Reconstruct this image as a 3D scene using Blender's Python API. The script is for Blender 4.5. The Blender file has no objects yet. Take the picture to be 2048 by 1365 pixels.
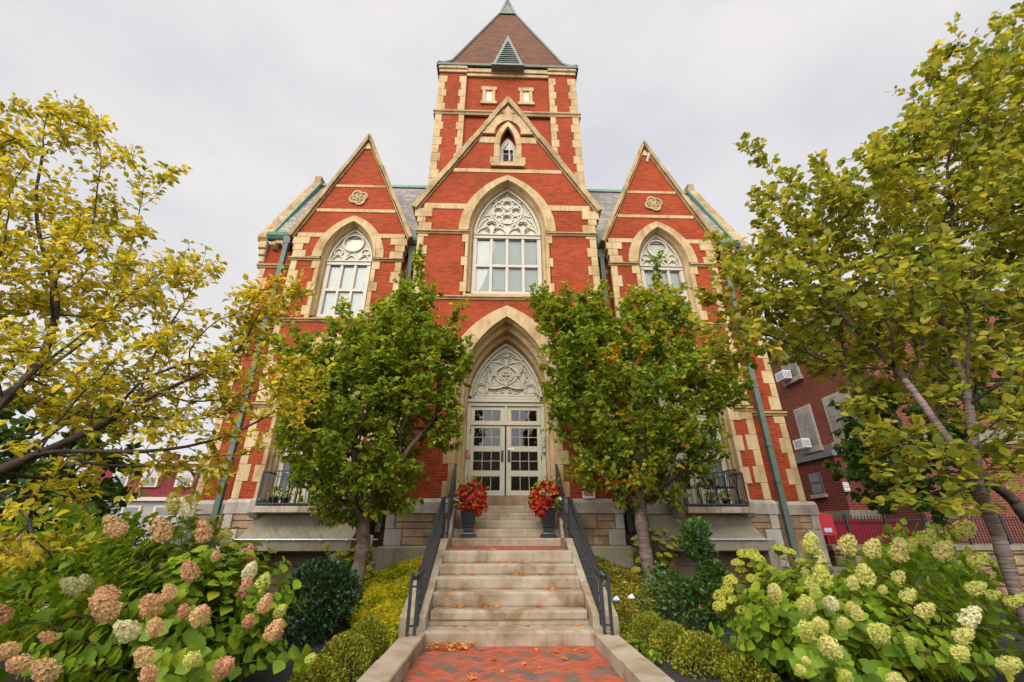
import bpy, bmesh, math, random
import numpy as np
from mathutils import Vector, Matrix
from mathutils.geometry import tessellate_polygon
S = bpy.context.scene
COL = S.collection
R = random.Random(7)
RN = np.random.default_rng(11)
PI = math.pi

# ---------------------------------------------------------------- camera
F_PX, PITCH, YAW = 853.3, 0.4223, 0.0289
CAM = Vector((-0.1643, 0.0, 1.348))
fw = Vector((math.sin(YAW) * math.cos(PITCH), math.cos(YAW) * math.cos(PITCH), math.sin(PITCH)))
rt = Vector((math.cos(YAW), -math.sin(YAW), 0))
up = rt.cross(fw)
cd = bpy.data.cameras.new('camera')
cd.sensor_width = 36.0
cd.lens = F_PX / 2048 * 36.0
cd.clip_start = 0.05
cd.clip_end = 2000
cam = bpy.data.objects.new('camera', cd)
COL.objects.link(cam)
m = Matrix((rt, up, -fw)).transposed().to_4x4()
m.translation = CAM
cam.matrix_world = m
S.camera = cam

def at(px, py, Y):
    """point of the place seen at a photo pixel (2048 wide) on the plane y = Y"""
    a = (px - 1024) / F_PX
    b = -(py - 682.5) / F_PX
    d = fw + rt * a + up * b
    return CAM + d * (Y / d.y)

# ---------------------------------------------------------------- light
SUN_EL, SUN_AZ = math.radians(37), math.radians(200)     # azimuth clockwise from +Y
w = bpy.data.worlds.new('World')
S.world = w
w.use_nodes = True
nt = w.node_tree
nt.nodes.clear()
def N(t, typ, **k):
    n = t.nodes.new(typ)
    for a, b in k.items():
        setattr(n, a, b)
    return n
out = N(nt, 'ShaderNodeOutputWorld')
sky = N(nt, 'ShaderNodeTexSky', sky_type='NISHITA')
sky.sun_disc = False
sky.sun_elevation = SUN_EL
sky.sun_rotation = SUN_AZ
bg1 = N(nt, 'ShaderNodeBackground')
bg1.inputs[1].default_value = 0.06
nt.links.new(sky.outputs[0], bg1.inputs[0])
tc = N(nt, 'ShaderNodeTexCoord')
mp = N(nt, 'ShaderNodeMapping')
mp.inputs['Scale'].default_value = (1.0, 1.0, 2.2)
nt.links.new(tc.outputs['Generated'], mp.inputs[0])
nz = N(nt, 'ShaderNodeTexNoise')
nz.inputs['Scale'].default_value = 1.7
nz.inputs['Detail'].default_value = 6
nz.inputs['Roughness'].default_value = 0.52
nt.links.new(mp.outputs[0], nz.inputs[0])
rp = N(nt, 'ShaderNodeValToRGB')
rp.color_ramp.elements[0].position = 0.36
rp.color_ramp.elements[0].color = (0.70, 0.70, 0.755, 1)
rp.color_ramp.elements[1].position = 0.66
rp.color_ramp.elements[1].color = (0.90, 0.87, 0.85, 1)
nt.links.new(nz.outputs[0], rp.inputs[0])
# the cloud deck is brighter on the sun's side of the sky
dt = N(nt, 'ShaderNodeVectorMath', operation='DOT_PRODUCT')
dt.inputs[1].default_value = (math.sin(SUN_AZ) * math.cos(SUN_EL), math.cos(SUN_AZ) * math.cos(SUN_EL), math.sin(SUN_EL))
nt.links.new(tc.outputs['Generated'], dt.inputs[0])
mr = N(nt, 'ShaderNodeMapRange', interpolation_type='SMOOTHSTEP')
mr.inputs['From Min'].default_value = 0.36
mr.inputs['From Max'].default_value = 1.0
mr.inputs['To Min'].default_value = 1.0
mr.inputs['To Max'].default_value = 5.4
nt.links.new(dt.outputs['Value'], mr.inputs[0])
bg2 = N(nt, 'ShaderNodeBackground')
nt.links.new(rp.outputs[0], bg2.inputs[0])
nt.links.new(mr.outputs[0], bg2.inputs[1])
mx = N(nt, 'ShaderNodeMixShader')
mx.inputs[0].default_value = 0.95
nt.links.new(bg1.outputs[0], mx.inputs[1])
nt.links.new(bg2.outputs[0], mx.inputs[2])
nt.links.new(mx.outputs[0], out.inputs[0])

sd = bpy.data.lights.new('sun', 'SUN')
sd.energy = 1.5
sd.angle = math.radians(30)
sd.color = (1.0, 0.94, 0.85)
sun = bpy.data.objects.new('sun', sd)
COL.objects.link(sun)
sv = Vector((math.sin(SUN_AZ) * math.cos(SUN_EL), math.cos(SUN_AZ) * math.cos(SUN_EL), math.sin(SUN_EL)))
sun.rotation_euler = sv.to_track_quat('Z', 'Y').to_euler()
sun.location = sv * 60

vs = S.view_settings
vs.view_transform = 'Standard'
vs.look = 'None'
vs.exposure = 0.05
vs.gamma = 1.0
vs.use_curve_mapping = False
S.cycles.max_bounces = 8
S.cycles.transparent_max_bounces = 12
S.cycles.use_denoising = True

# ---------------------------------------------------------------- materials
def lin(c):
    f = lambda v: (v / 255) / 12.92 if v / 255 <= 0.04045 else ((v / 255 + 0.055) / 1.055) ** 2.4
    return tuple(f(v) for v in c) + (1,)

def newmat(name):
    mt = bpy.data.materials.new(name)
    mt.use_nodes = True
    t = mt.node_tree
    b = t.nodes['Principled BSDF']
    return mt, t, b

def ramp(t, src, stops):
    r = N(t, 'ShaderNodeValToRGB')
    e = r.color_ramp.elements
    while len(e) < len(stops):
        e.new(0.5)
    for k, (p, c) in enumerate(stops):
        e[k].position = p
        e[k].color = c if len(c) == 4 else tuple(c) + (1,)
    t.links.new(src, r.inputs[0])
    return r.outputs[0]

def noise(t, scale, detail=5, rough=0.55, vec=None, dist=0.0):
    n = N(t, 'ShaderNodeTexNoise')
    n.inputs['Scale'].default_value = scale
    n.inputs['Detail'].default_value = detail
    n.inputs['Roughness'].default_value = rough
    n.inputs['Distortion'].default_value = dist
    if vec is None:
        vec = N(t, 'ShaderNodeTexCoord').outputs['Object']
    t.links.new(vec, n.inputs[0])
    return n.outputs[0]

def mix(t, fac, a, b, mode='MIX'):
    n = N(t, 'ShaderNodeMix', data_type='RGBA', blend_type=mode)
    for s, v in ((n.inputs[0], fac), (n.inputs[6], a), (n.inputs[7], b)):
        if hasattr(v, 'is_linked'):
            t.links.new(v, s)
        else:
            s.default_value = v
    return n.outputs[2]

def bump(t, b, h, strength=0.3, dist=0.02):
    n = N(t, 'ShaderNodeBump')
    n.inputs['Strength'].default_value = strength
    n.inputs['Distance'].default_value = dist
    t.links.new(h, n.inputs['Height'])
    t.links.new(n.outputs[0], b.inputs['Normal'])

def math_(t, op, a, b=None):
    n = N(t, 'ShaderNodeMath', operation=op)
    for i, v in enumerate((a, b)):
        if v is None:
            continue
        if hasattr(v, 'is_linked'):
            t.links.new(v, n.inputs[i])
        else:
            n.inputs[i].default_value = v
    return n.outputs[0]

def wallvec(t, sx=1.0, sz=1.0):
    """(x + y, z) in object space: works for walls facing x and walls facing y"""
    s = N(t, 'ShaderNodeSeparateXYZ')
    t.links.new(N(t, 'ShaderNodeTexCoord').outputs['Object'], s.inputs[0])
    c = N(t, 'ShaderNodeCombineXYZ')
    t.links.new(math_(t, 'MULTIPLY', math_(t, 'ADD', s.outputs[0], s.outputs[1]), sx), c.inputs[0])
    t.links.new(math_(t, 'MULTIPLY', s.outputs[2], sz), c.inputs[1])
    return c.outputs[0]

def brick_mat(name, c1, c2, mortar, bw=0.215, bh=0.072, ms=0.006, stain=0.35, rough=0.85):
    mt, t, b = newmat(name)
    v = wallvec(t)
    k = N(t, 'ShaderNodeTexBrick')
    t.links.new(v, k.inputs[0])
    k.inputs['Color1'].default_value = c1
    k.inputs['Color2'].default_value = c2
    k.inputs['Mortar'].default_value = mortar
    k.inputs['Scale'].default_value = 1
    k.inputs['Brick Width'].default_value = bw
    k.inputs['Row Height'].default_value = bh
    k.inputs['Mortar Size'].default_value = ms
    k.inputs['Mortar Smooth'].default_value = 0.3
    k.inputs['Bias'].default_value = 0.0
    n1 = ramp(t, noise(t, 0.7, 6, 0.6), [(0.3, (0.72, 0.72, 0.75)), (0.55, (1, 1, 1)), (0.75, (1.12, 1.06, 1.0))])
    c = mix(t, stain * 1.6, k.outputs[0], n1, 'MULTIPLY')
    n2 = ramp(t, noise(t, 14, 4, 0.7, wallvec(t, 0.35, 1.6)), [(0.36, (0.55, 0.5, 0.5)), (0.52, (1, 1, 1))])
    c = mix(t, 0.45, c, n2, 'MULTIPLY')
    t.links.new(c, b.inputs['Base Color'])
    b.inputs['Roughness'].default_value = rough
    b.inputs['Specular IOR Level'].default_value = 0.12
    bump(t, b, k.outputs['Fac'], -0.25, 0.01)
    return mt

def stone_mat(name, c1, c2, c3, scale=1.6, grain=60, rough=0.85, bs=0.25, streak=0.4, island=0.25, rust=0.0):
    mt, t, b = newmat(name)
    a = ramp(t, noise(t, scale, 7, 0.6), [(0.28, c1), (0.5, c2), (0.72, c3)])
    g = ramp(t, noise(t, grain, 3, 0.7), [(0.25, (0.62, 0.60, 0.58)), (0.6, (1.05, 1.05, 1.05))])
    c = mix(t, 0.45, a, g, 'MULTIPLY')
    st = ramp(t, noise(t, 3.0, 5, 0.65, wallvec(t, 3.2, 0.45)), [(0.32, (0.42, 0.34, 0.27)), (0.52, (1, 1, 1))])
    c = mix(t, streak, c, st, 'MULTIPLY')
    if island:
        ge = N(t, 'ShaderNodeNewGeometry')
        r = ramp(t, ge.outputs['Random Per Island'], [(0, (0.80, 0.77, 0.74)), (0.5, (1, 1, 1)), (1, (1.10, 1.09, 1.05))])
        c = mix(t, island * 2, c, r, 'MULTIPLY')
    t.links.new(c, b.inputs['Base Color'])
    if rust:
        ru = ramp(t, noise(t, 1.7, 4, 0.6), [(0.52, (1, 1, 1)), (0.66, (0.55, 0.36, 0.20))])
        c = mix(t, rust, c, ru, 'MULTIPLY')
        sp = ramp(t, noise(t, 150, 2, 0.5), [(0.30, (0.35, 0.33, 0.31)), (0.40, (1, 1, 1))])
        c = mix(t, rust, c, sp, 'MULTIPLY')
        t.links.new(c, b.inputs['Base Color'])
    b.inputs['Roughness'].default_value = rough
    b.inputs['Specular IOR Level'].default_value = 0.2
    bump(t, b, noise(t, grain * 0.5, 6, 0.7), bs, 0.02)
    return mt

def paint_mat(name, c, rough=0.5, var=0.25, metallic=0.0, scale=5, spec=0.5):
    mt, t, b = newmat(name)
    r = ramp(t, noise(t, scale, 6, 0.6), [(0.25, (1 - var, 1 - var, 1 - var)), (0.6, (1, 1, 1)), (0.85, (1 + var * .4,) * 3)])
    t.links.new(mix(t, 1.0, c, r, 'MULTIPLY'), b.inputs['Base Color'])
    b.inputs['Roughness'].default_value = rough
    b.inputs['Metallic'].default_value = metallic
    b.inputs['Specular IOR Level'].default_value = spec
    bump(t, b, noise(t, scale * 8, 4, 0.6), 0.08, 0.01)
    return mt

def leaf_mat(name, stops, trans=0.35, rough=0.5, clump=None, cs=1.6, spec=0.2, vein=True):
    mt, t, b = newmat(name)
    ge = N(t, 'ShaderNodeNewGeometry')
    f = ge.outputs['Random Per Island']
    if clump is not None:     # neighbouring leaves share a tint
        n = noise(t, cs, 3, 0.6)
        f = math_(t, 'ADD', math_(t, 'MULTIPLY', f, 1 - clump), math_(t, 'MULTIPLY', math_(t, 'SUBTRACT', math_(t, 'MULTIPLY', n, 2.2), 0.6), clump))
    c = ramp(t, f, stops)
    if vein:
        v = ramp(t, noise(t, 40, 3, 0.6), [(0.3, (0.75, 0.75, 0.75)), (0.65, (1.12, 1.12, 1.12))])
        c = mix(t, 0.5, c, v, 'MULTIPLY')
    t.links.new(c, b.inputs['Base Color'])
    b.inputs['Roughness'].default_value = rough
    b.inputs['Specular IOR Level'].default_value = spec
    if trans:
        tr = N(t, 'ShaderNodeBsdfTranslucent')
        t.links.new(mix(t, 1.0, c, (1.7, 1.55, 0.9, 1), 'MULTIPLY'), tr.inputs[0])
        ms = N(t, 'ShaderNodeMixShader')
        ms.inputs[0].default_value = trans
        t.links.new(b.outputs[0], ms.inputs[1])
        t.links.new(tr.outputs[0], ms.inputs[2])
        t.links.new(ms.outputs[0], t.nodes['Material Output'].inputs[0])
    return mt

def glass_mat(name, tint=(0.9, 0.95, 0.93, 1), ior=1.6):
    mt, t, b = newmat(name)
    fr = N(t, 'ShaderNodeFresnel')
    fr.inputs[0].default_value = ior
    tr = N(t, 'ShaderNodeBsdfTransparent')
    tr.inputs[0].default_value = tint
    gl = N(t, 'ShaderNodeBsdfGlossy')
    gl.inputs['Roughness'].default_value = 0.02
    nb = N(t, 'ShaderNodeBump')
    nb.inputs['Strength'].default_value = 0.015
    nb.inputs['Distance'].default_value = 0.05
    t.links.new(noise(t, 1.5, 1, 0.4), nb.inputs['Height'])
    t.links.new(nb.outputs[0], gl.inputs['Normal'])
    ms = N(t, 'ShaderNodeMixShader')
    t.links.new(fr.outputs[0], ms.inputs[0])
    t.links.new(tr.outputs[0], ms.inputs[1])
    t.links.new(gl.outputs[0], ms.inputs[2])
    t.links.new(ms.outputs[0], t.nodes['Material Output'].inputs[0])
    return mt

M = {}
M['brick'] = brick_mat('brick', (0.315, 0.051, 0.015, 1), (0.22, 0.034, 0.011, 1), (0.29, 0.085, 0.040, 1), stain=0.5)
M['stone'] = stone_mat('sandstone', (0.29, 0.19, 0.08, 1), (0.45, 0.325, 0.165, 1), (0.53, 0.40, 0.225, 1), 1.3, 45, streak=0.45)
M['granite'] = stone_mat('granite', (0.25, 0.22, 0.18, 1), (0.35, 0.315, 0.265, 1), (0.42, 0.385, 0.33, 1), 2.2, 90, bs=0.5, streak=0.35)
M['step'] = stone_mat('step_granite', (0.20, 0.145, 0.09, 1), (0.33, 0.265, 0.185, 1), (0.40, 0.335, 0.25, 1), 2.2, 130, bs=0.3, streak=0.28, rust=0.75)
M['stonew'] = stone_mat('weathered_sandstone', (0.20, 0.135, 0.062, 1), (0.36, 0.25, 0.122, 1), (0.45, 0.33, 0.175, 1), 1.6, 45, streak=0.6, island=0.4)
M['brown'] = stone_mat('brownstone', (0.12, 0.075, 0.045, 1), (0.25, 0.165, 0.095, 1), (0.36, 0.26, 0.16, 1), 2.6, 30, bs=0.9, streak=0.4, island=0.5)
M['concrete'] = stone_mat('concrete', (0.17, 0.148, 0.098, 1), (0.23, 0.20, 0.14, 1), (0.28, 0.25, 0.18, 1), 1.0, 70, bs=0.15, streak=0.5, island=0.1)
M['cream'] = paint_mat('cream_paint', (0.44, 0.40, 0.285, 1), 0.5, 0.12)
M['trac'] = paint_mat('tracery_paint', (0.47, 0.43, 0.31, 1), 0.55, 0.2, scale=9)
M['white'] = paint_mat('white_paint', (0.40, 0.345, 0.265, 1), 0.45, 0.1)
M['iron'] = paint_mat('black_iron', (0.018, 0.021, 0.024, 1), 0.42, 0.3)
M['green'] = paint_mat('green_downspout', (0.095, 0.132, 0.102, 1), 0.55, 0.25, spec=0.25)
M['copper'] = paint_mat('verdigris_copper', (0.11, 0.225, 0.155, 1), 0.75, 0.45, scale=7)
M['copperD'] = paint_mat('weathered_copper', (0.16, 0.205, 0.165, 1), 0.65, 0.4, scale=7)
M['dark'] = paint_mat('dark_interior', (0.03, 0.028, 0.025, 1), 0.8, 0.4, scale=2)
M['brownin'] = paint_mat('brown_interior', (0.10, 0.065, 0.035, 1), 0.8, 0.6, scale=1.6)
M['blind'] = paint_mat('roller_blind', (0.43, 0.455, 0.39, 1), 0.8, 0.05, scale=3)
M['garage'] = paint_mat('garage_door', (0.20, 0.13, 0.085, 1), 0.6, 0.25, scale=1.2)
M['glass'] = glass_mat('window_glass')
M['pipe'] = paint_mat('steel_pipe', (0.42, 0.43, 0.44, 1), 0.35, 0.2, 0.6)
M['red'] = paint_mat('red_paint', (0.55, 0.02, 0.03, 1), 0.4, 0.15)
M['signred'] = paint_mat('sign_red', (0.52, 0.03, 0.055, 1), 0.4, 0.05)
M['signwhite'] = paint_mat('sign_white', (0.75, 0.73, 0.70, 1), 0.5, 0.05)
M['urn'] = paint_mat('black_urn', (0.012, 0.014, 0.017, 1), 0.35, 0.2)
M['plastic'] = paint_mat('pale_blue_plastic', (0.55, 0.66, 0.75, 1), 0.4, 0.05)
M['bark'] = stone_mat('bark', (0.09, 0.062, 0.045, 1), (0.17, 0.12, 0.09, 1), (0.26, 0.19, 0.15, 1), 9, 40, bs=0.9, streak=0.3, island=0)
M['barkd'] = stone_mat('dark_bark', (0.030, 0.022, 0.017, 1), (0.055, 0.040, 0.031, 1), (0.095, 0.072, 0.057, 1), 9, 40, bs=0.7, streak=0.3, island=0)

M['barkm'] = stone_mat('brown_bark', (0.045, 0.032, 0.025, 1), (0.085, 0.062, 0.048, 1), (0.14, 0.105, 0.085, 1), 9, 40, bs=0.7, streak=0.3, island=0)

def cherry_bark():
    mt, t, b = newmat('banded_bark')
    s = N(t, 'ShaderNodeMapping')
    s.inputs['Scale'].default_value = (3, 3, 42)
    t.links.new(N(t, 'ShaderNodeTexCoord').outputs['Object'], s.inputs[0])
    n = noise(t, 1.2, 5, 0.7, s.outputs[0])
    c = ramp(t, n, [(0.33, (0.05, 0.034, 0.028)), (0.5, (0.125, 0.083, 0.066)), (0.64, (0.25, 0.185, 0.15))])
    t.links.new(c, b.inputs['Base Color'])
    b.inputs['Roughness'].default_value = 0.7
    bump(t, b, n, 0.5, 0.02)
    return mt
M['bandbark'] = cherry_bark()
M['stem'] = paint_mat('green_brown_stem', (0.07, 0.065, 0.025, 1), 0.7, 0.3)

def slate_mat(name, c1, c2, c3, w=0.30, h=0.20):
    mt, t, b = newmat(name)
    k = N(t, 'ShaderNodeTexBrick')
    t.links.new(wallvec(t), k.inputs[0])
    k.inputs['Color1'].default_value = c1
    k.inputs['Color2'].default_value = c2
    k.inputs['Mortar'].default_value = (0.06, 0.055, 0.05, 1)
    k.inputs['Scale'].default_value = 1
    k.inputs['Brick Width'].default_value = w
    k.inputs['Row Height'].default_value = h
    k.inputs['Mortar Size'].default_value = 0.008
    c = mix(t, 0.7, k.outputs[0], ramp(t, noise(t, 5, 5, 0.6), [(0.3, (0.7, 0.7, 0.7)), (0.65, c3)]), 'MULTIPLY')
    t.links.new(c, b.inputs['Base Color'])
    b.inputs['Roughness'].default_value = 0.8
    b.inputs['Specular IOR Level'].default_value = 0.15
    bump(t, b, k.outputs['Fac'], -0.5, 0.02)
    return mt
M['slate'] = slate_mat('roof_slate', (0.27, 0.255, 0.215, 1), (0.185, 0.165, 0.16, 1), (1.15, 1.15, 1.05))
M['tile'] = slate_mat('brown_roof_tile', (0.135, 0.052, 0.022, 1), (0.09, 0.034, 0.016, 1), (1.2, 1.15, 1.1), 0.35, 0.13)
M['brick2'] = brick_mat('neighbour_brick', (0.20, 0.048, 0.028, 1), (0.14, 0.032, 0.02, 1), (0.25, 0.125, 0.085, 1), 0.25, 0.085, 0.012)
M['brick3'] = brick_mat('annex_brick', (0.17, 0.026, 0.018, 1), (0.11, 0.017, 0.014, 1), (0.26, 0.115, 0.085, 1), 0.25, 0.085, 0.012)

def paver_mat():
    mt, t, b = newmat('herringbone_brick')
    # one island per paver: colour per paver
    ge = N(t, 'ShaderNodeNewGeometry')
    c = ramp(t, ge.outputs['Random Per Island'], [(0, (0.27, 0.055, 0.024)), (0.40, (0.37, 0.080, 0.032)), (0.66, (0.30, 0.075, 0.036)), (0.76, (0.22, 0.095, 0.055)), (0.82, (0.15, 0.092, 0.066)), (1, (0.115, 0.078, 0.062))])
    c = mix(t, 0.6, c, ramp(t, noise(t, 9, 6, 0.65), [(0.3, (0.66, 0.64, 0.62)), (0.65, (1.1, 1.1, 1.1))]), 'MULTIPLY')
    t.links.new(c, b.inputs['Base Color'])
    b.inputs['Roughness'].default_value = 0.8
    bump(t, b, noise(t, 60, 5, 0.7), 0.3, 0.01)
    return mt
M['paver'] = paver_mat()
M['grout'] = paint_mat('paver_joint', (0.16, 0.07, 0.045, 1), 0.95, 0.4, scale=20)

def soil_mat():
    mt, t, b = newmat('mulch_soil')
    a = ramp(t, noise(t, 30, 8, 0.75), [(0.3, (0.012, 0.010, 0.009)), (0.55, (0.035, 0.028, 0.024)), (0.68, (0.075, 0.058, 0.045)), (0.76, (0.20, 0.17, 0.14))])
    t.links.new(a, b.inputs['Base Color'])
    b.inputs['Roughness'].default_value = 0.95
    bump(t, b, noise(t, 45, 8, 0.8), 1.0, 0.04)
    return mt
M['soil'] = soil_mat()
M['asphalt'] = stone_mat('asphalt', (0.045, 0.045, 0.045, 1), (0.06, 0.058, 0.055, 1), (0.075, 0.072, 0.07, 1), 0.6, 80, streak=0)

# ---------------------------------------------------------------- mesh helpers
class MB:
    def __init__(self):
        self.v = []
        self.f = []
    def add(self, vs, fs):
        o = len(self.v)
        self.v += [tuple(p) for p in vs]
        self.f += [tuple(i + o for i in f) for f in fs]
        return self
    def box(self, x0, x1, y0, y1, z0, z1):
        return self.add([(x, y, z) for x in (x0, x1) for y in (y0, y1) for z in (z0, z1)],
                        [(0, 1, 3, 2), (4, 6, 7, 5), (0, 4, 5, 1), (2, 3, 7, 6), (0, 2, 6, 4), (1, 5, 7, 3)])
    def bevbox(self, x0, x1, y0, y1, z0, z1, b=0.01):
        """box with chamfered edges on its front (low y) face"""
        v = [(x0, y1, z0), (x1, y1, z0), (x1, y1, z1), (x0, y1, z1),
             (x0, y0 + b, z0), (x1, y0 + b, z0), (x1, y0 + b, z1), (x0, y0 + b, z1),
             (x0 + b, y0, z0 + b), (x1 - b, y0, z0 + b), (x1 - b, y0, z1 - b), (x0 + b, y0, z1 - b)]
        f = [(0, 3, 2, 1), (8, 9, 10, 11)]
        for i in range(4):
            j = (i + 1) % 4
            f += [(i, j, 4 + j, 4 + i), (4 + i, 4 + j, 8 + j, 8 + i)]
        return self.add(v, f)
    def prism(self, outer, y0, y1, holes=(), ax='y'):
        """2-D outline (u, z) with holes pushed from y0 to y1 (ax='x': outline is (y, z), pushed along x)"""
        loops = [list(outer)] + [list(h) for h in holes]
        flat = [p for l in loops for p in l]
        tri = tessellate_polygon([[Vector((p[0], p[1], 0)) for p in l] for l in loops])
        P = (lambda u, z, d: (u, d, z)) if ax == 'y' else (lambda u, z, d: (d, u, z))
        n = len(flat)
        vs = [P(p[0], p[1], y0) for p in flat] + [P(p[0], p[1], y1) for p in flat]
        fs = [tuple(t) for t in tri] + [tuple(i + n for i in reversed(t)) for t in tri]
        o = 0
        for l in loops:
            k = len(l)
            for i in range(k):
                j = (i + 1) % k
                fs.append((o + i, o + j, o + j + n, o + i + n))
            o += k
        return self.add(vs, fs)
    def loft(self, loops, closed=False):
        """bands between equal-length 3-D loops"""
        k = len(loops[0])
        vs = [p for l in loops for p in l]
        fs = []
        for a in range(len(loops) - 1):
            for i in range(k if closed else k - 1):
                j = (i + 1) % k
                fs.append((a * k + i, a * k + j, (a + 1) * k + j, (a + 1) * k + i))
        return self.add(vs, fs)
    def strip(self, pts, w, y0, y1, closed=False):
        """rectangular bar following a polyline in the x-z plane"""
        n = len(pts)
        L = []
        Rr = []
        for i, p in enumerate(pts):
            a = Vector(pts[(i - 1) % n] if (closed or i > 0) else p)
            c = Vector(pts[(i + 1) % n] if (closed or i < n - 1) else p)
            b = Vector(p)
            d1 = (b - a).normalized() if (b - a).length > 1e-9 else (c - b).normalized()
            d2 = (c - b).normalized() if (c - b).length > 1e-9 else d1
            t = (d1 + d2)
            t = t.normalized() if t.length > 1e-6 else d1
            nn = Vector((-t.y, t.x))
            s = w / 2 / max(0.5, nn.dot(Vector((-d1.y, d1.x))))
            L.append(b + nn * s)
            Rr.append(b - nn * s)
        loops = [[(p.x, y1, p.y) for p in L], [(p.x, y0, p.y) for p in L], [(p.x, y0, p.y) for p in Rr], [(p.x, y1, p.y) for p in Rr]]
        return self.loft(loops, closed)
    def tube(self, pts, rad, n=8, cap=True):
        pts = [Vector(p) for p in pts]
        if not hasattr(rad, '__len__'):
            rad = [rad] * len(pts)
        loops = []
        ref = None
        for i, p in enumerate(pts):
            d = (pts[min(i + 1, len(pts) - 1)] - pts[max(i - 1, 0)]).normalized()
            if ref is None:
                ref = d.orthogonal().normalized()
            ref = (ref - d * ref.dot(d)).normalized()
            q = d.cross(ref)
            loops.append([p + (ref * math.cos(2 * PI * k / n) + q * math.sin(2 * PI * k / n)) * rad[i] for k in range(n)])
        o = len(self.v)
        self.loft(loops, True)
        if cap:
            self.f.append(tuple(o + k for k in range(n)))
            self.f.append(tuple(o + (len(pts) - 1) * n + k for k in reversed(range(n))))
        return self
    def bar(self, a, b, w, h):
        """square bar between two points"""
        a, b = Vector(a), Vector(b)
        d = (b - a).normalized()
        u = Vector((0, 0, 1)) if abs(d.z) < 0.95 else Vector((0, 1, 0))
        s = d.cross(u).normalized()
        u = s.cross(d)
        q = [s * w / 2 + u * h / 2, s * w / 2 - u * h / 2, -s * w / 2 - u * h / 2, -s * w / 2 + u * h / 2]
        return self.add([a + c for c in q] + [b + c for c in q], [(0, 1, 2, 3), (7, 6, 5, 4), (0, 4, 5, 1), (1, 5, 6, 2), (2, 6, 7, 3), (3, 7, 4, 0)])
    def lathe(self, prof, c=(0, 0, 0), n=20, sq=0.0):
        loops = []
        for r, z in prof:
            l = []
            for k in range(n):
                a = 2 * PI * k / n
                x, y = math.cos(a), math.sin(a)
                if sq:
                    mx_ = max(abs(x), abs(y))
                    x, y = x * (1 - sq) + x / mx_ * sq * 0.9, y * (1 - sq) + y / mx_ * sq * 0.9
                l.append((c[0] + r * x, c[1] + r * y, c[2] + z))
            loops.append(l)
        return self.loft(loops, True)
    def pieces(self, gap=0.05):
        """the shapes in here, grouped into pieces that touch each other"""
        par = list(range(len(self.v)))
        def find(i):
            while par[i] != i:
                par[i] = par[par[i]]
                i = par[i]
            return i
        for f in self.f:
            r = find(f[0])
            for i in f[1:]:
                par[find(i)] = r
        V = np.array(self.v, float)
        roots = np.array([find(i) for i in range(len(V))])
        ids = sorted(set(roots))
        lo = np.array([V[roots == i].min(0) for i in ids]) - gap / 2
        hi = np.array([V[roots == i].max(0) for i in ids]) + gap / 2
        g = list(range(len(ids)))
        def fg(i):
            while g[i] != i:
                i = g[i]
            return i
        for i in range(len(ids)):
            for j in np.nonzero(((lo <= hi[i]) & (hi >= lo[i])).all(1))[0]:
                a, b = fg(i), fg(int(j))
                if a != b:
                    g[b] = a
        gi = {r: fg(k) for k, r in enumerate(ids)}
        outs = {}
        for f in self.f:
            outs.setdefault(gi[roots[f[0]]], []).append(f)
        res = []
        for fs in outs.values():
            used = sorted({i for f in fs for i in f})
            mp_ = {i: k for k, i in enumerate(used)}
            q = MB()
            q.v = [self.v[i] for i in used]
            q.f = [tuple(mp_[i] for i in f) for f in fs]
            res.append(q)
        return res
    def build(self, name, mat, parent=None, smooth=False, recalc=True):
        if parent is not None and parent.name == 'brick_building' and len(self.f) > 12:
            ps = self.pieces()
            if len(ps) > 1:
                return [p._build(name, mat, parent, smooth, recalc) for p in ps][0]
        return self._build(name, mat, parent, smooth, recalc)
    def _build(self, name, mat, parent=None, smooth=False, recalc=True):
        me = bpy.data.meshes.new(name)
        me.from_pydata([tuple(p) for p in self.v], [], self.f)
        if recalc:
            b = bmesh.new()
            b.from_mesh(me)
            bmesh.ops.recalc_face_normals(b, faces=b.faces)
            b.to_mesh(me)
            b.free()
        me.materials.append(mat)
        if smooth:
            me.polygons.foreach_set('use_smooth', [True] * len(me.polygons))
        o = bpy.data.objects.new(name, me)
        COL.objects.link(o)
        o.parent = parent
        return o

def thing(name, label, cat, loc=(0, 0, 0), group=None, rz=0.0):
    o = bpy.data.objects.new(name, None)
    o.empty_display_size = 0.2
    COL.objects.link(o)
    o.location = loc
    o.rotation_euler = (0, 0, rz)
    return tag(o, label, cat, group)
def tag(o, label, cat, group=None):
    o['label'] = label
    o['category'] = cat
    if group:
        o['group'] = group
    return o
def struct(o):
    o['kind'] = 'structure'
    return o
def stuff(o, label, cat):
    o['kind'] = 'stuff'
    return tag(o, label, cat)
def place_copy(src, parent, **k):
    c = src.copy()
    COL.objects.link(c)
    c.parent = parent
    return c

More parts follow.
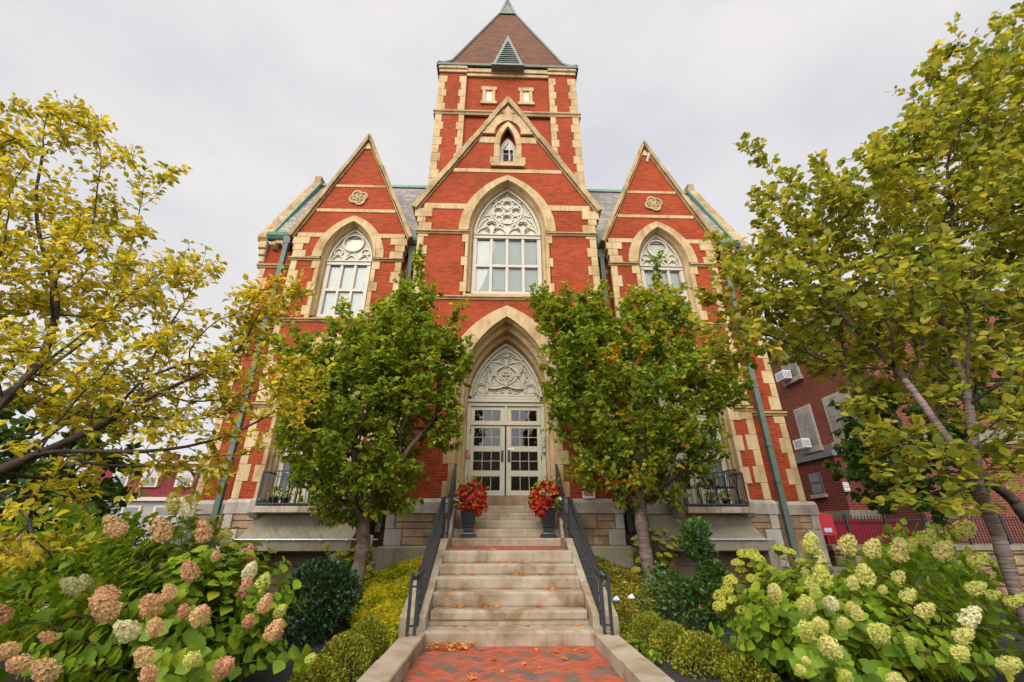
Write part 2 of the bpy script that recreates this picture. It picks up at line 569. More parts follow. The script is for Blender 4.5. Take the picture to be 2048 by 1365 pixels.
def arc_side(hw, zs, za, n=14):
    """right half of a pointed arch, from springing (hw, zs) up to the apex (0, za)"""
    h = za - zs
    r = (h * h + hw * hw) / (2 * hw)
    c = hw - r
    a1 = math.atan2(h, -c)
    return [(c + r * math.cos(a1 * i / n), zs + r * math.sin(a1 * i / n)) for i in range(n)] + [(0, za)]
def arch(cx, hw, zs, za, z0=None, n=14):
    """closed outline of a pointed opening (from z0 when given)"""
    s = arc_side(hw, zs, za, n)
    p = [(cx + x, z) for x, z in s] + [(cx - x, z) for x, z in reversed(s[:-1])]
    if z0 is not None:
        p = [(cx + hw, z0)] + p + [(cx - hw, z0)]
    return p
def voussoirs(mb, cx, o, i, y0, y1, per=6, gap=0.006):
    """separate arch stones between an outer and an inner pointed arch: o, i = (half width, springing, apex)"""
    n = per * 4
    so, si = arc_side(*o, n), arc_side(*i, n)
    for sgn in (1, -1):
        for k in range(per):
            idx = range(k * 4, k * 4 + 5)
            a = [Vector(so[j]) for j in idx]
            b = [Vector(si[j]) for j in idx]
            if k < per - 1:
                d = (a[-1] - a[-2]).normalized() * gap
                a[-1] = a[-1] - d
                b[-1] = b[-1] - d
            poly = [(cx + sgn * p.x, p.y) for p in a] + [(cx + sgn * p.x, p.y) for p in reversed(b)]
            mb.prism(poly, y0, y1)
def circ(cx, cz, r, n=28, a0=0.0, a1=2 * PI):
    full = abs(a1 - a0 - 2 * PI) < 1e-6
    return [(cx + r * math.cos(a0 + (a1 - a0) * i / (n if full else n - 1)), cz + r * math.sin(a0 + (a1 - a0) * i / (n if full else n - 1))) for i in range(n)]
def foil(cx, cz, r, k, amp=0.22, n=48, ph=0.0):
    return [(cx + r * (1 - amp * (1 - abs(math.sin(k * t / 2 + ph)))) * math.cos(t), cz + r * (1 - amp * (1 - abs(math.sin(k * t / 2 + ph)))) * math.sin(t)) for t in [2 * PI * i / n for i in range(n)]]
# ================================================================ the brick hall
YC, YS, YW, YT, YD = 10.6, 10.95, 11.4, 12.2, 11.6
B = thing('brick_building', 'red brick Gothic hall with sandstone trim and a square tower behind the stone steps', 'building')
SX = 4.86            # side gables: distance of their axis from the middle

# walls -------------------------------------------------------------
gz = lambda x, hw, z0, za: za - abs(x) / hw * (za - z0)
door_hole = arch(0, 1.32, 4.6, 6.98, 1.0)
win_hole = arch(0, 1.30, 9.83, 11.95, 7.45)
niche_hole = arch(0, 0.29, 13.5, 14.38, 12.68)
mb = MB()
mb.prism([(-2.69, 0.95), (2.69, 0.95), (2.69, 2.0), (2.7, 2.0), (2.7, 10.72), (0, 15.45), (-2.7, 10.72), (-2.7, 2.0), (-2.69, 2.0)], YC, 11.35, [door_hole, win_hole, niche_hole])
mb.build('gable_wall', M['brick'], B)
mb = MB()
for s in (1, -1):
    mb.prism([(s * 1.35, 1.9), (s * 2.69, 1.9), (s * 2.69, 10.7), (s * 1.35, 10.7)], 11.35, YW + 0.2)
mb.prism([(-1.36, 6.95), (1.36, 6.95), (1.36, 7.4), (-1.36, 7.4)], 11.36, 11.8)
mb.build('porch_side_wall', M['brick'], B)
for s in (1, -1):
    c = s * SX
    mb = MB()
    h1 = arch(c, 0.90, 9.0, 10.44, 6.85)
    h2 = arch(c, 1.08, 4.45, 6.25, 1.9)
    mb.prism([(c - 1.64, 1.9), (c + 1.64, 1.9), (c + 1.64, 9.9), (c, 13.80), (c - 1.64, 9.9)], YS, 11.38, [h1, h2])
    mb.build('gable_wall', M['brick'], B)
    mb = MB()
    mb.prism([(s * 2.62, 1.3), (s * 3.6, 1.3), (s * 3.6, 9.75), (s * 2.62, 9.75)], YW, 12.1)
    mb.prism([(s * 6.1, 1.3), (s * 7.66, 1.3), (s * 7.66, 9.75), (s * 6.1, 9.75)], YW, 12.1)
    mb.prism([(12.1, 1.3), (24, 1.3), (24, 9.75), (15.8, 9.75), (13.6, 14.1), (12.1, 11.2)], s * 7.66, s * 7.3, ax='x')
    mb.prism([(s * 3.6, 6.3), (s * 6.1, 6.3), (s * 6.1, 9.75), (s * 3.6, 9.75)], YW + 0.1, 12.1)
    mb.build('main_wall', M['brick'], B)
    # slate roof behind the side gable
    mb = MB()
    mb.prism([(c - 1.72, 9.78), (c + 1.72, 9.78), (c, 13.95)], 11.40, 13.55)
    mb.build('gable_roof', M['slate'], B)
mb = MB()
mb.prism([(-2.72, 10.62), (2.72, 10.62), (0, 15.5)], 11.37, 12.6)
mb.build('gable_roof', M['slate'], B)
# tower ---------------------------------------------------------------
TX = 2.93
mb = MB()
mb.box(-1.78, 1.78, YT + 0.10, 18.0, 9, 19.6)
for s in (1, -1):
    a, b = sorted((s * 1.78, s * TX))
    mb.box(a, b, YT, YT + 1.15, 9, 19.6)
    mb.box(a, b, 16.9, 18.06, 9, 19.6)
    a, b = sorted((s * 1.78, s * (TX - 0.1)))
    mb.box(a, b, YT + 1.15, 16.9, 9, 19.6)
mb.build('tower_wall', M['brick'], B)
mb = MB()
R.seed(3)
for s in (1, -1):
    for x0, sg, wn, ww in ((TX, -1, 0.25, 0.34), (1.79, 1, 0.20, 0.28)):
        z = 10.5
        k = 0
        while z < 19.3:
            if abs(z - 16.95) < 0.02 or (z < 16.95 < z + 0.43):
                hh = 16.95 - z
            else:
                hh = min(0.43, 19.4 - z)
            if hh > 0.05:
                wd = ww if k % 2 else wn
                xa, xb = sorted((s * (x0 + 0.02 * -sg), s * (x0 + sg * wd)))
                mb.bevbox(xa, xb, YT - 0.025, YT + 0.1, z + 0.004, z + hh - 0.004, 0.006)
            z += max(hh, 0.02)
            if abs(z - 16.95) < 0.03:
                z = 17.2
            k += 1
    for k in range(20):     # return side of the corner
        xa, xb = sorted((s * (TX - 0.05), s * (TX + 0.02)))
        mb.bevbox(xa, xb, YT + 0.104, YT + (0.34 if k % 2 else 0.25), 10.5 + k * 0.43, 10.925 + k * 0.43, 0.004)
mb.build('quoin_strip', M['stone'], B)
mb = MB()
def moulding(mb, x0, x1, y, z0, z1, proj, ret=0.0):
    """string course: sloped top, square nose, hollow below"""
    h = z1 - z0
    prof = [(y + 0.06, z0), (y - proj * 0.35, z0), (y - proj * 0.55, z0 + h * 0.35), (y - proj, z0 + h * 0.5), (y - proj, z0 + h * 0.8), (y + 0.06, z1)]
    mb.prism(prof, x0, x1, ax='x')
moulding(mb, -TX - 0.1, TX + 0.1, YT, 16.95, 17.2, 0.10)
for s in (1, -1):
    mb.box(*sorted((s * (TX - 0.05), s * (TX + 0.1))), YT + 0.061, 18, 16.97, 17.15)
mb.build('string_course', M['stonew'], B)
mb = MB()
mb.bevbox(-1.80, 1.80, YT + 0.0, YT + 0.3, 19.42, 19.60, 0.02)
mb.bevbox(-1.80, 1.80, YT - 0.06, YT + 0.3, 19.604, 19.86, 0.02)
for s in (1, -1):
    a, b = sorted((s * 1.76, s * (TX + 0.03)))
    mb.bevbox(a, b, YT - 0.07, YT + 0.4, 19.55, 19.72, 0.02)
    a, b = sorted((s * 1.74, s * (TX + 0.07)))
    mb.bevbox(a, b, YT - 0.13, YT + 0.4, 19.724, 19.98, 0.03)
    a, b = sorted((s * (TX - 0.1), s * (TX + 0.07)))
    mb.box(a, b, YT + 0.401, 18, 19.55, 19.97)
mb.build('cornice', M['stone'], B)
# slit windows of the tower
for s in (1, -1):
    c = s * 0.79
    mb = MB()
    y = YT + 0.10
    mb.bevbox(c - 0.33, c + 0.33, y - 0.07, y + 0.02, 18.58, 18.80, 0.008)
    for q in (1, -1):
        a, b = sorted((c + q * 0.135, c + q * 0.27))
        mb.bevbox(a, b, y - 0.06, y + 0.02, 17.90, 18.576, 0.008)
    mb.bevbox(c - 0.34, c + 0.34, y - 0.08, y + 0.02, 17.74, 17.896, 0.008)
    o = mb.build('slit_window', M['stone'], B)
    MB().box(c - 0.13, c + 0.13, y - 0.012, y + 0.01, 17.9, 18.57).build('shutter', M['cream'], o)
# pyramid roof with bell-cast eaves
ey, ez = YT - 0.2, 20.02
cxy = (0, YT + TX)
hx = 2.99
prof = [(hx + 0.06, ez + 0.0), (hx - 0.14, ez + 0.26), (hx - 0.42, ez + 0.86), (0.02, ez + 10.15)]
def sq(r, z):
    return [(-r, cxy[1] - r, z), (r, cxy[1] - r, z), (r, cxy[1] + r, z), (-r, cxy[1] + r, z)]
mb = MB()
mb.loft([sq(hx - 0.3, ez - 0.1), sq(hx + 0.06, ez - 0.10)] + [sq(*p) for p in prof], True)
roof = mb.build('roof', M['tile'], B)
mb = MB()
for sx in (1, -1):
    for sy in (1, -1):
        pts = [(sx * r, cxy[1] + sy * r, z + 0.03) for r, z in prof]
        for a, b in zip(pts, pts[1:]):
            mb.bar(a, b, 0.17, 0.07)
mb.tube([(0, cxy[1], ez + 9.7), (0, cxy[1], ez + 10.3)], [0.2, 0.09], 8)
mb.build('hip_flashing', M['copperD'], roof)
mb = MB()
for a, b in (((-1, -1), (1, -1)), ((1, -1), (1, 1)), ((-1, -1), (-1, 1))):
    r = hx + 0.07
    mb.bar((a[0] * r, cxy[1] + a[1] * r, ez - 0.07), (b[0] * r, cxy[1] + b[1] * r, ez - 0.07), 0.07, 0.13)
mb.build('eaves_gutter', M['green'], roof)
mb = MB().lathe([(0.09, 0), (0.13, 0.12), (0.06, 0.22), (0.045, 0.6), (0.10, 0.66), (0.03, 0.75), (0.012, 1.8)], (0, cxy[1], ez + 10.25), 10)
mb.build('finial', M['copperD'], roof)
# small gabled vent at the peak of the roof
def roofpt(x, z):
    """y of the front slope at height z"""
    for (r0, z0), (r1, z1) in zip(prof, prof[1:]):
        if z0 <= z <= z1:
            return cxy[1] - (r0 + (r1 - r0) * (z - z0) / (z1 - z0))
    return cxy[1]
z0, z1 = ez + 8.4, ez + 9.85
mb = MB()
yy = roofpt(0, z0) - 0.06
mb.strip([(-0.42, z0), (0, z1), (0.42, z0)], 0.13, yy - 0.03, yy + 0.6)
mb.strip([(-0.46, z0), (0.46, z0)], 0.09, yy - 0.04, yy + 0.3)
o = mb.build('vent', M['copperD'], roof)
MB().prism([(-0.38, z0), (0.38, z0), (0, z1 - 0.1)], yy + 0.01, yy + 0.5).build('louvre', M['slate'], o)
# louvred dormer over the eaves
z0, z1, hw = 19.72, 21.75, 0.66
yy = YT - 0.34
mb = MB()
mb.prism([(-hw, z0), (hw, z0), (0, z1)], yy, yy + 1.7, [[(-hw + 0.16, z0 + 0.09), (hw - 0.16, z0 + 0.09), (0, z1 - 0.36)]])
mb.box(-hw - 0.05, hw + 0.05, yy - 0.05, yy + 0.3, z0 - 0.09, z0 - 0.003)
o = mb.build('dormer_vent', M['copperD'], roof)
mb = MB()
n = 11
for k in range(n):
    z = z0 + 0.13 + k * (z1 - 0.42 - z0 - 0.1) / n
    wz = (hw - 0.16) * (1 - (z - z0 - 0.09) / (z1 - 0.36 - z0 - 0.09)) + 0.02
    mb.add([(-wz, yy - 0.012, z), (wz, yy - 0.012, z), (wz, yy + 0.06, z + 0.075), (-wz, yy + 0.06, z + 0.075)], [(0, 1, 2, 3)])
    mb.box(-wz, wz, yy - 0.022, yy - 0.013, z - 0.012, z + 0.03)
mb.build('louvre', M['copperD'], o)
MB().prism([(-hw + 0.1, z0 + 0.05), (hw - 0.1, z0 + 0.05), (0, z1 - 0.3)], yy + 0.16, yy + 0.25).build('dark_recess', M['dark'], o)

# main roof --------------------------------------------------------------
RY, RZ = 13.62, 14.38
def slab(mb, a, b, c, d, t):
    n = (Vector(b) - Vector(a)).cross(Vector(d) - Vector(a)).normalized() * t
    mb.add([a, b, c, d] + [Vector(p) + n for p in (a, b, c, d)], [(0, 1, 2, 3), (7, 6, 5, 4), (0, 4, 5, 1), (1, 5, 6, 2), (2, 6, 7, 3), (3, 7, 4, 0)])
mb = MB()
slab(mb, (-7.58, 11.22, 9.92), (7.58, 11.22, 9.92), (7.58, RY, RZ), (-7.58, RY, RZ), -0.08)
slab(mb, (-7.58, RY, RZ), (7.58, RY, RZ), (7.58, 16.1, 9.9), (-7.58, 16.1, 9.9), -0.08)
mroof = mb.build('roof', M['slate'], B)
MB().prism([(RY - 0.12, RZ - 0.1), (RY, RZ + 0.13), (RY + 0.12, RZ - 0.1)], -7.57, 7.57, ax='x').build('ridge_cap', M['copper'], mroof)
for s in (1, -1):
    # parapet of the end gable: stepped coping stones
    mb = MB()
    n = 9
    for k in range(n):
        a, b = k / n, (k + 1) / n
        y0, zz0 = 11.28 + (13.5 - 11.28) * a, 9.9 + (14.3 - 9.9) * a
        y1, zz1 = 11.28 + (13.5 - 11.28) * b, 9.9 + (14.3 - 9.9) * b
        pr = [(y0, zz0 - 0.14), (y0 - 0.085, zz0 - 0.005), (y0 - 0.06, zz0 + 0.11), (y1 - 0.045, zz1 + 0.07), (y1, zz1 - 0.145)]
        mb.prism(pr, *sorted((s * (7.585 + 0.004 * (k % 2)), s * 7.90)), ax='x')
    mb.box(*sorted((s * 7.60, s * 7.86)), 13.45, 13.8, 14.2, 14.72)
    mb.build('coping', M['stonew'], B)
    mb = MB()
    mb.bar((s * 7.545, 11.3, 10.02), (s * 7.545, 13.45, 14.35), 0.07, 0.12)
    mb.build('flashing', M['copper'], mroof)
    mb = MB()      # corbelled kneeler at the foot of the parapet
    for k, (p, z, h) in enumerate(((0.14, 9.50, 0.27), (0.10, 9.26, 0.236), (0.06, 9.02, 0.236))):
        mb.bevbox(*sorted((s * 7.58, s * (7.68 + p))), 11.36 - p, 11.7, z, z + h, 0.03)
    mb.build('kneeler', M['stone'], B)
    # copper gutter with stone brackets
    mb = MB()
    a, b = sorted((s * 6.45, s * 7.58))
    prg = [(11.40, 9.83), (11.18, 9.83), (11.10, 9.92), (11.08, 10.02), (11.12, 10.02), (11.40, 10.0)]
    mb.prism(prg, a, b, ax='x')
    a, b = sorted((s * 2.75, s * 3.3))
    mb.prism([(p[0], p[1] - 0.12) for p in prg], a, b, ax='x')
    mb.build('gutter', M['copper'], B)
    mb = MB()
    for x in (3.0, ):
        slab(mb, (s * x - 0.24, 11.14, 9.90), (s * x + 0.24, 11.14, 9.90), (s * x + 0.05, 11.7, 10.6), (s * x - 0.05, 11.7, 10.6), 0.03)
    mb.build('valley_flashing', M['copper'], mroof)
    mb = MB()
    mb.box(*sorted((s * 6.5, s * 7.35)), 11.24, 11.42, 9.70, 9.826)
    for x in (7.0, 7.34):
        mb.prism([(11.42, 9.5), (11.30, 9.52), (11.18, 9.60), (11.15, 9.697), (11.42, 9.697)], *sorted((s * (x - 0.08), s * (x + 0.08))), ax='x')
    mb.box(*sorted((s * 2.72, s * 3.26)), 11.24, 11.42, 9.56, 9.70)
    mb.build('eaves_bracket', M['stone'], B)
    # downspouts
    for x, zt, zb in ((6.84, 9.80, 0.62), (3.02, 9.62, 1.32)):
        mb = MB()
        y = 11.02 if x > 5 else 11.22
        mb.box(*sorted((s * (x - 0.11), s * (x + 0.11))), y - 0.04, y + 0.1, zt - 0.28, zt)
        mb.box(*sorted((s * (x - 0.065), s * (x + 0.065))), y - 0.03, y + 0.09, zb + 0.25, zt - 0.282)
        for zz in (8.2, 6.6, 5.0, 3.4, 2.5):
            if zz > zb:
                mb.box(*sorted((s * (x - 0.085), s * (x + 0.085))), y - 0.045, y + 0.095, zz, zz + 0.06)
        mb.prism([(y - 0.03, zb + 0.248), (y + 0.09, zb + 0.248), (y - 0.05, zb), (y - 0.16, zb + 0.05)], *sorted((s * (x - 0.065), s * (x + 0.065))), ax='x')
        mb.build('downspout', M['green'], B)

# stone dressings ------------------------------------------------------------
def blocks(mb, x0, sg, widths, z0, z1, h, y, k0=0, depth=0.12, outx=0.02):
    z, k = z0, k0
    while z < z1 - 0.03:
        hh = min(h, z1 - z)
        if z1 - z - hh < 0.1:
            hh = z1 - z
        wd = widths[k % len(widths)] + R.uniform(-0.012, 0.012)
        a, b = sorted((x0 - sg * outx, x0 + sg * wd))
        mb.bevbox(a, b, y - 0.02, y + depth, z + 0.003, z + hh - 0.003, 0.006)
        z += hh
        k += 1
mb = MB()
for s in (1, -1):
    blocks(mb, s * 2.70, -s, (0.17, 0.29), 2.08, 9.66, 0.325, YC)
    for zc, xi, xo, zt in ((9.79, 2.33, 2.73, 10.085), (10.09, 2.53, 2.79, 10.305), (10.31, 2.35, 2.88, 10.64)):
        mb.bevbox(*sorted((s * xi, s * xo)), YC - 0.035, YC + 0.25, zc, zt, 0.01)
mb.build('quoin_strip', M['stone'], B)
for s in (1, -1):
    mb = MB()
    c = s * SX
    for q in (1, -1):
        xo = c + q * 1.64
        blocks(mb, xo, -q, (0.17, 0.28), 2.08, 4.28, 0.40, YS)
        blocks(mb, xo, -q, (0.17, 0.28), 4.46, 6.78, 0.385, YS, 1)
        blocks(mb, xo, -q, (0.16, 0.27), 6.9, 8.84, 0.40, YS)
        for zc, xi, xe, zt in ((8.975, 0.37, 0.03, 9.22), (9.225, 0.24, 0.06, 9.46), (9.465, 0.40, 0.11, 9.72)):
            mb.bevbox(*sorted((xo - q * xi, xo + q * xe)), YS - 0.035, YS + 0.25, zc, zt, 0.01)
    blocks(mb, s * 7.66, -s, (0.16, 0.30), 2.08, 4.28, 0.40, YW)
    blocks(mb, s * 7.66, -s, (0.16, 0.30), 4.46, 6.78, 0.385, YW, 1)
    blocks(mb, s * 7.66, -s, (0.16, 0.30), 6.9, 8.84, 0.40, YW)
    mb.build('quoin_strip', M['stone'], B)
# string courses and belts
mb = MB()
for s in (1, -1):
    moulding(mb, *sorted((s * 1.19, s * 2.78)), YC, 9.665, 9.785, 0.09)
moulding(mb, -2.78, 2.78, YC, 7.375, 7.50, 0.09)
mb.build('string_course', M['stonew'], B)
for s in (1, -1):
    mb = MB()
    c = s * SX
    for q in (1, -1):
        moulding(mb, *sorted((c + q * 0.80, c + q * 1.72)), YS, 8.85, 8.97, 0.085)
        moulding(mb, *sorted((c + q * 1.18, c + q * 1.70)), YS, 4.29, 4.45, 0.085)
    moulding(mb, c - 1.72, c + 1.72, YS, 6.79, 6.905, 0.085)
    for z in (8.86, 6.79, 4.29):
        moulding(mb, *sorted((s * 6.5, s * 7.76)), YW, z, z + 0.14, 0.09)
        mb.box(*sorted((s * 7.6, s * 7.75)), YW + 0.061, 20, z + 0.02, z + 0.12)
        moulding(mb, *sorted((s * 2.66, s * 3.3)), YW, z - 0.03, z + 0.11, 0.06)
    mb.build('string_course', M['stonew'], B)
def belt(mb, x0, x1, y, z0, z1, joint=0.9):
    n = max(1, round(abs(x1 - x0) / joint))
    for k in range(n):
        a, b = x0 + (x1 - x0) * k / n, x0 + (x1 - x0) * (k + 1) / n
        a, b = sorted((a, b))
        mb.bevbox(a + 0.002, b - 0.002, y - 0.02, y + 0.1, z0, z1, 0.005)
mb = MB()
W2 = lambda z: 2.7 * (15.45 - z) / (15.45 - 10.72)
belt(mb, -W2(12.3), W2(12.3), YC, 12.205, 12.36)
for s in (1, -1):
    belt(mb, s * 1.26, s * W2(10.86), YC, 10.645, 10.86)
    belt(mb, s * 0.44, s * W2(13.72), YC, 13.56, 13.84)
mb.prism([(-0.22, 15.02), (0.22, 15.02), (0, 15.4)], YC - 0.05, YC + 0.1)
mb.build('stone_belt', M['stone'], B)
for s in (1, -1):
    mb = MB()
    c = s * SX
    W3 = lambda z: 1.64 * (13.80 - z) / (13.80 - 9.9)
    belt(mb, c - W3(11.83), c + W3(11.83), YS, 11.775, 11.88)
    belt(mb, c - W3(10.8), c + W3(10.8), YS, 10.735, 10.86)
    for q in (1, -1):
        belt(mb, c + q * 0.80, c + q * 1.66, YS, 9.735, 9.895)
    mb.prism([(c - 0.15, 13.5), (c + 0.15, 13.5), (c, 13.80)], YS - 0.04, YS + 0.1)
    mb.build('stone_belt', M['stone'], B)
# gable copings in separate stones
def coping(mb, cx, hw, z0, za, y, th, n, yb=0.5):
    for s in (1, -1):
        p0, p1 = Vector((cx + s * hw, z0)), Vector((cx, za))
        d = (p1 - p0)
        L = d.length
        d.normalize()
        nn = Vector((-d.y, d.x)) * (1 if s > 0 else -1)     # points inwards
        if nn.y > 0:
            nn = -nn
        for k in range(n):
            a = p0 + d * (L * k / n + 0.004)
            b = p0 + d * (L * (k + 1) / n)
            j = (k % 3) * 0.006
            pr = [a, b, b + nn * th, a + nn * th]
            if k == n - 1:
                pr = [a, p1, p1 - Vector((0, th / abs(nn.y))), a + nn * th]
            e = 0.015 + j
            pr = [(p.x - nn.x * e, p.y - nn.y * e) for p in pr]
            mb.prism([tuple(p) for p in pr], y - 0.12, y + yb)
            q = [a + nn * th, b + nn * th, b + nn * (th + 0.035), a + nn * (th + 0.035)]
            if k < n - 1:
                mb.prism([tuple(p) for p in q], y - 0.05, y + 0.05)
    return mb
coping(MB(), 0, 2.98, 10.66, 15.84, YC, 0.165, 10).build('coping', M['stonew'], B)
for s in (1, -1):
    coping(MB(), s * SX, 1.90, 9.74, 14.16, YS, 0.115, 9, 0.45).build('coping', M['stonew'], B)
    # carved quatrefoil
    c = s * SX
    mb = MB()
    o = foil(c, 11.32, 0.31, 4, 0.22, 64, PI / 4)
    i = foil(c, 11.32, 0.25, 4, 0.24, 64, PI / 4)
    mb.prism(o, YS - 0.05, YS + 0.03, [i])
    mb.prism(i, YS - 0.012, YS + 0.02)
    for k in range(4):
        a = k * PI / 2
        mb.strip(circ(c + 0.125 * math.cos(a), 11.32 + 0.125 * math.sin(a), 0.075, 16), 0.024, YS - 0.045, YS, True)
        for j in range(4):
            b = j * PI / 2 + PI / 4
            mb.strip(circ(c + 0.125 * math.cos(a) + 0.033 * math.cos(b), 11.32 + 0.125 * math.sin(a) + 0.033 * math.sin(b), 0.022, 8), 0.014, YS - 0.035, YS, True)
    mb.strip(circ(c, 11.32, 0.04, 10), 0.03, YS - 0.05, YS, True)
    mb.build('rosette', M['stone'], B)
MB().bar((SX + 0.02, YS - 0.05, 13.2), (SX + 0.08, YS - 0.22, 13.42), 0.05, 0.05).build('floodlight', M['signwhite'], B)

# windows -----------------------------------------------------------------------
def big_window(c, YF, o, a, t, jamb, zsill, spring, ypl, cols, mull, zt, zsp, wide_z, B):
    """o, a: half width and apex of the outer voussoir line and of its arris; t: half width, apex of the glazed frame at y = ypl"""
    mb = MB()
    voussoirs(mb, c, (o[0], spring, o[1]), (a[0], spring, a[1]), YF - 0.03, YF + 0.12)
    so = arch(c, a[0] + 0.035, spring, a[1] + 0.045)
    mb.strip([p for p in so], 0.05, YF - 0.055, YF + 0.02)
    for s in (1, -1):
        z = spring - 0.004
        for k, (zz0, zz1, wd) in enumerate(wide_z):
            x0, x1 = sorted((c + s * a[0], c + s * wd))
            mb.bevbox(x0, x1, YF - 0.028, YF + 0.1, zz0 + 0.003, zz1 - 0.003, 0.006)
    mb.build('arch_surround', M['stone'], B)
    mb = MB()
    n = 14
    L0 = [(p[0], YF - 0.02, p[1]) for p in arch(c, a[0], spring, a[1], zsill - 0.06, n)]
    L1 = [(p[0], YF + (ypl - YF) * 0.45, p[1]) for p in arch(c, a[0] - (a[0] - t[0]) * 0.35, spring, a[1] - (a[1] - t[1]) * 0.3, zsill, n)]
    L2 = [(p[0], YF + (ypl - YF) * 0.5, p[1]) for p in arch(c, a[0] - (a[0] - t[0]) * 0.55, spring, a[1] - (a[1] - t[1]) * 0.5, zsill, n)]
    L3 = [(p[0], ypl + 0.03, p[1]) for p in arch(c, t[0], spring, t[1], zsill + 0.1, n)]
    mb.loft([L0, L1, L2, L3])
    mb.prism([(YF - 0.03, zsill - 0.22), (ypl + 0.1, zsill - 0.22), (ypl + 0.1, zsill + 0.02), (ypl - 0.05, zsill + 0.02), (YF - 0.03, zsill - 0.16)], c - a[0], c + a[0], ax='x')
    mb.build('reveal', M['stone'], B, recalc=False)
    # frame
    hw = t[0]
    mb = MB()
    fr = 0.055
    y0, y1 = ypl - 0.05, ypl + 0.05
    for s in (1, -1):
        mb.box(*sorted((c + s * (hw - 2 * fr), c + s * hw)), y0, y1, zsill, zt - 0.06)
    mb.box(c - hw + 2 * fr, c + hw - 2 * fr, y0, y1, zsill, zsill + 0.1)
    mb.box(c - hw, c + hw, y0 - 0.02, y1, zt - 0.06, zt + 0.05)
    mb.box(c - hw - 0.01, c + hw + 0.01, y0 - 0.05, y1, zt + 0.052, zt + 0.08)
    mb.box(c - hw + 2 * fr, c + hw - 2 * fr, y0, y1, zsp - 0.045, zsp + 0.045)
    xs = [c + (k - (cols - 2) / 2) * mull for k in range(cols - 1)]
    for x in xs:
        for za, zb in ((zsill + 0.1, zsp - 0.045), (zsp + 0.045, zt - 0.06)):
            mb.box(x - 0.036, x + 0.036, y0, y1, za, zb)
    edges = [c - hw + 2 * fr] + [v for x in xs for v in (x - 0.036, x + 0.036)] + [c + hw - 2 * fr]
    for k in range(cols):       # inner sash bead
        for za, zb in ((zsill + 0.1, zsp - 0.045), (zsp + 0.045, zt - 0.06)):
            xa, xb = edges[2 * k], edges[2 * k + 1]
            pts = [(xa + 0.014, za + 0.014), (xb - 0.014, za + 0.014), (xb - 0.014, zb - 0.014), (xa + 0.014, zb - 0.014)]
            mb.strip([(xa + 0.008, za + 0.008), (xb - 0.008, za + 0.008), (xb - 0.008, zb - 0.008), (xa + 0.008, zb - 0.008)], 0.016, ypl - 0.015, ypl + 0.04, True)
    wdw = mb.build('window', M['white'], B)
    R2 = random.Random(int(c * 10) + cols)
    for k in range(cols):
        for j, (za, zb) in enumerate(((zsill + 0.1, zsp - 0.045), (zsp + 0.045, zt - 0.06))):
            MB().add([(edges[2 * k], ypl + 0.01, za), (edges[2 * k + 1], ypl + 0.01, za), (edges[2 * k + 1], ypl + 0.01, zb), (edges[2 * k], ypl + 0.01, zb)], [(0, 1, 2, 3)]).build('pane', M['glass'], wdw, recalc=False)
            drop = 0.0 if j == 1 else R2.choice((0.0, 0.0, 0.0, 0.12))
            zl = za + (zb - za) * drop
            if j == 1 and R2.random() < 0.4:
                zl = za + 0.0
            MB().box(edges[2 * k] - 0.02, edges[2 * k + 1] + 0.02, ypl + 0.075, ypl + 0.082, zl, zb + 0.03).build('roller_blind', M['blind'], wdw)
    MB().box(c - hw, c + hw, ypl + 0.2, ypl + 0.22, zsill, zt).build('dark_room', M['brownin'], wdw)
    return wdw

# middle window
zs = 9.83
wide = [(9.37, 9.665, 1.37), (8.84, 9.37, 1.27), (8.525, 8.84, 1.37), (7.96, 8.525, 1.27), (7.63, 7.96, 1.37), (7.50, 7.63, 1.27)]
wc = big_window(0, YC, (1.50, 12.09), (1.18, 11.85), (1.05, 11.76), 0, 7.73, zs, 10.92, 4, 0.49, 9.80, 8.735, wide, B)
mb = MB()
yt, yb = 10.905, 10.97
P = 0.055
mb.strip(arch(0, 1.02, zs, 11.73, 9.88), 0.07, yt - 0.03, yb, True)
mb.strip(arch(0, 0.94, zs + 0.02, 11.60, 9.95), 0.03, yt + 0.02, yb, True)
# ring of the big roundel
def ringf(cx, cz, r, w_=P, dy=0.0, n=30):
    mb.strip(circ(cx, cz, r, n), w_, yt + dy, yb, True)
CZ = 10.86
ringf(0, CZ, 0.485, 0.05)
ringf(0, CZ - 0.02, 0.105, 0.04, 0.01, 20)
for k in range(4):
    a = PI / 2 + k * PI / 2
    ex, ez2 = 0.275 * math.cos(a), CZ + 0.275 * math.sin(a)
    # pointed lobes of the roundel
    d = Vector((math.cos(a), math.sin(a)))
    nrm = Vector((-d.y, d.x))
    base = Vector((0, CZ))
    pts = [base + d * (0.12 + 0.33 * (0.5 - 0.5 * math.cos(PI * q / 9))) + nrm * (0.165 * math.sin(PI * q / 9) ** 0.8) for q in range(10)]
    pts += [base + d * (0.12 + 0.33 * (0.5 - 0.5 * math.cos(PI * q / 9))) - nrm * (0.165 * math.sin(PI * q / 9) ** 0.8) for q in range(8, 0, -1)]
    mb.strip([tuple(p) for p in pts], 0.04, yt + 0.005, yb, True)
    b = a + PI / 4
    ringf(0.385 * math.cos(b) * 0.98, CZ + 0.385 * math.sin(b), 0.10, 0.035, 0.01, 18)
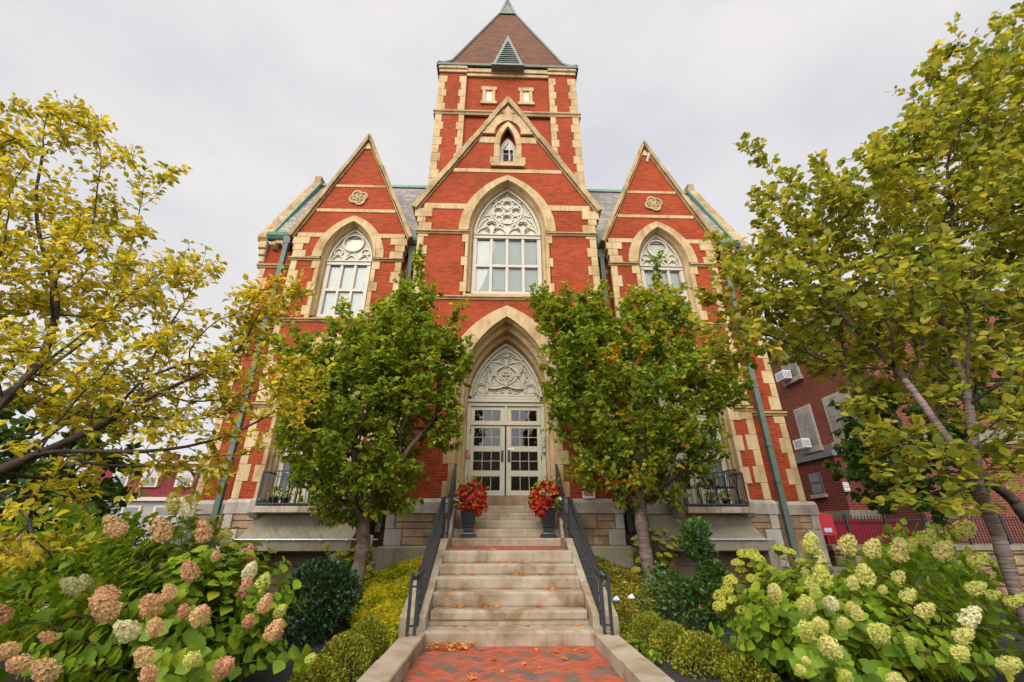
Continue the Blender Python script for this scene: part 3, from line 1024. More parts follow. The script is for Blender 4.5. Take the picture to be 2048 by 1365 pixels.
for s in (1, -1):
    ringf(s * 0.50, 10.28, 0.205, 0.05)
    mb.strip(foil(s * 0.50, 10.28, 0.165, 6, 0.2, 48), 0.02, yt + 0.03, yb, True)
    mb.strip([(s * 0.98, 9.9), (s * 0.93, 10.15), (s * 0.80, 10.42), (s * 0.62, 10.60)], 0.04, yt + 0.01, yb)
    mb.strip([(s * 0.47, 10.52), (s * 0.55, 10.72), (s * 0.75, 10.66)], 0.035, yt + 0.02, yb)
    mb.strip([(s * 0.5, 11.1), (s * 0.40, 11.3), (s * 0.12, 11.52), (0, 11.58)], 0.035, yt + 0.02, yb)
    mb.strip([(s * 0.02, 10.08), (s * 0.10, 10.30), (s * 0.27, 10.42)], 0.035, yt + 0.02, yb)
for k in range(4):     # four cusped lights at the springing
    cx = (k - 1.5) * 0.49
    hp = arc_side(0.235, 9.88, 10.20, 7)
    mb.strip([(cx + x, z) for x, z in hp] + [(cx - x, z) for x, z in reversed(hp[:-1])], 0.04, yt + 0.0, yb)
for k in range(3):
    cx = (k - 1) * 0.49
    mb.strip([(cx, 9.88), (cx, 10.08)], 0.07, yt - 0.01, yb)
    for s in (1, -1):
        mb.strip([(cx, 10.05), (cx + s * 0.09, 10.22), (cx + s * 0.245, 10.34)] if k != 1 else [(cx, 10.0), (cx + s * 0.10, 10.18), (cx + s * 0.30, 10.46)], 0.035, yt + 0.012, yb)
mb.build('tracery', M['trac'], wc)
mb = MB().prism(arch(0, 1.04, zs, 11.75, 9.86), yb - 0.01, yb + 0.03, [circ(0.5, 10.28, 0.15, 20), circ(-0.5, 10.28, 0.15, 20), circ(0, CZ + 0.29, 0.115, 14), circ(0.29, CZ, 0.115, 14), circ(-0.29, CZ, 0.115, 14), circ(0, CZ - 0.29, 0.115, 14)])
mb.build('tracery_panel', M['trac'], wc)
MB().box(-0.9, 0.9, yb + 0.032, yb + 0.04, 9.9, 11.5).build('leaded_pane', paint_mat('leaded_glass', (0.40, 0.385, 0.35, 1), 0.2, 0.3, scale=12), wc)

for s in (1, -1):
    c = s * SX
    zs = 9.0
    wide = [(8.57, 8.85, 1.02), (8.11, 8.57, 0.90), (7.81, 8.11, 1.02), (7.31, 7.81, 0.90), (7.0, 7.31, 1.02), (6.91, 7.0, 0.90)]
    ws = big_window(c, YS, (1.08, 10.59), (0.78, 10.34), (0.672, 10.25), 0, 7.05, zs, 11.21, 3, 0.405, 8.92, 7.98, wide, B)
    mb = MB()
    yt, yb = 11.20, 11.26
    mb.strip(arch(c, 0.645, zs, 10.21, 9.0), 0.055, yt - 0.03, yb, True)
    mb.strip(circ(c, 9.72, 0.31, 32), 0.05, yt - 0.01, yb, True)
    for q in (1, -1):
        mb.strip(circ(c + q * 0.42, 9.37, 0.125, 20), 0.04, yt, yb, True)
        mb.strip([(c + q * 0.60, 9.2), (c + q * 0.585, 9.45), (c + q * 0.44, 9.70), (c + q * 0.36, 9.86)], 0.03, yt + 0.02, yb)
        mb.strip([(c + q * 0.32, 9.95), (c + q * 0.12, 10.08), (c, 10.14)], 0.03, yt + 0.02, yb)
        mb.strip([(c + q * 0.205, 9.02), (c + q * 0.24, 9.18), (c + q * 0.36, 9.27)], 0.03, yt + 0.01, yb)
        mb.strip([(c + q * 0.205, 9.02), (c + q * 0.17, 9.2), (c + q * 0.08, 9.37)], 0.03, yt + 0.01, yb)
        mb.strip([(c + q * 0.205, 9.0), (c + q * 0.205, 9.1)], 0.06, yt - 0.01, yb)
    for k in range(3):
        cx = c + (k - 1) * 0.41
        hp = arc_side(0.19, 9.0, 9.26, 7)
        mb.strip([(cx + x, z) for x, z in hp] + [(cx - x, z) for x, z in reversed(hp[:-1])], 0.035, yt, yb)
    mb.build('tracery', M['trac'], ws)
    MB().prism(arch(c, 0.665, zs, 10.24, 8.97), yb - 0.01, yb + 0.03, [foil(c, 9.72, 0.275, 8, 0.12, 64)]).build('tracery_panel', M['trac'], ws)
    MB().box(c - 0.35, c + 0.35, yb + 0.002, yb + 0.012, 9.4, 10.05).build('leaded_pane', paint_mat('milk_glass', (0.36, 0.345, 0.24, 1) if s < 0 else (0.31, 0.32, 0.255, 1), 0.2, 0.1), ws)

# niche in the middle gable
mb = MB()
voussoirs(mb, 0, (0.80, 14.02, 15.0), (0.46, 14.02, 14.62), YC - 0.07, YC + 0.1, 4)
voussoirs(mb, 0, (0.458, 13.5, 14.615), (0.275, 13.5, 14.37), YC - 0.035, YC + 0.1, 4)
for s in (1, -1):
    mb.bevbox(*sorted((s * 0.44, s * 0.87)), YC - 0.10, YC + 0.05, 13.92, 14.015, 0.015)
    mb.bevbox(*sorted((s * 0.275, s * 0.47)), YC - 0.035, YC + 0.1, 12.9, 13.495, 0.01)
    mb.bevbox(*sorted((s * 0.275, s * 0.60)), YC - 0.035, YC + 0.1, 12.58, 12.896, 0.01)
mb.box(-0.27, 0.27, YC - 0.02, YC + 0.4, 12.56, 12.70)
mb.box(-0.56, 0.56, YC - 0.12, YC + 0.05, 12.42, 12.50)
mb.build('arch_surround', M['stone'], B)
yn = YC + 0.24
wn = MB().prism(arch(0, 0.285, 13.42, 14.08, 12.7), yn, yn + 0.05, [[(-0.18, 12.76), (0.18, 12.76), (0.18, 13.52), (-0.18, 13.52)]]).build('window', M['white'], B)
MB().box(-0.2, 0.2, yn + 0.06, yn + 0.07, 12.7, 13.6).build('dark_room', M['dark'], wn)
mb = MB()
mb.bar((0.05, yn - 0.22, 12.78), (0.05, yn - 0.22, 13.66), 0.035, 0.035)
mb.bar((-0.17, yn - 0.01, 12.78), (-0.17, yn - 0.01, 13.5), 0.03, 0.03)
mb.bar((-0.17, yn - 0.01, 12.78), (0.05, yn - 0.22, 12.78), 0.035, 0.035)
mb.bar((-0.17, yn - 0.01, 13.48), (0.05, yn - 0.22, 13.66), 0.035, 0.035)
mb.bar((-0.18, yn - 0.006, 13.3), (0.18, yn - 0.006, 13.3), 0.03, 0.02)
mb.bar((0.1, yn - 0.006, 12.76), (0.1, yn - 0.006, 13.3), 0.02, 0.03)
mb.build('casement', M['white'], wn)
MB().box(-0.285, 0.285, yn + 0.075, yn + 0.085, 13.2, 14.5).build('brick_infill', M['brick'], B)

# entrance --------------------------------------------------------------------------
mb = MB()
voussoirs(mb, 0, (1.74, 4.6, 7.20), (1.24, 4.6, 6.86), YC - 0.03, YC + 0.15, 5)
for s in (1, -1):
    for z0, z1, wd in ((4.25, 4.597, 1.66), (3.72, 4.25, 1.44), (3.19, 3.72, 1.40), (2.85, 3.19, 1.53), (2.46, 2.85, 1.39), (2.10, 2.46, 1.51)):
        mb.bevbox(*sorted((s * 1.24, s * wd)), YC - 0.025, YC + 0.12, z0 + 0.003, z1 - 0.003, 0.007)
    moulding(mb, *sorted((s * 1.68, s * 2.3)), YC, 4.29, 4.44, 0.06)
mb.build('arch_surround', M['stone'], B)
mb = MB()
n = 16
def L(hw, za, y):
    return [(p[0], y, p[1]) for p in arch(0, hw, 4.6, za, 1.95, n)]
mb.loft([L(1.24, 6.86, YC - 0.01), L(1.25, 6.87, YC + 0.06), L(1.215, 6.80, YC + 0.16), L(1.20, 6.79, YC + 0.24), L(1.225, 6.81, YC + 0.27), L(1.225, 6.81, YC + 0.33),
         L(1.13, 6.66, YC + 0.42), L(1.125, 6.65, YC + 0.58), L(1.15, 6.68, YC + 0.60), L(1.15, 6.68, YC + 0.66), L(1.07, 6.53, YC + 0.74), L(1.055, 6.50, YC + 1.02)])
mb.build('reveal', M['stone'], B, recalc=False)
# tympanum
yt = YD - 0.06
T = MB().prism(arch(0, 1.06, 4.6, 6.52, 4.75), YD - 0.0, YD + 0.1).build('tympanum', M['trac'], B)
mb = MB()
mb.strip(arch(0, 1.0, 4.62, 6.42, 4.80), 0.07, yt, YD + 0.01, True)
mb.strip(arch(0, 0.90, 4.68, 6.25, 4.86), 0.035, yt - 0.01, YD + 0.01, True)
c0 = (0, 5.46)
# four pointed vanes round a carved boss, inside three big circles
for k in range(4):
    a = PI / 4 + k * PI / 2
    tip = Vector((0.66 * math.cos(a), c0[1] + 0.56 * math.sin(a)))
    p1 = Vector((0.34 * math.cos(a - PI / 4), c0[1] + 0.29 * math.sin(a - PI / 4)))
    p2 = Vector((0.34 * math.cos(a + PI / 4), c0[1] + 0.29 * math.sin(a + PI / 4)))
    mb.prism([tuple(p1), tuple(tip), tuple(p2), tuple(p1.lerp(p2, 0.5) + (p1.lerp(p2, 0.5) - Vector(c0)) * 0.12)], yt + 0.015, YD + 0.01)
    mid = (p1 + p2) / 2
    ctr = Vector(c0)
    for p in (p1, p2):
        pts = []
        for q in range(7):
            f = q / 6
            bb = p.lerp(tip, f)
            bulge = (bb - mid).normalized() * 0.05 * math.sin(PI * f)
            pts.append(tuple(bb + bulge))
        mb.strip(pts, 0.04, yt - 0.03, YD + 0.01)
    pts = [tuple(p1.lerp(p2, q / 6) + (ctr - mid).normalized() * (-0.06) * math.sin(PI * q / 6)) for q in range(7)]
    mb.strip(pts, 0.035, yt - 0.03, YD + 0.01)
    for q in range(4):
        pp = mid.lerp(tip, 0.2 + 0.2 * q)
        mb.lathe([(0.001, -0.03 + 0.02), (0.035 - 0.004 * q, 0.0), (0.001, 0.02)], (pp.x, YD - 0.03, pp.y), 8)
    for q in range(9):
        f = (q + 0.5) / 9
        pp = p1.lerp(tip, f) if q % 2 else p2.lerp(tip, f)
        pp = pp.lerp(mid.lerp(tip, f), 0.45)
        mb.strip(circ(pp.x, pp.y, 0.028, 8), 0.02, yt, YD + 0.01, True)
    # bosses
    for rr, pr in ((0.07, 0.06), (0.04, 0.09)):
        mb.strip(foil(p1.x, p1.y, rr, 5, 0.25, 20), 0.03, YD - pr - 0.03, YD + 0.01, True)
    mb.prism(foil(p1.x, p1.y, 0.05, 5, 0.25, 20), YD - 0.09, YD + 0.01)
for rr in (0.12, 0.2):
    mb.strip(foil(c0[0], c0[1], rr, 8, 0.2, 40), 0.03, yt, YD + 0.01, True)
for k in range(8):
    a = k * PI / 4
    mb.strip(circ(0.16 * math.cos(a), c0[1] + 0.15 * math.sin(a), 0.04, 10), 0.022, yt - 0.01, YD + 0.01, True)
mb.strip([(-0.13, c0[1]), (0.13, c0[1])], 0.03, yt - 0.03, YD + 0.01)
mb.strip([(0, c0[1] - 0.13), (0, c0[1] + 0.13)], 0.03, yt - 0.03, YD + 0.01)
for s in (1, -1):
    mb.strip(circ(s * 0.69, 5.06, 0.175, 24), 0.04, yt, YD + 0.01, True)
    mb.strip(foil(s * 0.69, 5.06, 0.13, 8, 0.15, 32), 0.025, yt + 0.01, YD + 0.01, True)
    pts = [(s * (0.30 + 0.36 * math.cos(t)), 5.46 + 0.40 * math.sin(t)) for t in np.linspace(-PI / 2 * 0.8, PI / 2 * 0.8, 14)]
    mb.strip(pts, 0.022, yt + 0.03, YD + 0.01)
    pts = [(s * (0.36 + 0.22 * math.cos(t)), 5.46 + 0.27 * math.sin(t)) for t in np.linspace(-PI / 2 * 0.9, PI / 2 * 0.9, 12)]
    mb.strip(pts, 0.022, yt + 0.005, YD + 0.01)
    for q in range(5):
        t = -PI * 0.35 + q * PI * 0.175
        mb.strip(circ(s * (0.40 + 0.17 * math.cos(t)), 5.46 + 0.27 * math.sin(t), 0.045, 10), 0.02, yt + 0.01, YD + 0.01, True)
    mb.strip([(s * 0.02, 6.2), (s * 0.25, 5.98), (s * 0.5, 5.93)], 0.025, yt, YD + 0.01)
for zz, sg in ((5.46 + 0.30, 1), (5.46 - 0.30, -1)):
    pts = [(0.50 * math.sin(t), zz + sg * 0.27 * math.cos(t)) for t in np.linspace(-PI / 2 * 0.85, PI / 2 * 0.85, 14)]
    mb.strip(pts, 0.022, yt + 0.03, YD + 0.01)
    for q in range(4):
        t = -0.9 + q * 0.6
        mb.strip(circ(0.36 * math.sin(t), zz + sg * 0.17 * math.cos(t), 0.05, 10), 0.02, yt + 0.01, YD + 0.01, True)
mb.strip(circ(0, 6.12, 0.10, 18), 0.03, yt, YD + 0.01, True)
mb.strip(foil(0, 6.12, 0.065, 6, 0.2, 24), 0.02, yt + 0.01, YD + 0.01, True)
mb.build('carved_relief', M['trac'], T)
mb = MB()
mb.box(-1.06, 1.06, YD - 0.10, YD + 0.1, 4.66, 4.745)
mb.box(-1.06, 1.06, YD - 0.05, YD + 0.1, 4.56, 4.657)
for s in (1, -1):
    mb.box(*sorted((s * 0.96, s * 1.06)), YD - 0.04, YD + 0.08, 2.1, 4.557)
mb.box(-0.955, 0.955, YD - 0.04, YD + 0.08, 4.03, 4.09)
mb.box(-0.03, 0.03, YD - 0.04, YD + 0.08, 4.092, 4.555)
mb.build('door_frame', M['cream'], B)
def glazed(name, x0, x1, z0, z1, panels, y, par, cols=3, rows=2):
    o = MB().prism([(x0, z0), (x1, z0), (x1, z1), (x0, z1)], y, y + 0.05, [[(a, zz0), (b, zz0), (b, zz1), (a, zz1)] for a, b, zz0, zz1, r in panels]).build(name, M['cream'], par)
    for a, b, zz0, zz1, r in panels:
        MB().add([(a, y + 0.025, zz0), (b, y + 0.025, zz0), (b, y + 0.025, zz1), (a, y + 0.025, zz1)], [(0, 1, 2, 3)]).build('pane', M['glass'], o, recalc=False)
        mm = MB()
        for k in range(1, cols):
            x = a + (b - a) * k / cols
            mm.box(x - 0.008, x + 0.008, y + 0.012, y + 0.034, zz0, zz1)
        for k in range(1, r):
            z = zz0 + (zz1 - zz0) * k / r
            mm.box(a, b, y + 0.0115, y + 0.0335, z - 0.008, z + 0.008)
        if r == 1:
            for q_ in mm.pieces(0.0):
                q_.build('glazing_bar', M['white'], o)
        else:
            mm.build('glazing_bar', M['white'], o)
    return o
for s in (1, -1):
    xa, xb = sorted((s * 0.02, s * 0.955))
    pa, pb = sorted((s * 0.148, s * 0.855))
    d = glazed('entrance_door', xa, xb, 2.20, 4.025, [(pa, pb, 3.466, 3.948, 2), (pa, pb, 2.835, 3.325, 2), (pa, pb, 2.34, 2.69, 1)], YD, B)
    mh = MB()
    mh.box(*sorted((s * 0.055, s * 0.125)), YD - 0.015, YD - 0.001, 3.06, 3.35)
    mh.bar((s * 0.09, YD - 0.06, 3.10), (s * 0.09, YD - 0.06, 3.31), 0.03, 0.03)
    mh.bar((s * 0.09, YD - 0.07, 3.12), (s * 0.09, YD, 3.12), 0.02, 0.02)
    mh.bar((s * 0.09, YD - 0.07, 3.29), (s * 0.09, YD, 3.29), 0.02, 0.02)
    mh.build('handle', M['iron'], d)
    mh = MB()
    for z in (2.4, 3.1, 3.8):
        mh.box(*sorted((s * 0.945, s * 0.965)), YD - 0.05, YD - 0.001, z, z + 0.12)
    mh.build('hinge', M['iron'], d)
    glazed('transom_light', *sorted((s * 0.032, s * 0.955)), 4.092, 4.555, [(*sorted((s * 0.148, s * 0.855)), 4.15, 4.45, 1)], YD, B, 3)
    # corbel light of the wall below the hall: dim entrance hall behind the glass
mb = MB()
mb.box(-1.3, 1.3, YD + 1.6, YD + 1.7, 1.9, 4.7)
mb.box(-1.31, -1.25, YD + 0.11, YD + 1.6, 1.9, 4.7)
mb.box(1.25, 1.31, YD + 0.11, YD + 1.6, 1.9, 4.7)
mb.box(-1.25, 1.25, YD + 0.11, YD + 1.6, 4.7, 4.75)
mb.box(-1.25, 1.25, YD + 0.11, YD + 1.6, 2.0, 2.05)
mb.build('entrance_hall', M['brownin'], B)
MB().box(0.055, 0.225, YD - 0.006, YD - 0.001, 3.378, 3.42).build('door_notice', M['signwhite'], B)
MB().box(-1.04, 1.04, YD - 0.35, YD + 0.05, 1.85, 2.195).build('threshold', M['brown'], B)
o = tag(MB().tube([(1.33, YC - 0.10, 3.42), (1.33, YC - 0.10, 3.96)], 0.048, 12).box(1.30, 1.36, YC - 0.07, YC - 0.02, 3.5, 3.9).build('wall_lamp', M['iron'], None), 'black cylinder wall lamp on the stone door surround', 'lamp')
o = tag(MB().bevbox(-1.04, -0.98, YD - 0.12, YD - 0.045, 3.15, 3.35, 0.01).build('call_box', paint_mat('pink_paint', (0.50, 0.13, 0.14, 1), 0.4), None), 'small pink call box left of the entrance doors', 'call box')
o = tag(MB().bevbox(0.985, 1.05, YD - 0.11, YD - 0.045, 3.42, 3.70, 0.01).bevbox(0.975, 1.06, YD - 0.13, YD - 0.045, 3.28, 3.40, 0.01).build('intercom', M['pipe'], None), 'grey metal intercom on the jamb right of the entrance doors', 'intercom')

# ground floor side arches with balcony doors ------------------------------------
for s in (1, -1):
    c = s * SX
    mb = MB()
    voussoirs(mb, c, (1.40, 4.45, 6.48), (1.02, 4.45, 6.18), YS - 0.03, YS + 0.12, 5)
    for q in (1, -1):
        for z0, z1, wd in ((4.05, 4.446, 1.36), (3.66, 4.05, 1.12), (3.26, 3.66, 1.26), (2.86, 3.26, 1.12), (2.46, 2.86, 1.26), (2.08, 2.46, 1.12)):
            mb.bevbox(*sorted((c + q * 1.02, c + q * wd)), YS - 0.025, YS + 0.12, z0 + 0.003, z1 - 0.003, 0.007)
    mb.build('arch_surround', M['stone'], B)
    mb = MB()
    Lq = lambda hw, za, y: [(p[0], y, p[1]) for p in arch(c, hw, 4.45, za, 1.9, 14)]
    mb.loft([Lq(1.02, 6.18, YS - 0.01), Lq(1.0, 6.14, YS + 0.1), Lq(0.96, 6.08, YS + 0.13), Lq(0.95, 6.06, YS + 0.22), Lq(0.90, 5.98, YS + 0.26), Lq(0.88, 5.95, YS + 0.45)])
    mb.build('reveal', M['stone'], B, recalc=False)
    y = YS + 0.34
    mb = MB()
    mb.prism(arch(c, 0.90, 4.45, 5.97, 4.1), y, y + 0.05)
    mb.strip(arch(c, 0.7, 4.5, 5.7, 4.25), 0.05, y - 0.03, y + 0.01, True)
    mb.strip(circ(c, 4.95, 0.38, 28), 0.05, y - 0.03, y + 0.01, True)
    mb.build('tympanum', M['trac'], B)
    for q in (1, -1):
        xa, xb = sorted((c + q * 0.01, c + q * 0.89))
        pa, pb = sorted((c + q * 0.14, c + q * 0.76))
        glazed('balcony_door', xa, xb, 1.98, 4.09, [(pa, pb, 3.25, 3.9, 2), (pa, pb, 2.35, 3.1, 2)], y, B, 3)
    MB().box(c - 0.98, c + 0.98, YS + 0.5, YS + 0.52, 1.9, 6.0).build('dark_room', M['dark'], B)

# base: granite course, brownstone, concrete ------------------------------------------
def plinth(x0, x1, y, par, seed, zb=1.08, ends=(True, True)):
    r = random.Random(seed)
    g = MB()
    n = max(1, round((x1 - x0) / 0.75))
    xs = [x0 + (x1 - x0) * (k + (r.uniform(-0.1, 0.1) if 0 < k < n else 0)) / n for k in range(n + 1)]
    for a, b in zip(xs, xs[1:]):
        pr = [(y + 0.3, 1.755), (y, 1.755), (y - 0.004, 1.99), (y + 0.09, 2.075), (y + 0.3, 2.085)]
        g.prism(pr, a + 0.003, b - 0.003, ax='x')
    bs = MB()
    for z0, z1 in ((1.42, 1.751), (zb, 1.417)):
        a, b = x0 + 0.03, x1 - 0.03
        k = 0.20 if (z0 > 1.2) else 0.38
        if ends[0]:
            g.bevbox(a, a + k, y + 0.015, y + 0.3, z0 + 0.004, z1, 0.015)
            a += k + 0.006
        if ends[1]:
            g.bevbox(b - k, b, y + 0.015, y + 0.3, z0 + 0.004, z1, 0.015)
            b -= k + 0.006
        x = a
        while x < b - 0.02:
            w_ = min(r.uniform(0.35, 0.9), b - x)
            if b - x - w_ < 0.2:
                w_ = b - x
            if r.random() < 0.5:
                zm = z0 + (z1 - z0) * r.uniform(0.4, 0.6)
                bs.bevbox(x + 0.004, x + w_ - 0.004, y + 0.035, y + 0.3, z0 + 0.006, zm - 0.004, 0.02)
                bs.bevbox(x + 0.004, x + w_ - 0.004, y + 0.03, y + 0.3, zm + 0.004, z1, 0.02)
            else:
                bs.bevbox(x + 0.004, x + w_ - 0.004, y + 0.03, y + 0.3, z0 + 0.006, z1, 0.02)
            x += w_
    bs.box(x0 + 0.05, x1 - 0.05, y + 0.06, y + 0.28, zb - 0.6, 1.75)
    g.build('granite_plinth', M['granite'], par)
    bs.build('brownstone_base', M['brown'], par)
plinth(1.24, 2.74, YC - 0.10, B, 1, ends=(False, True))
plinth(-2.74, -1.24, YC - 0.10, B, 2, ends=(True, False))
for s in (1, -1):
    c = s * SX
    plinth(*sorted((s * 2.77, s * 3.2)), YW - 0.12, B, 3, 0.3, (False, False))
    plinth(*sorted((s * (SX - 1.68), s * (SX - 0.92))), YS - 0.12, B, 4 + s, 0.3, (False, False))
    plinth(*sorted((s * (SX + 0.92), s * (SX + 1.69))), YS - 0.12, B, 8 + s, 0.3, (s < 0, s > 0))
    plinth(*sorted((s * 6.56, s * 7.86)), YW - 0.12, B, 12 + s, 0.3, (s < 0, s > 0))
    MB().box(*sorted((s * 7.4, s * 7.84)), YW + 0.19, 24, -1, 2.06).build('granite_plinth', M['granite'], B)
    # concrete ledge beside the steps
    mb = MB()
    mb.prism([(10.52, -1), (10.14, -1), (10.14, 1.05), (10.17, 1.085), (10.52, 1.085)], *sorted((s * 1.47, s * 2.72)), ax='x')
    mb.prism([(11.2, -1), (10.42, -1), (10.42, 1.04), (11.2, 1.04)], *sorted((s * 2.722, s * 3.25)), ax='x')
    mb.build('concrete_ledge', M['concrete'], B)
    # balcony
    bal = MB().prism([(10.94, 1.89), (10.26, 1.89), (10.26, 1.76), (10.94, 1.72)], c - 0.73, c + 0.73, ax='x').build('balcony_slab', stone_mat('balcony_stone', (0.30, 0.22, 0.14, 1), (0.46, 0.37, 0.27, 1), (0.52, 0.44, 0.35, 1), 2.5, 60, streak=0.8), B)
    for q in (1, -1):
        mb = MB()
        mb.prism([(10.93, 1.65), (10.55, 1.66), (10.42, 1.76), (10.42, 2.0), (10.5, 2.07), (10.93, 2.07)], *sorted((c + q * 0.735, c + q * 0.915)), ax='x')
        mb.build('corbel', M['granite'], bal)
    mb = MB()
    yr = 10.31
    for z in (1.94, 2.64):
        mb.bar((c - 0.70, yr, z), (c + 0.70, yr, z), 0.03, 0.03)
        for q in (1, -1):
            mb.bar((c + q * 0.70, yr + 0.016, z), (c + q * 0.70, 10.93, z), 0.03, 0.03)
    mb.bar((c - 0.70, yr, 2.52), (c + 0.70, yr, 2.52), 0.015, 0.02)
    n = 13
    for k in range(n):
        x = c - 0.70 + 1.4 * k / (n - 1)
        mb.bar((x, yr - 0.001, 1.9), (x, yr - 0.001, 2.635), 0.034 if k in (0, n - 1) else 0.014, 0.034 if k in (0, n - 1) else 0.014)
    for q in (1, -1):
        for k in range(1, 6):
            yq = yr + 0.1 * k
            mb.bar((c + q * 0.70, yq, 1.9), (c + q * 0.70, yq, 2.63), 0.014, 0.014)
    for k in (4, 8):
        x = c - 0.70 + 1.4 * k / (n - 1)
        mb.strip(circ(x, 2.58, 0.04, 14), 0.012, yr - 0.012, yr + 0.002, True)
    mb.build('balcony_railing', M['iron'], bal)
    # concrete canopy over the basement entrance
    pr = [(11.1, 1.72), (10.62, 1.72), (10.62, 1.52), (10.14, 1.21), (10.14, 1.00), (10.20, 0.97), (11.1, 0.97)]
    x0, x1 = sorted((s * 3.3, s * 5.72))
    mb = MB()
    n = 7 if s < 0 else 2
    for k in range(n):
        mb.prism(pr, x0 + (x1 - x0) * k / n + 0.003, x0 + (x1 - x0) * (k + 1) / n - 0.003, ax='x')
    can = mb.build('concrete_canopy', M['concrete'], B)
    mb = MB().tube([(s * 2.73, 10.10, 1.215), (s * 5.78, 10.10, 1.215)], 0.017, 8)
    for k in range(5):
        x = s * (3.4 + 0.55 * k)
        mb.box(x - 0.02, x + 0.02, 10.09, 10.14, 1.19, 1.24)
    mb.build('pipe_rail', M['pipe'], can)
    mb = MB()
    mb.box(*sorted((s * 5.722, s * 5.95)), 10.2, 11.1, -1.2, 1.2)
    mb.box(*sorted((s * 5.952, s * 7.9)), 10.75, 11.2, -1.2, 0.62)
    mb.build('concrete_wall', M['concrete'], B)
    mb = MB()
    for k in range(6):
        z = -1.2 + k * 0.37
        mb.bevbox(*sorted((s * 3.26, s * 5.72)), 11.0, 11.1, z + 0.005, z + 0.365, 0.012)
    mb.build('garage_door', M['garage'], B)
# ================================================================ ground, path, steps
def sm(t):
    t = min(1.0, max(0.0, t))
    return t * t * (3 - 2 * t)
def bank(x, y):
    ax = abs(x)
    h = 0.90 * sm((y - 6.5) / 3.7) * min(1.0, max(0.0, (4.3 - ax) / 2.8))
    h += 0.06 * sm((ax - 1.2) / 2.0) * sm((6.5 - y) / 3.0) * sm((y + 1) / 2)
    if ax > 3.0:
        h -= 0.75 * sm((ax - 3.0) / 1.2) * sm((y - 8.0) / 1.5) * (1 - sm((ax - 6.2) / 1.5)) * (1 - sm((y - 11) / 1))
    if x > 6:
        h -= 0.3 * sm((x - 6) / 3) * sm((y - 3) / 4)
    return h
def grid_obj(name, mat, xs, ys, zf, skip=None):
    V = [(x, y, zf(x, y)) for y in ys for x in xs]
    nx = len(xs)
    Fc = []
    for j in range(len(ys) - 1):
        for i in range(nx - 1):
            if skip and skip((xs[i] + xs[i + 1]) / 2, (ys[j] + ys[j + 1]) / 2):
                continue
            Fc.append((j * nx + i, j * nx + i + 1, (j + 1) * nx + i + 1, (j + 1) * nx + i))
    q = MB()
    q.add(V, Fc)
    return q.build(name, mat, None, True, recalc=False)
xs = sorted(set([-300, -120, -60, -30, -20, -14, 14, 20, 30, 60, 120, 300] + [round(-10 + 0.2 * i, 2) for i in range(101)]))
ys = sorted(set([-200, -80, -30, -12, -6, 16, 20, 30, 60, 120, 400] + [round(-3 + 0.2 * i, 2) for i in range(86)]))
struct(grid_obj('ground', M['soil'], xs, ys, lambda x, y: bank(x, y) + (0.012 * math.sin(x * 7.3 + y * 3.1) + 0.012 * math.sin(y * 9.1 - x * 4.7) if abs(x) < 10 and -3 < y < 14 else 0) - (0.12 if abs(x) < 1.25 else 0), None))
# neighbouring roads
q = MB()
q.box(10.2, 300, 14.6, 26, -0.4, 0.98)
struct(q.build('road', M['asphalt']))

# herringbone path
q = MB()
bw, bl, gap = 0.098, 0.20, 0.005
y_end = 6.72
W_ = 1.10
ang = math.radians(45)
def clip_rect(poly, x0, x1, y0, y1):
    def cl(p, inside, cut):
        o = []
        for i in range(len(p)):
            a, b = p[i - 1], p[i]
            if inside(b):
                if not inside(a):
                    o.append(cut(a, b))
                o.append(b)
            elif inside(a):
                o.append(cut(a, b))
        return o
    lx = lambda v: (lambda a, b: (v, a[1] + (b[1] - a[1]) * (v - a[0]) / (b[0] - a[0])))
    ly = lambda v: (lambda a, b: (a[0] + (b[0] - a[0]) * (v - a[1]) / (b[1] - a[1]), v))
    for ins, cu in ((lambda p: p[0] >= x0, lx(x0)), (lambda p: p[0] <= x1, lx(x1)), (lambda p: p[1] >= y0, ly(y0)), (lambda p: p[1] <= y1, ly(y1))):
        poly = cl(poly, ins, cu)
        if len(poly) < 3:
            return []
    return poly
def herring(q, x0, x1, y0, y1, z, rot=0.0, cx=0, cy=0, slope=0.0):
    U = 0.1
    ca, sa = math.cos(rot), math.sin(rot)
    n = int(max(x1 - x0, y1 - y0) / U) + 6
    for i in range(-n, n):
        for j in range(-n, n):
            # horizontal brick covers (i,j),(i+1,j) when (i + j) % 4 == 0 ; vertical covers (i,j),(i,j+1) when (i + j) % 4 == 2 ... staggered
            k = (i - j) % 4
            if k == 0:
                r = (i, j, i + 2, j + 1)
            elif k == 2:
                r = (i, j - 1, i + 1, j + 1)
            else:
                continue
            g = 0.028
            a0, b0, a1, b1 = r[0] + g, r[1] + g, r[2] - g, r[3] - g
            P = [(a0, b0), (a1, b0), (a1, b1), (a0, b1)]
            P = [(cx + (u * ca - v * sa) * U, cy + (u * sa + v * ca) * U) for u, v in P]
            P = clip_rect(P, x0, x1, y0, y1)
            if len(P) >= 3:
                zz = z + R.uniform(-0.0015, 0.0015)
                nP = len(P)
                q.add([(p[0], p[1], zz + slope * (p[1] - y0)) for p in P] + [(p[0], p[1], zz - 0.02 + slope * (p[1] - y0)) for p in P],
                      [tuple(range(nP))] + [(t, (t + 1) % nP, nP + (t + 1) % nP, nP + t) for t in range(nP)])
herring(q, -W_, W_, 1.5, y_end, 0.0, math.radians(45), 0, 4.2)
o = q.build('path', M['paver'], None, False, recalc=False)
struct(o)
q = MB().box(-W_, W_, -6, y_end, -0.08, -0.006)
struct(q.build('path', M['grout']))

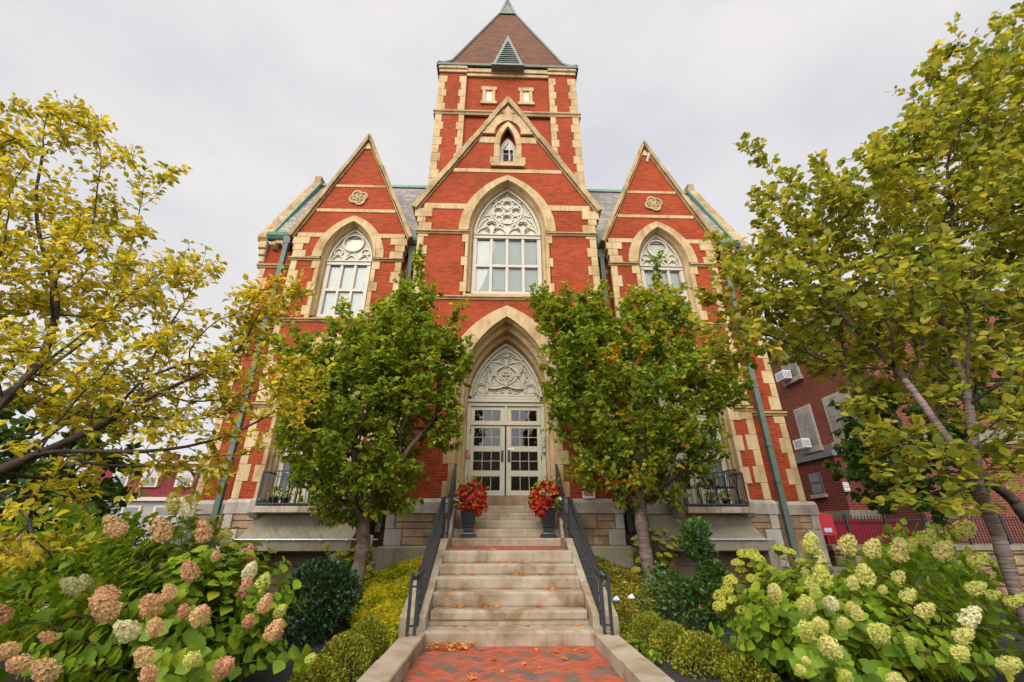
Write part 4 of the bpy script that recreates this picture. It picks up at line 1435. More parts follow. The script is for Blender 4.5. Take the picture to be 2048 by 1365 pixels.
# kerbs along the path
for s in (1, -1):
    q = MB()
    ys_ = [-3.0, -0.6, 1.8, 4.1, 5.35, 6.74]
    for a, b in zip(ys_, ys_[1:]):
        x0, x1 = sorted((s * 1.105, s * 1.40))
        z = 0.165 if a < 5 else 0.155
        e = 0.012
        q.add([(x0, a + .003, -0.15), (x1, a + .003, -0.15), (x1, b - .003, -0.15), (x0, b - .003, -0.15),
               (x0, a + .003, z - e), (x1, a + .003, z - e), (x1, b - .003, z - e), (x0, b - .003, z - e),
               (x0 + e, a + .01, z), (x1 - e, a + .01, z), (x1 - e, b - .01, z), (x0 + e, b - .01, z)],
              [(0, 3, 2, 1), (8, 9, 10, 11)] + [(i, (i + 1) % 4, 4 + (i + 1) % 4, 4 + i) for i in range(4)] + [(4 + i, 4 + (i + 1) % 4, 8 + (i + 1) % 4, 8 + i) for i in range(4)])
    tag(q.build('granite_kerb', M['step']), 'granite kerb along the %s side of the brick path, %s' % (('right', 'beside the thin orange hose') if s > 0 else ('left', 'beside the pale cream hydrangea head lying low')), 'kerb')

# the flight of granite steps
SY = [6.68, 7.03, 7.33, 7.66, 7.97, 8.29]
SZ = [0.170, 0.350, 0.543, 0.715, 0.873, 1.062]
UY = [9.65, 9.99, 10.33, 10.67, 11.01]
UZ = [1.252, 1.425, 1.60, 1.77, 1.94]
ST = thing('stone_steps', 'granite steps with a brick landing climbing from the path to the entrance doors', 'steps', (0, 0, 0))
def tread(x0, x1, y0, y1, z0, z1):
    e = 0.018
    yf = y0
    v = []
    for x, i in ((x0, e), (x1, -e)):
        v += [(x, y1, z0), (x, yf + .012, z0), (x, yf + 0.004, z0 + (z1 - z0) * 0.15), (x, yf, z1 - 0.03), (x, yf + 0.008, z1 - 0.008), (x, yf + 0.03, z1), (x, y1, z1)]
    q = MB()
    n = 7
    f = [tuple(range(n)), tuple(reversed(range(n, 2 * n)))] + [(i, n + i, n + (i + 1) % n, (i + 1) % n) for i in range(n)]
    q.add(v, f)
    return q
zprev = -0.1
for k in range(6):
    y1 = SY[k + 1] + 0.06 if k < 5 else SY[5] + 0.36
    q = tread(-1.12, 1.12, SY[k], y1, (SZ[k - 1] + 0.004) if k else -0.1, SZ[k])
    if k == 1:
        q = tread(-1.10, 1.10, SY[k], y1, SZ[k] - 0.115, SZ[k])
        q.box(-1.12, 1.12, SY[k] + 0.03, y1, SZ[0] + 0.003, SZ[k] - 0.118)
    q.build('step', M['step'], ST)
for k in range(5):
    y1 = UY[k + 1] + 0.05 if k < 4 else 11.26
    tread(-1.12 if k < 3 else -1.22, 1.12 if k < 3 else 1.22, UY[k], y1, (UZ[k - 1] + 0.004) if k else SZ[5] - 0.05, UZ[k]).build('step', M['step'], ST)
q = MB()
herring(q, -1.10, 1.10, SY[5] + 0.363, UY[0] - 0.002, SZ[5] + 0.001, math.radians(45), 0, 9.0, 0.040)
lp = q.build('landing', M['paver'], ST, recalc=False)
MB().prism([(SY[5] + 0.362, SZ[5] - 0.2), (UY[0] + 0.1, SZ[5] - 0.2), (UY[0] + 0.1, SZ[5] + 0.032), (SY[5] + 0.362, SZ[5] - 0.010)], -1.1, 1.1, ax='x').build('landing_bed', M['grout'], lp)
MB().box(-1.1, 1.1, 6.75, 11.3, -0.1, 0.1).build('core', M['concrete'], ST)
for s in (1, -1):
    a, b = sorted((s * 1.125, s * 1.47))
    q = MB()
    pr = [(6.76, -0.1), (6.76, 0.315), (6.785, 0.33), (7.55, 0.635), (7.55, -0.1)]
    q.prism(pr, a, b, ax='x')
    pr = [(7.556, -0.1), (7.556, 0.637), (9.05, 1.235), (9.05, -0.1)]
    q.prism(pr, a, b, ax='x')
    pr = [(9.054, -0.1), (9.054, 1.235), (9.10, 1.25), (9.62, 1.25), (9.62, -0.1)]
    q.prism(pr, a, b, ax='x')
    pr = [(9.624, -0.1), (9.624, 1.32), (9.70, 1.55), (10.48, 1.96), (10.495, 1.96), (10.495, -0.1)]
    q.prism(pr, *sorted((s * 1.125, s * 1.26)), ax='x')
    q.build('cheek_wall', M['step'], ST)

# iron railings -----------------------------------------------------------------------
def railing(s, pts, foot, name_label, curl=True):
    """pts: (y, z of rail top) from low to high; foot: y -> z of stone under the rail"""
    x = s * pts[0][2]
    x1 = s * pts[-1][2]
    t = thing('iron_railing', name_label, 'railing', (x, pts[0][0], foot(pts[0][0])))
    inv = Matrix.Translation(-t.location)
    P3 = [Vector((s * p[2], p[0], p[1])) for p in pts]
    q = MB()
    for a, b in zip(P3, P3[1:]):
        q.bar(a, b, 0.055, 0.045)
    lo = P3[0]
    if curl:
        q.tube([lo + Vector((0, 0.0, 0)), lo + Vector((0, -0.07, -0.005)), lo + Vector((s * 0.03, -0.10, -0.03)), lo + Vector((s * 0.03, -0.08, -0.07))], [0.028, 0.03, 0.03, 0.028], 8)
    h = q.build('handrail', M['iron'], t)
    h.matrix_parent_inverse = inv
    q = MB()
    for dz in (0.10,):
        for a, b in zip(P3, P3[1:]):
            q.bar(a - Vector((0, 0, dz)), b - Vector((0, 0, dz)), 0.03, 0.02)
    q.bar(Vector((lo.x, lo.y, foot(lo.y) + 0.1)), Vector((P3[-1].x, P3[-1].y, foot(P3[-1].y) + 0.08)), 0.03, 0.02)
    o = q.build('rail_bar', M['iron'], t)
    o.matrix_parent_inverse = inv
    for k, p in ((0, P3[0]), (1, P3[-1])):
        q = MB()
        fz = foot(p.y)
        for dx in ((0.0,) if k else (0.0, s * 0.085)):
            q.bar((p.x + dx, p.y - (0.05 if dx else 0), fz - 0.02), (p.x + dx, p.y - (0.05 if dx else 0), p.z - 0.01), 0.038, 0.038)
        if not k:
            for zz in (p.z - 0.03, p.z - 0.16, fz + 0.1):
                q.bar((p.x, p.y - 0.0, zz), (p.x + s * 0.085, p.y - 0.05, zz), 0.03, 0.02)
        o = q.build('post', M['iron'], t)
        o.matrix_parent_inverse = inv
    L = P3[-1].y - P3[0].y
    n = int(L / 0.115)
    for k in range(1, n):
        y = P3[0].y + L * k / n
        for a, b in zip(P3, P3[1:]):
            if a.y <= y <= b.y:
                f = (y - a.y) / (b.y - a.y)
                p = a.lerp(b, f)
                q = MB().bar((p.x, y, foot(y) + 0.06), (p.x, y, p.z - 0.02), 0.016, 0.016)
                if k % 4 == 2:
                    zc = (foot(y) + p.z) / 2
                    for zz in (0.06, -0.06):
                        q.lathe([(0.008, -0.03), (0.022, 0.0), (0.008, 0.03)], (p.x, y, zc + zz), 6)
                o = q.build('baluster', M['iron'], t)
                o.matrix_parent_inverse = inv
                break
    return t
footL = lambda y: 0.16 if y < 6.76 else (0.33 + (y - 6.785) * 0.399 if y < 9.05 else 1.25)
footU = lambda y: 1.25 if y < 9.6 else 1.40 + (y - 9.65) * 0.5
for s in (1, -1):
    w_ = 'left' if s < 0 else 'right'
    railing(s, [(6.52, 0.86, 1.22), (6.78, 0.92, 1.22), (9.12, 1.93, 1.29), (9.30, 1.99, 1.29)], footL, 'long black iron railing on the sloping cheek wall %s of the lower steps' % w_)
    railing(s, [(9.42, 2.05, 1.19), (9.66, 2.20, 1.19), (10.46, 2.82, 1.19)], footU, 'short black iron railing of the upper steps, %s of the entrance' % w_, False)

# the small sign on the plinth
t = thing('sign', 'small cream sign board with a red panel standing on the granite plinth', 'sign', (1.94, 10.53, 2.08))
def textobj(body, size, loc, mat, parent, name='lettering', ext=0.001):
    c = bpy.data.curves.new(name, 'FONT')
    c.body = body
    c.size = size
    c.align_x = 'CENTER'
    c.align_y = 'CENTER'
    c.extrude = ext
    o = bpy.data.objects.new(name, c)
    COL.objects.link(o)
    dg = bpy.context.evaluated_depsgraph_get()
    me = bpy.data.meshes.new_from_object(o.evaluated_get(dg))
    bpy.data.objects.remove(o)
    me.materials.clear()
    me.materials.append(mat)
    o = bpy.data.objects.new(name, me)
    COL.objects.link(o)
    o.rotation_euler = (PI / 2, 0, 0)
    o.location = loc
    o.parent = parent
    return o
MB().bevbox(-0.145, 0.145, -0.015, 0.015, 0.0, 0.158, 0.004).build('board', M['signwhite'], t)
MB().box(-0.103, 0.103, -0.019, -0.0152, 0.045, 0.118).build('red_panel', M['signred'], t)
textobj('Fire Department\nConnection at Rear', 0.0245, (0, -0.0205, 0.081), M['signwhite'], t)

# ================================================================ foliage helpers
def leaf_template(kind):
    if kind == 'ovate':      # pointed oval, folded along the midrib, tip drooping
        st = [(0.0, 0.0, 0.0), (0.22, 0.30, 0.02), (0.5, 0.40, 0.03), (0.78, 0.24, 0.0), (1.0, 0.0, -0.08)]
    elif kind == 'round':
        st = [(0.0, 0.0, 0.0), (0.15, 0.28, 0.02), (0.45, 0.42, 0.03), (0.75, 0.34, 0.01), (1.0, 0.0, -0.05)]
    elif kind == 'heart':
        st = [(0.0, 0.0, 0.0), (0.06, 0.34, 0.02), (0.35, 0.43, 0.02), (0.7, 0.22, -0.03), (1.0, 0.0, -0.16)]
    elif kind == 'oval':     # narrow leaf with a wavy, curling tip
        st = [(0.0, 0.0, 0.0), (0.2, 0.22, 0.03), (0.45, 0.34, 0.05), (0.72, 0.25, 0.01), (0.9, 0.10, -0.07), (1.0, 0.0, -0.15)]
    elif kind == 'small':
        st = [(0.0, 0.0, 0.0), (0.5, 0.34, 0.03), (1.0, 0.0, -0.03)]
    elif kind == 'needle':
        st = [(0.0, 0.05, 0.0), (0.5, 0.12, 0.02), (1.0, 0.0, 0.0)]
    V = [(0, 0, st[0][2])]
    Fc = []
    prev = (0, 0, 0)
    for u, wd, z in st[1:-1]:
        o = len(V)
        V += [(u, wd, z + wd * 0.28), (u, 0, z), (u, -wd, z + wd * 0.28)]
        if o == 1:
            Fc += [(0, 2, 1), (0, 3, 2)]
        else:
            Fc += [(prev[0], prev[1], o + 1, o), (prev[1], prev[2], o + 2, o + 1)]
        prev = (o, o + 1, o + 2)
    o = len(V)
    V.append((1, 0, st[-1][2]))
    Fc += [(prev[0], prev[1], o), (prev[1], prev[2], o)]
    return np.array(V, float), Fc
TPL = {k: leaf_template(k) for k in ('ovate', 'round', 'heart', 'small', 'needle', 'oval')}

def nrm(a):
    return a / np.maximum(np.linalg.norm(a, axis=-1, keepdims=True), 1e-9)
def leaf_arrays(kind, P, D, U, Ls, wr=1.0):
    V, Fc = TPL[kind]
    D = nrm(D)
    Y = nrm(np.cross(U, D))
    Z = np.cross(D, Y)
    Ls = np.asarray(Ls)[:, None, None]
    wr = np.broadcast_to(np.asarray(wr, float), (len(P),))[:, None, None]
    pts = P[:, None, :] + Ls * (D[:, None, :] * V[None, :, 0:1] + Y[:, None, :] * V[None, :, 1:2] * wr + Z[:, None, :] * V[None, :, 2:3])
    return pts.reshape(-1, 3), Fc, len(V), len(P)
def mesh_np(name, parts, mat, parent=None, smooth=True):
    """one mesh from several (points, template faces, verts per item, items)"""
    vs, loops, starts, totals = [], [], [], []
    off = 0
    lo = 0
    for pts, Fc, nv, n in parts:
        if n == 0:
            continue
        fl = np.array([i for f in Fc for i in f])
        ft = np.array([len(f) for f in Fc])
        base = off + np.arange(n)[:, None] * nv
        loops.append((base + fl[None, :]).ravel())
        tt = np.tile(ft, n)
        totals.append(tt)
        vs.append(pts)
        off += n * nv
    V = np.concatenate(vs).astype(np.float32)
    Lp = np.concatenate(loops).astype(np.int32)
    T = np.concatenate(totals).astype(np.int32)
    me = bpy.data.meshes.new(name)
    me.vertices.add(len(V))
    me.vertices.foreach_set('co', V.ravel())
    me.loops.add(len(Lp))
    me.loops.foreach_set('vertex_index', Lp)
    me.polygons.add(len(T))
    me.polygons.foreach_set('loop_start', np.concatenate([[0], np.cumsum(T)[:-1]]).astype(np.int32))
    me.polygons.foreach_set('loop_total', T)
    me.polygons.foreach_set('use_smooth', np.full(len(T), smooth))
    me.update(calc_edges=True)
    me.materials.append(mat)
    o = bpy.data.objects.new(name, me)
    COL.objects.link(o)
    o.parent = parent
    return o
def rvec(n):
    return nrm(RN.normal(size=(n, 3)))
def in_ell(n, c, r, power=1.0):
    d = rvec(n) * (RN.random((n, 1)) ** (power / 3))
    return np.asarray(c) + d * np.asarray(r)

def colonize(att, seed_pts, step=0.16, infl=1.2, kill=0.3, iters=220, grav=0.0):
    """branches that grow towards points spread through the crown; returns node positions and parents"""
    P = [np.array(p, float) for p in seed_pts]
    par = [-1] + list(range(len(seed_pts) - 1))
    att = np.asarray(att, float)
    A = att.copy()
    near = np.full(len(A), -1)
    nd = np.full(len(A), 1e9)
    def upd(k0):
        Q = np.array(P[k0:])
        d = np.linalg.norm(A[:, None, :] - Q[None], axis=2)
        j = d.argmin(1)
        m_ = d[np.arange(len(A)), j]
        b = m_ < nd
        near[b] = j[b] + k0
        nd[b] = m_[b]
    upd(0)
    for it in range(iters):
        if len(A) == 0:
            break
        act = nd < infl
        if not act.any():
            # reach for the closest remaining point
            act = nd <= nd.min() + 1e-6
        dirs = {}
        for k in np.nonzero(act)[0]:
            i = near[k]
            v = A[k] - P[i]
            dirs.setdefault(i, []).append(v / max(np.linalg.norm(v), 1e-6))
        k0 = len(P)
        for i, vsx in dirs.items():
            d = np.sum(vsx, 0) + RN.normal(size=3) * 0.18 * len(vsx) ** 0.5
            if par[i] >= 0:
                pd = P[i] - P[par[i]]
                d = d / max(np.linalg.norm(d), 1e-6) + 0.55 * pd / max(np.linalg.norm(pd), 1e-6)
            d[2] += grav
            d /= max(np.linalg.norm(d), 1e-6)
            q_ = P[i] + d * step
            P.append(q_)
            par.append(i)
        if len(P) > 6000:
            break
        upd(k0)
        keep = nd > kill
        A, near, nd = A[keep], near[keep], nd[keep]
    return np.array(P), np.array(par)

def branch_mesh(P, par, tip=0.004, expo=2.3, rmax=None, trunk_r=None):
    n = len(P)
    ch = [[] for _ in range(n)]
    for i in range(1, n):
        ch[par[i]].append(i)
    r = np.zeros(n)
    for i in range(n - 1, -1, -1):
        r[i] = tip if not ch[i] else sum(r[c] ** expo for c in ch[i]) ** (1 / expo)
    if rmax:
        s_ = rmax / r[0]
        r = np.where(r > tip * 1.01, tip + (r - tip) * (rmax - tip) / (r[0] - tip), r)
    return r, ch
def branch_obj(name, P, par, r, mat, parent, sides=5, minr=0.0, first=0, only=None):
    q = MB()
    for i in range(1, len(P)):
        if only is not None and not only[i]:
            continue
        a, b = Vector(P[par[i]]), Vector(P[i])
        ra, rb = min(r[par[i]], r[i] * 1.35), r[i]
        d = b - a
        if d.length < 1e-6:
            continue
        d.normalize()
        u = d.orthogonal().normalized()
        v = d.cross(u)
        nn = 3 if rb < 0.005 else (sides if rb < 0.03 else 10)
        a2 = a - d * ra * 0.3
        la = [a2 + (u * math.cos(2 * PI * k / nn) + v * math.sin(2 * PI * k / nn)) * ra for k in range(nn)]
        lb = [b + (u * math.cos(2 * PI * k / nn) + v * math.sin(2 * PI * k / nn)) * rb for k in range(nn)]
        q.loft([la, lb], True)
    return q.build(name, mat, parent, True, recalc=False)

def crown_leaves(P, par, r, ch, kind, size, per, rmax_leaf, droop=0.3, flat=0.6, spread=0.03, wr=1.0, up0=(0, 0, 1), keep=1.0, pers=None):
    """leaves along every thin twig, alternate sides"""
    idx = np.array([i for i in range(1, len(P)) if r[i] <= rmax_leaf and RN.random() < keep])
    pp, dd, uu = [], [], []
    for k in range(per):
        f = RN.random((len(idx), 1))
        a, b = P[par[idx]], P[idx]
        p = a + (b - a) * f
        t = nrm(b - a)
        side = nrm(np.cross(t, np.array([0, 0, 1.0]) + RN.normal(size=t.shape) * 0.35)) * np.where(RN.random((len(idx), 1)) < 0.5, 1, -1)
        d = nrm(t * (0.45 + 0.5 * RN.random((len(idx), 1))) + side * 0.8 + RN.normal(size=t.shape) * 0.25)
        d[:, 2] -= droop * RN.random(len(idx))
        u = nrm(np.array(up0) * flat + RN.normal(size=t.shape) * (1 - flat) * 0.9)
        pp.append(p + d * spread * RN.random((len(idx), 1)))
        dd.append(d)
        uu.append(u)
    tips = [i for i in range(1, len(P)) if not ch[i]]
    P_, D_, U_ = np.concatenate(pp), np.concatenate(dd), np.concatenate(uu)
    n = len(P_)
    s_ = size * (0.45 + 0.75 * RN.random(n) ** 0.8)
    return leaf_arrays(kind, P_, D_, U_, s_, wr * (0.85 + 0.3 * RN.random(n)))

# leaf colours (real leaf colours: green through yellow to a few orange ones)
M['leafyellow'] = leaf_mat('yellowing_leaves', [(0.0, (0.11, 0.145, 0.018)), (0.25, (0.23, 0.235, 0.022)), (0.5, (0.37, 0.33, 0.026)), (0.72, (0.50, 0.41, 0.035)), (0.92, (0.58, 0.42, 0.04)), (0.95, (0.65, 0.21, 0.018)), (1.0, (0.58, 0.12, 0.016))], 0.48, 0.55, 0.30)
M['leafolive'] = leaf_mat('olive_leaves', [(0.0, (0.080, 0.120, 0.016)), (0.3, (0.16, 0.195, 0.022)), (0.6, (0.28, 0.285, 0.032)), (0.85, (0.44, 0.38, 0.05)), (0.94, (0.55, 0.42, 0.055)), (0.96, (0.65, 0.19, 0.02)), (1.0, (0.55, 0.07, 0.016))], 0.48, 0.5, 0.30)
M['leafgreen'] = leaf_mat('green_tree_leaves', [(0.0, (0.065, 0.125, 0.010)), (0.40, (0.125, 0.195, 0.013)), (0.72, (0.25, 0.29, 0.020)), (0.95, (0.44, 0.40, 0.04)), (0.985, (0.42, 0.35, 0.03)), (1.0, (0.55, 0.15, 0.02))], 0.46, 0.5, 0.30)
M['leaforange'] = leaf_mat('green_and_orange_leaves', [(0.0, (0.065, 0.125, 0.010)), (0.40, (0.13, 0.200, 0.013)), (0.68, (0.26, 0.29, 0.020)), (0.83, (0.40, 0.36, 0.035)), (0.86, (0.75, 0.19, 0.02)), (1.0, (0.75, 0.07, 0.02))], 0.46, 0.5, 0.46, cs=1.1)
M['leafdark'] = leaf_mat('dark_tree_leaves', [(0.0, (0.020, 0.048, 0.008)), (0.6, (0.045, 0.090, 0.012)), (1.0, (0.10, 0.15, 0.018))], 0.36, 0.5, 0.3)
M['leafholly'] = leaf_mat('holly_leaves', [(0.0, (0.010, 0.030, 0.008)), (0.6, (0.022, 0.058, 0.014)), (1.0, (0.055, 0.105, 0.025))], 0.12, 0.33, 0.2, spec=0.38)
M['leafholly2'] = leaf_mat('berry_holly_leaves', [(0.0, (0.022, 0.058, 0.009)), (0.6, (0.048, 0.105, 0.016)), (1.0, (0.10, 0.165, 0.026))], 0.2, 0.36, 0.2, spec=0.32)
M['leafbox'] = leaf_mat('boxwood_leaves', [(0.0, (0.075, 0.115, 0.012)), (0.45, (0.17, 0.20, 0.016)), (0.75, (0.33, 0.30, 0.024)), (1.0, (0.60, 0.45, 0.10))], 0.34, 0.45, 0.30, cs=7)
M['leafhyd'] = leaf_mat('hydrangea_leaves', [(0.0, (0.075, 0.150, 0.011)), (0.5, (0.155, 0.250, 0.015)), (0.85, (0.27, 0.33, 0.020)), (0.97, (0.42, 0.37, 0.028)), (1.0, (0.50, 0.25, 0.02))], 0.40, 0.5, 0.25)
M['leaflime'] = leaf_mat('lime_hydrangea_leaves', [(0.0, (0.08, 0.13, 0.013)), (0.6, (0.18, 0.215, 0.018)), (1.0, (0.33, 0.28, 0.025))], 0.42, 0.5, 0.25)
M['cover'] = leaf_mat('yellow_groundcover', [(0.0, (0.09, 0.16, 0.010)), (0.30, (0.20, 0.26, 0.012)), (0.55, (0.46, 0.42, 0.015)), (1.0, (0.72, 0.54, 0.025))], 0.38, 0.5, 0.72, cs=1.5, vein=False)
M['cover2'] = leaf_mat('autumn_groundcover', [(0.0, (0.06, 0.10, 0.010)), (0.4, (0.14, 0.165, 0.016)), (0.7, (0.31, 0.24, 0.025)), (0.9, (0.42, 0.25, 0.04)), (1.0, (0.40, 0.11, 0.025))], 0.32, 0.5, 0.4, cs=2.5, vein=False)
M['dry'] = leaf_mat('dry_orange_leaves', [(0.0, (0.34, 0.085, 0.02)), (0.4, (0.52, 0.15, 0.03)), (0.75, (0.62, 0.25, 0.05)), (1.0, (0.60, 0.38, 0.13))], 0.25, 0.6)
M['coleus'] = leaf_mat('coleus_leaves', [(0.0, (0.13, 0.008, 0.005)), (0.4, (0.33, 0.016, 0.006)), (0.75, (0.48, 0.040, 0.009)), (0.93, (0.55, 0.10, 0.016)), (1.0, (0.34, 0.07, 0.02))], 0.28, 0.5, 0.2)
M['petwhite'] = leaf_mat('white_petals', [(0, (0.70, 0.69, 0.62)), (1, (0.82, 0.80, 0.74))], 0.25, 0.6, vein=False)
M['petpink'] = leaf_mat('crimson_petals', [(0, (0.60, 0.012, 0.07)), (1, (0.70, 0.03, 0.12))], 0.2, 0.6, vein=False)
M['berry'] = paint_mat('red_berry', (0.40, 0.012, 0.012, 1), 0.25, 0.1)
def head_mat(name, stops, var):
    """florets of one head: a tint of its own per head, patches of pink, cream and tan across it"""
    mt, t, b = newmat(name)
    ge = N(t, 'ShaderNodeNewGeometry')
    oi = N(t, 'ShaderNodeObjectInfo')
    n = noise(t, 7, 2, 0.5)
    f = math_(t, 'ADD', math_(t, 'MULTIPLY', ge.outputs['Random Per Island'], 0.34), math_(t, 'MULTIPLY', math_(t, 'SUBTRACT', math_(t, 'MULTIPLY', n, 2.0), 0.5), 0.30))
    f = math_(t, 'ADD', f, math_(t, 'MULTIPLY', oi.outputs['Random'], var))
    c = ramp(t, f, stops)
    t.links.new(c, b.inputs['Base Color'])
    b.inputs['Roughness'].default_value = 0.7
    b.inputs['Specular IOR Level'].default_value = 0.2
    tr = N(t, 'ShaderNodeBsdfTranslucent')
    t.links.new(c, tr.inputs[0])
    ms = N(t, 'ShaderNodeMixShader')
    ms.inputs[0].default_value = 0.3
    t.links.new(b.outputs[0], ms.inputs[1])
    t.links.new(tr.outputs[0], ms.inputs[2])
    t.links.new(ms.outputs[0], t.nodes['Material Output'].inputs[0])
    return mt
M['headpink'] = head_mat('dusky_pink_florets', [(0.0, (0.74, 0.64, 0.34)), (0.25, (0.72, 0.52, 0.26)), (0.48, (0.68, 0.41, 0.21)), (0.72, (0.66, 0.31, 0.21)), (1.0, (0.62, 0.20, 0.18))], 0.42)
M['headcream'] = head_mat('cream_florets', [(0.0, (0.64, 0.62, 0.30)), (0.5, (0.76, 0.71, 0.42)), (1.0, (0.82, 0.77, 0.55))], 0.4)
M['headlime'] = head_mat('greenish_cream_florets', [(0.0, (0.40, 0.46, 0.06)), (0.35, (0.55, 0.56, 0.11)), (0.65, (0.66, 0.61, 0.20)), (1.0, (0.72, 0.58, 0.30))], 0.45)
M['headsmall'] = head_mat('lime_florets', [(0.0, (0.34, 0.39, 0.035)), (0.5, (0.50, 0.50, 0.07)), (1.0, (0.58, 0.48, 0.11))], 0.3)
# ================================================================ trees
def blob(px, py, rx, ry, Y, dy, n, power=1.4):
    """points filling an egg of the crown round the given point of the place"""
    c = np.array(at(px, py, Y))
    k = (c[1] * math.cos(YAW) - (c[0] - CAM.x) * -math.sin(YAW))
    d = (Vector(c) - CAM).dot(fw)
    return in_ell(n, c, (rx / F_PX * d, dy, ry / F_PX * d * 1.05), power)
def make_tree(name, label, cat, trunk, blobs, leafmat, bark, kind, size, per, leaf_r, step, trunk_r, seed, infl=1.2, kill=0.28, droop=0.3, flat=0.6, tip=0.004, group=None, keep=1.0, wr=1.0, grav=0.02, expo=2.5, twigs=(1, 0.5), twiglen=0.075, mult=1.5, shoots=0, shoot_up=1.0, shoot_len=0.7):
    global RN
    RN = np.random.default_rng(seed)
    att = np.concatenate([in_ell(int(b[3] * mult), b[1], b[2], 1.4) if b[0] == 'w' else blob(*b[:6], int(b[6] * mult)) for b in blobs])
    seedp = []
    tr = [np.array(t, float) for t in trunk]
    for a, b in zip(tr, tr[1:]):
        n = max(1, int(np.linalg.norm(b - a) / step))
        for k in range(n):
            seedp.append(a + (b - a) * k / n)
    seedp.append(tr[-1])
    P, par = colonize(att, seedp, step, infl, kill, 260, grav)
    r, ch = branch_mesh(P, par, tip, expo, trunk_r)
    # long young shoots standing out of the crown
    if shoots:
        cc = P[len(seedp):].mean(0)
        thin = np.array([i for i in range(len(seedp), len(P)) if not ch[i]])
        rel = nrm(P[thin] - cc)
        wgt = np.exp(2.2 * (rel[:, 2] * shoot_up + 0.6 * np.abs(rel[:, 0])))
        pick = RN.choice(thin, min(shoots, len(thin)), False, wgt / wgt.sum())
        ext, extp = [], []
        for i in pick:
            d = nrm((P[i] - cc)) * 0.5 + np.array([0, 0, 1.0 * shoot_up]) + RN.normal(size=3) * 0.25
            d /= np.linalg.norm(d)
            p, pi = P[i], i
            for j in range(int(shoot_len * RN.uniform(0.5, 1.25) / 0.09)):
                d = d + RN.normal(size=3) * 0.10
                d /= np.linalg.norm(d)
                p = p + d * 0.09
                ext.append(p)
                extp.append(pi)
                pi = len(P) + len(ext) - 1
        P = np.concatenate([P, np.array(ext)])
        par = np.concatenate([par, np.array(extp)]).astype(int)
        r, ch = branch_mesh(P, par, tip, expo, trunk_r)
    # side twigs off every thin branch
    n0 = len(seedp)
    newP, newpar = [], []
    tot = len(P)
    for i in range(n0, tot):
        if r[i] > leaf_r * 1.6:
            continue
        for k in range(twigs[0] + (RN.random() < twigs[1])):
            tdir = P[i] - P[par[i]]
            tdir = tdir / max(np.linalg.norm(tdir), 1e-6)
            d = tdir * 0.55 + RN.normal(size=3) * 0.62 + np.array([0, 0, 0.22])
            d /= np.linalg.norm(d)
            p, pi = P[i], i
            for j in range(3):
                d = d + RN.normal(size=3) * 0.2 + np.array([0, 0, 0.06])
                d /= np.linalg.norm(d)
                p = p + d * twiglen * RN.uniform(0.7, 1.3)
                newP.append(p)
                newpar.append(pi)
                pi = tot + len(newP) - 1
    P = np.concatenate([P, np.array(newP)])
    par = np.concatenate([par, np.array(newpar)]).astype(int)
    ch += [[] for _ in newP]
    for j, pa in enumerate(newpar):
        ch[pa].append(tot + j)
    r = np.concatenate([r, np.full(len(newP), tip * 0.7)])
    t = thing(name, label, cat, tuple(trunk[0]), group)
    inv = Matrix.Translation(-Vector(trunk[0]))
    nt_ = len(seedp)
    q = MB()
    pts = [Vector(p) for p in seedp]
    rr = [max(r[k], trunk_r * 0.55) * (1.0 + 0.10 * math.sin(k * 2.1)) for k in range(nt_)]
    rr[0] *= 1.35
    q.tube(pts, rr, 14)
    o = q.build('trunk', M[bark], t, True)
    o.matrix_parent_inverse = inv
    only = np.ones(len(P), bool)
    only[:nt_] = False
    thick = only & (r > 0.018)
    stout = thick & (r > 0.034)
    for nm_, sel, mt_ in (('main_limbs', stout, bark),):
        if sel.any():
            o = branch_obj(nm_, P, par, r, M[mt_], t, 10, only=sel)
            o.matrix_parent_inverse = inv
    o = branch_obj('branches', P, par, r, M['barkd'], t, 6, only=only & ~stout)
    o.matrix_parent_inverse = inv
    lv = crown_leaves(P, par, r, ch, kind, size, per, leaf_r, droop, flat, 0.05, wr, keep=keep)
    o = mesh_np('crown', [lv], M[leafmat], t)
    o.matrix_parent_inverse = inv
    print(name, 'nodes', len(P), 'leaves', lv[3])
    return t

bz = lambda x, y: bank(x, y)
# the two green trees in front of the hall
lx = at(708, 1190, 8.6)
make_tree('green_tree', 'green tree on the left of the steps with a knotty trunk and pointed top', 'tree',
          [(lx.x, 8.6, bz(lx.x, 8.6) - 0.1), (lx.x + 0.02, 8.6, 0.75), (lx.x + 0.06, 8.58, 1.15)],
          [(715, 830, 150, 150, 8.5, 1.35, 760), (640, 790, 85, 95, 8.3, 0.8, 220), (780, 720, 95, 120, 8.4, 1.0, 300), (838, 640, 26, 90, 8.5, 0.4, 110), (770, 655, 40, 60, 8.5, 0.5, 70),
           (880, 700, 38, 60, 8.4, 0.5, 80), (700, 710, 45, 50, 8.4, 0.5, 60), (610, 730, 24, 34, 8.3, 0.4, 26), (890, 860, 40, 40, 8.4, 0.5, 60), (860, 790, 60, 70, 8.3, 0.7, 120), (720, 950, 125, 85, 8.5, 1.2, 330), (600, 850, 42, 50, 8.2, 0.5, 60), (705, 1010, 75, 42, 8.45, 0.8, 120)],
          'leafgreen', 'bark', 'heart', 0.108, 3, 0.010, 0.13, 0.12, 21, 1.0, 0.20, 0.7, 0.55, 0.0035, shoots=60, shoot_len=0.75)
rx = at(1302, 1172, 9.2)
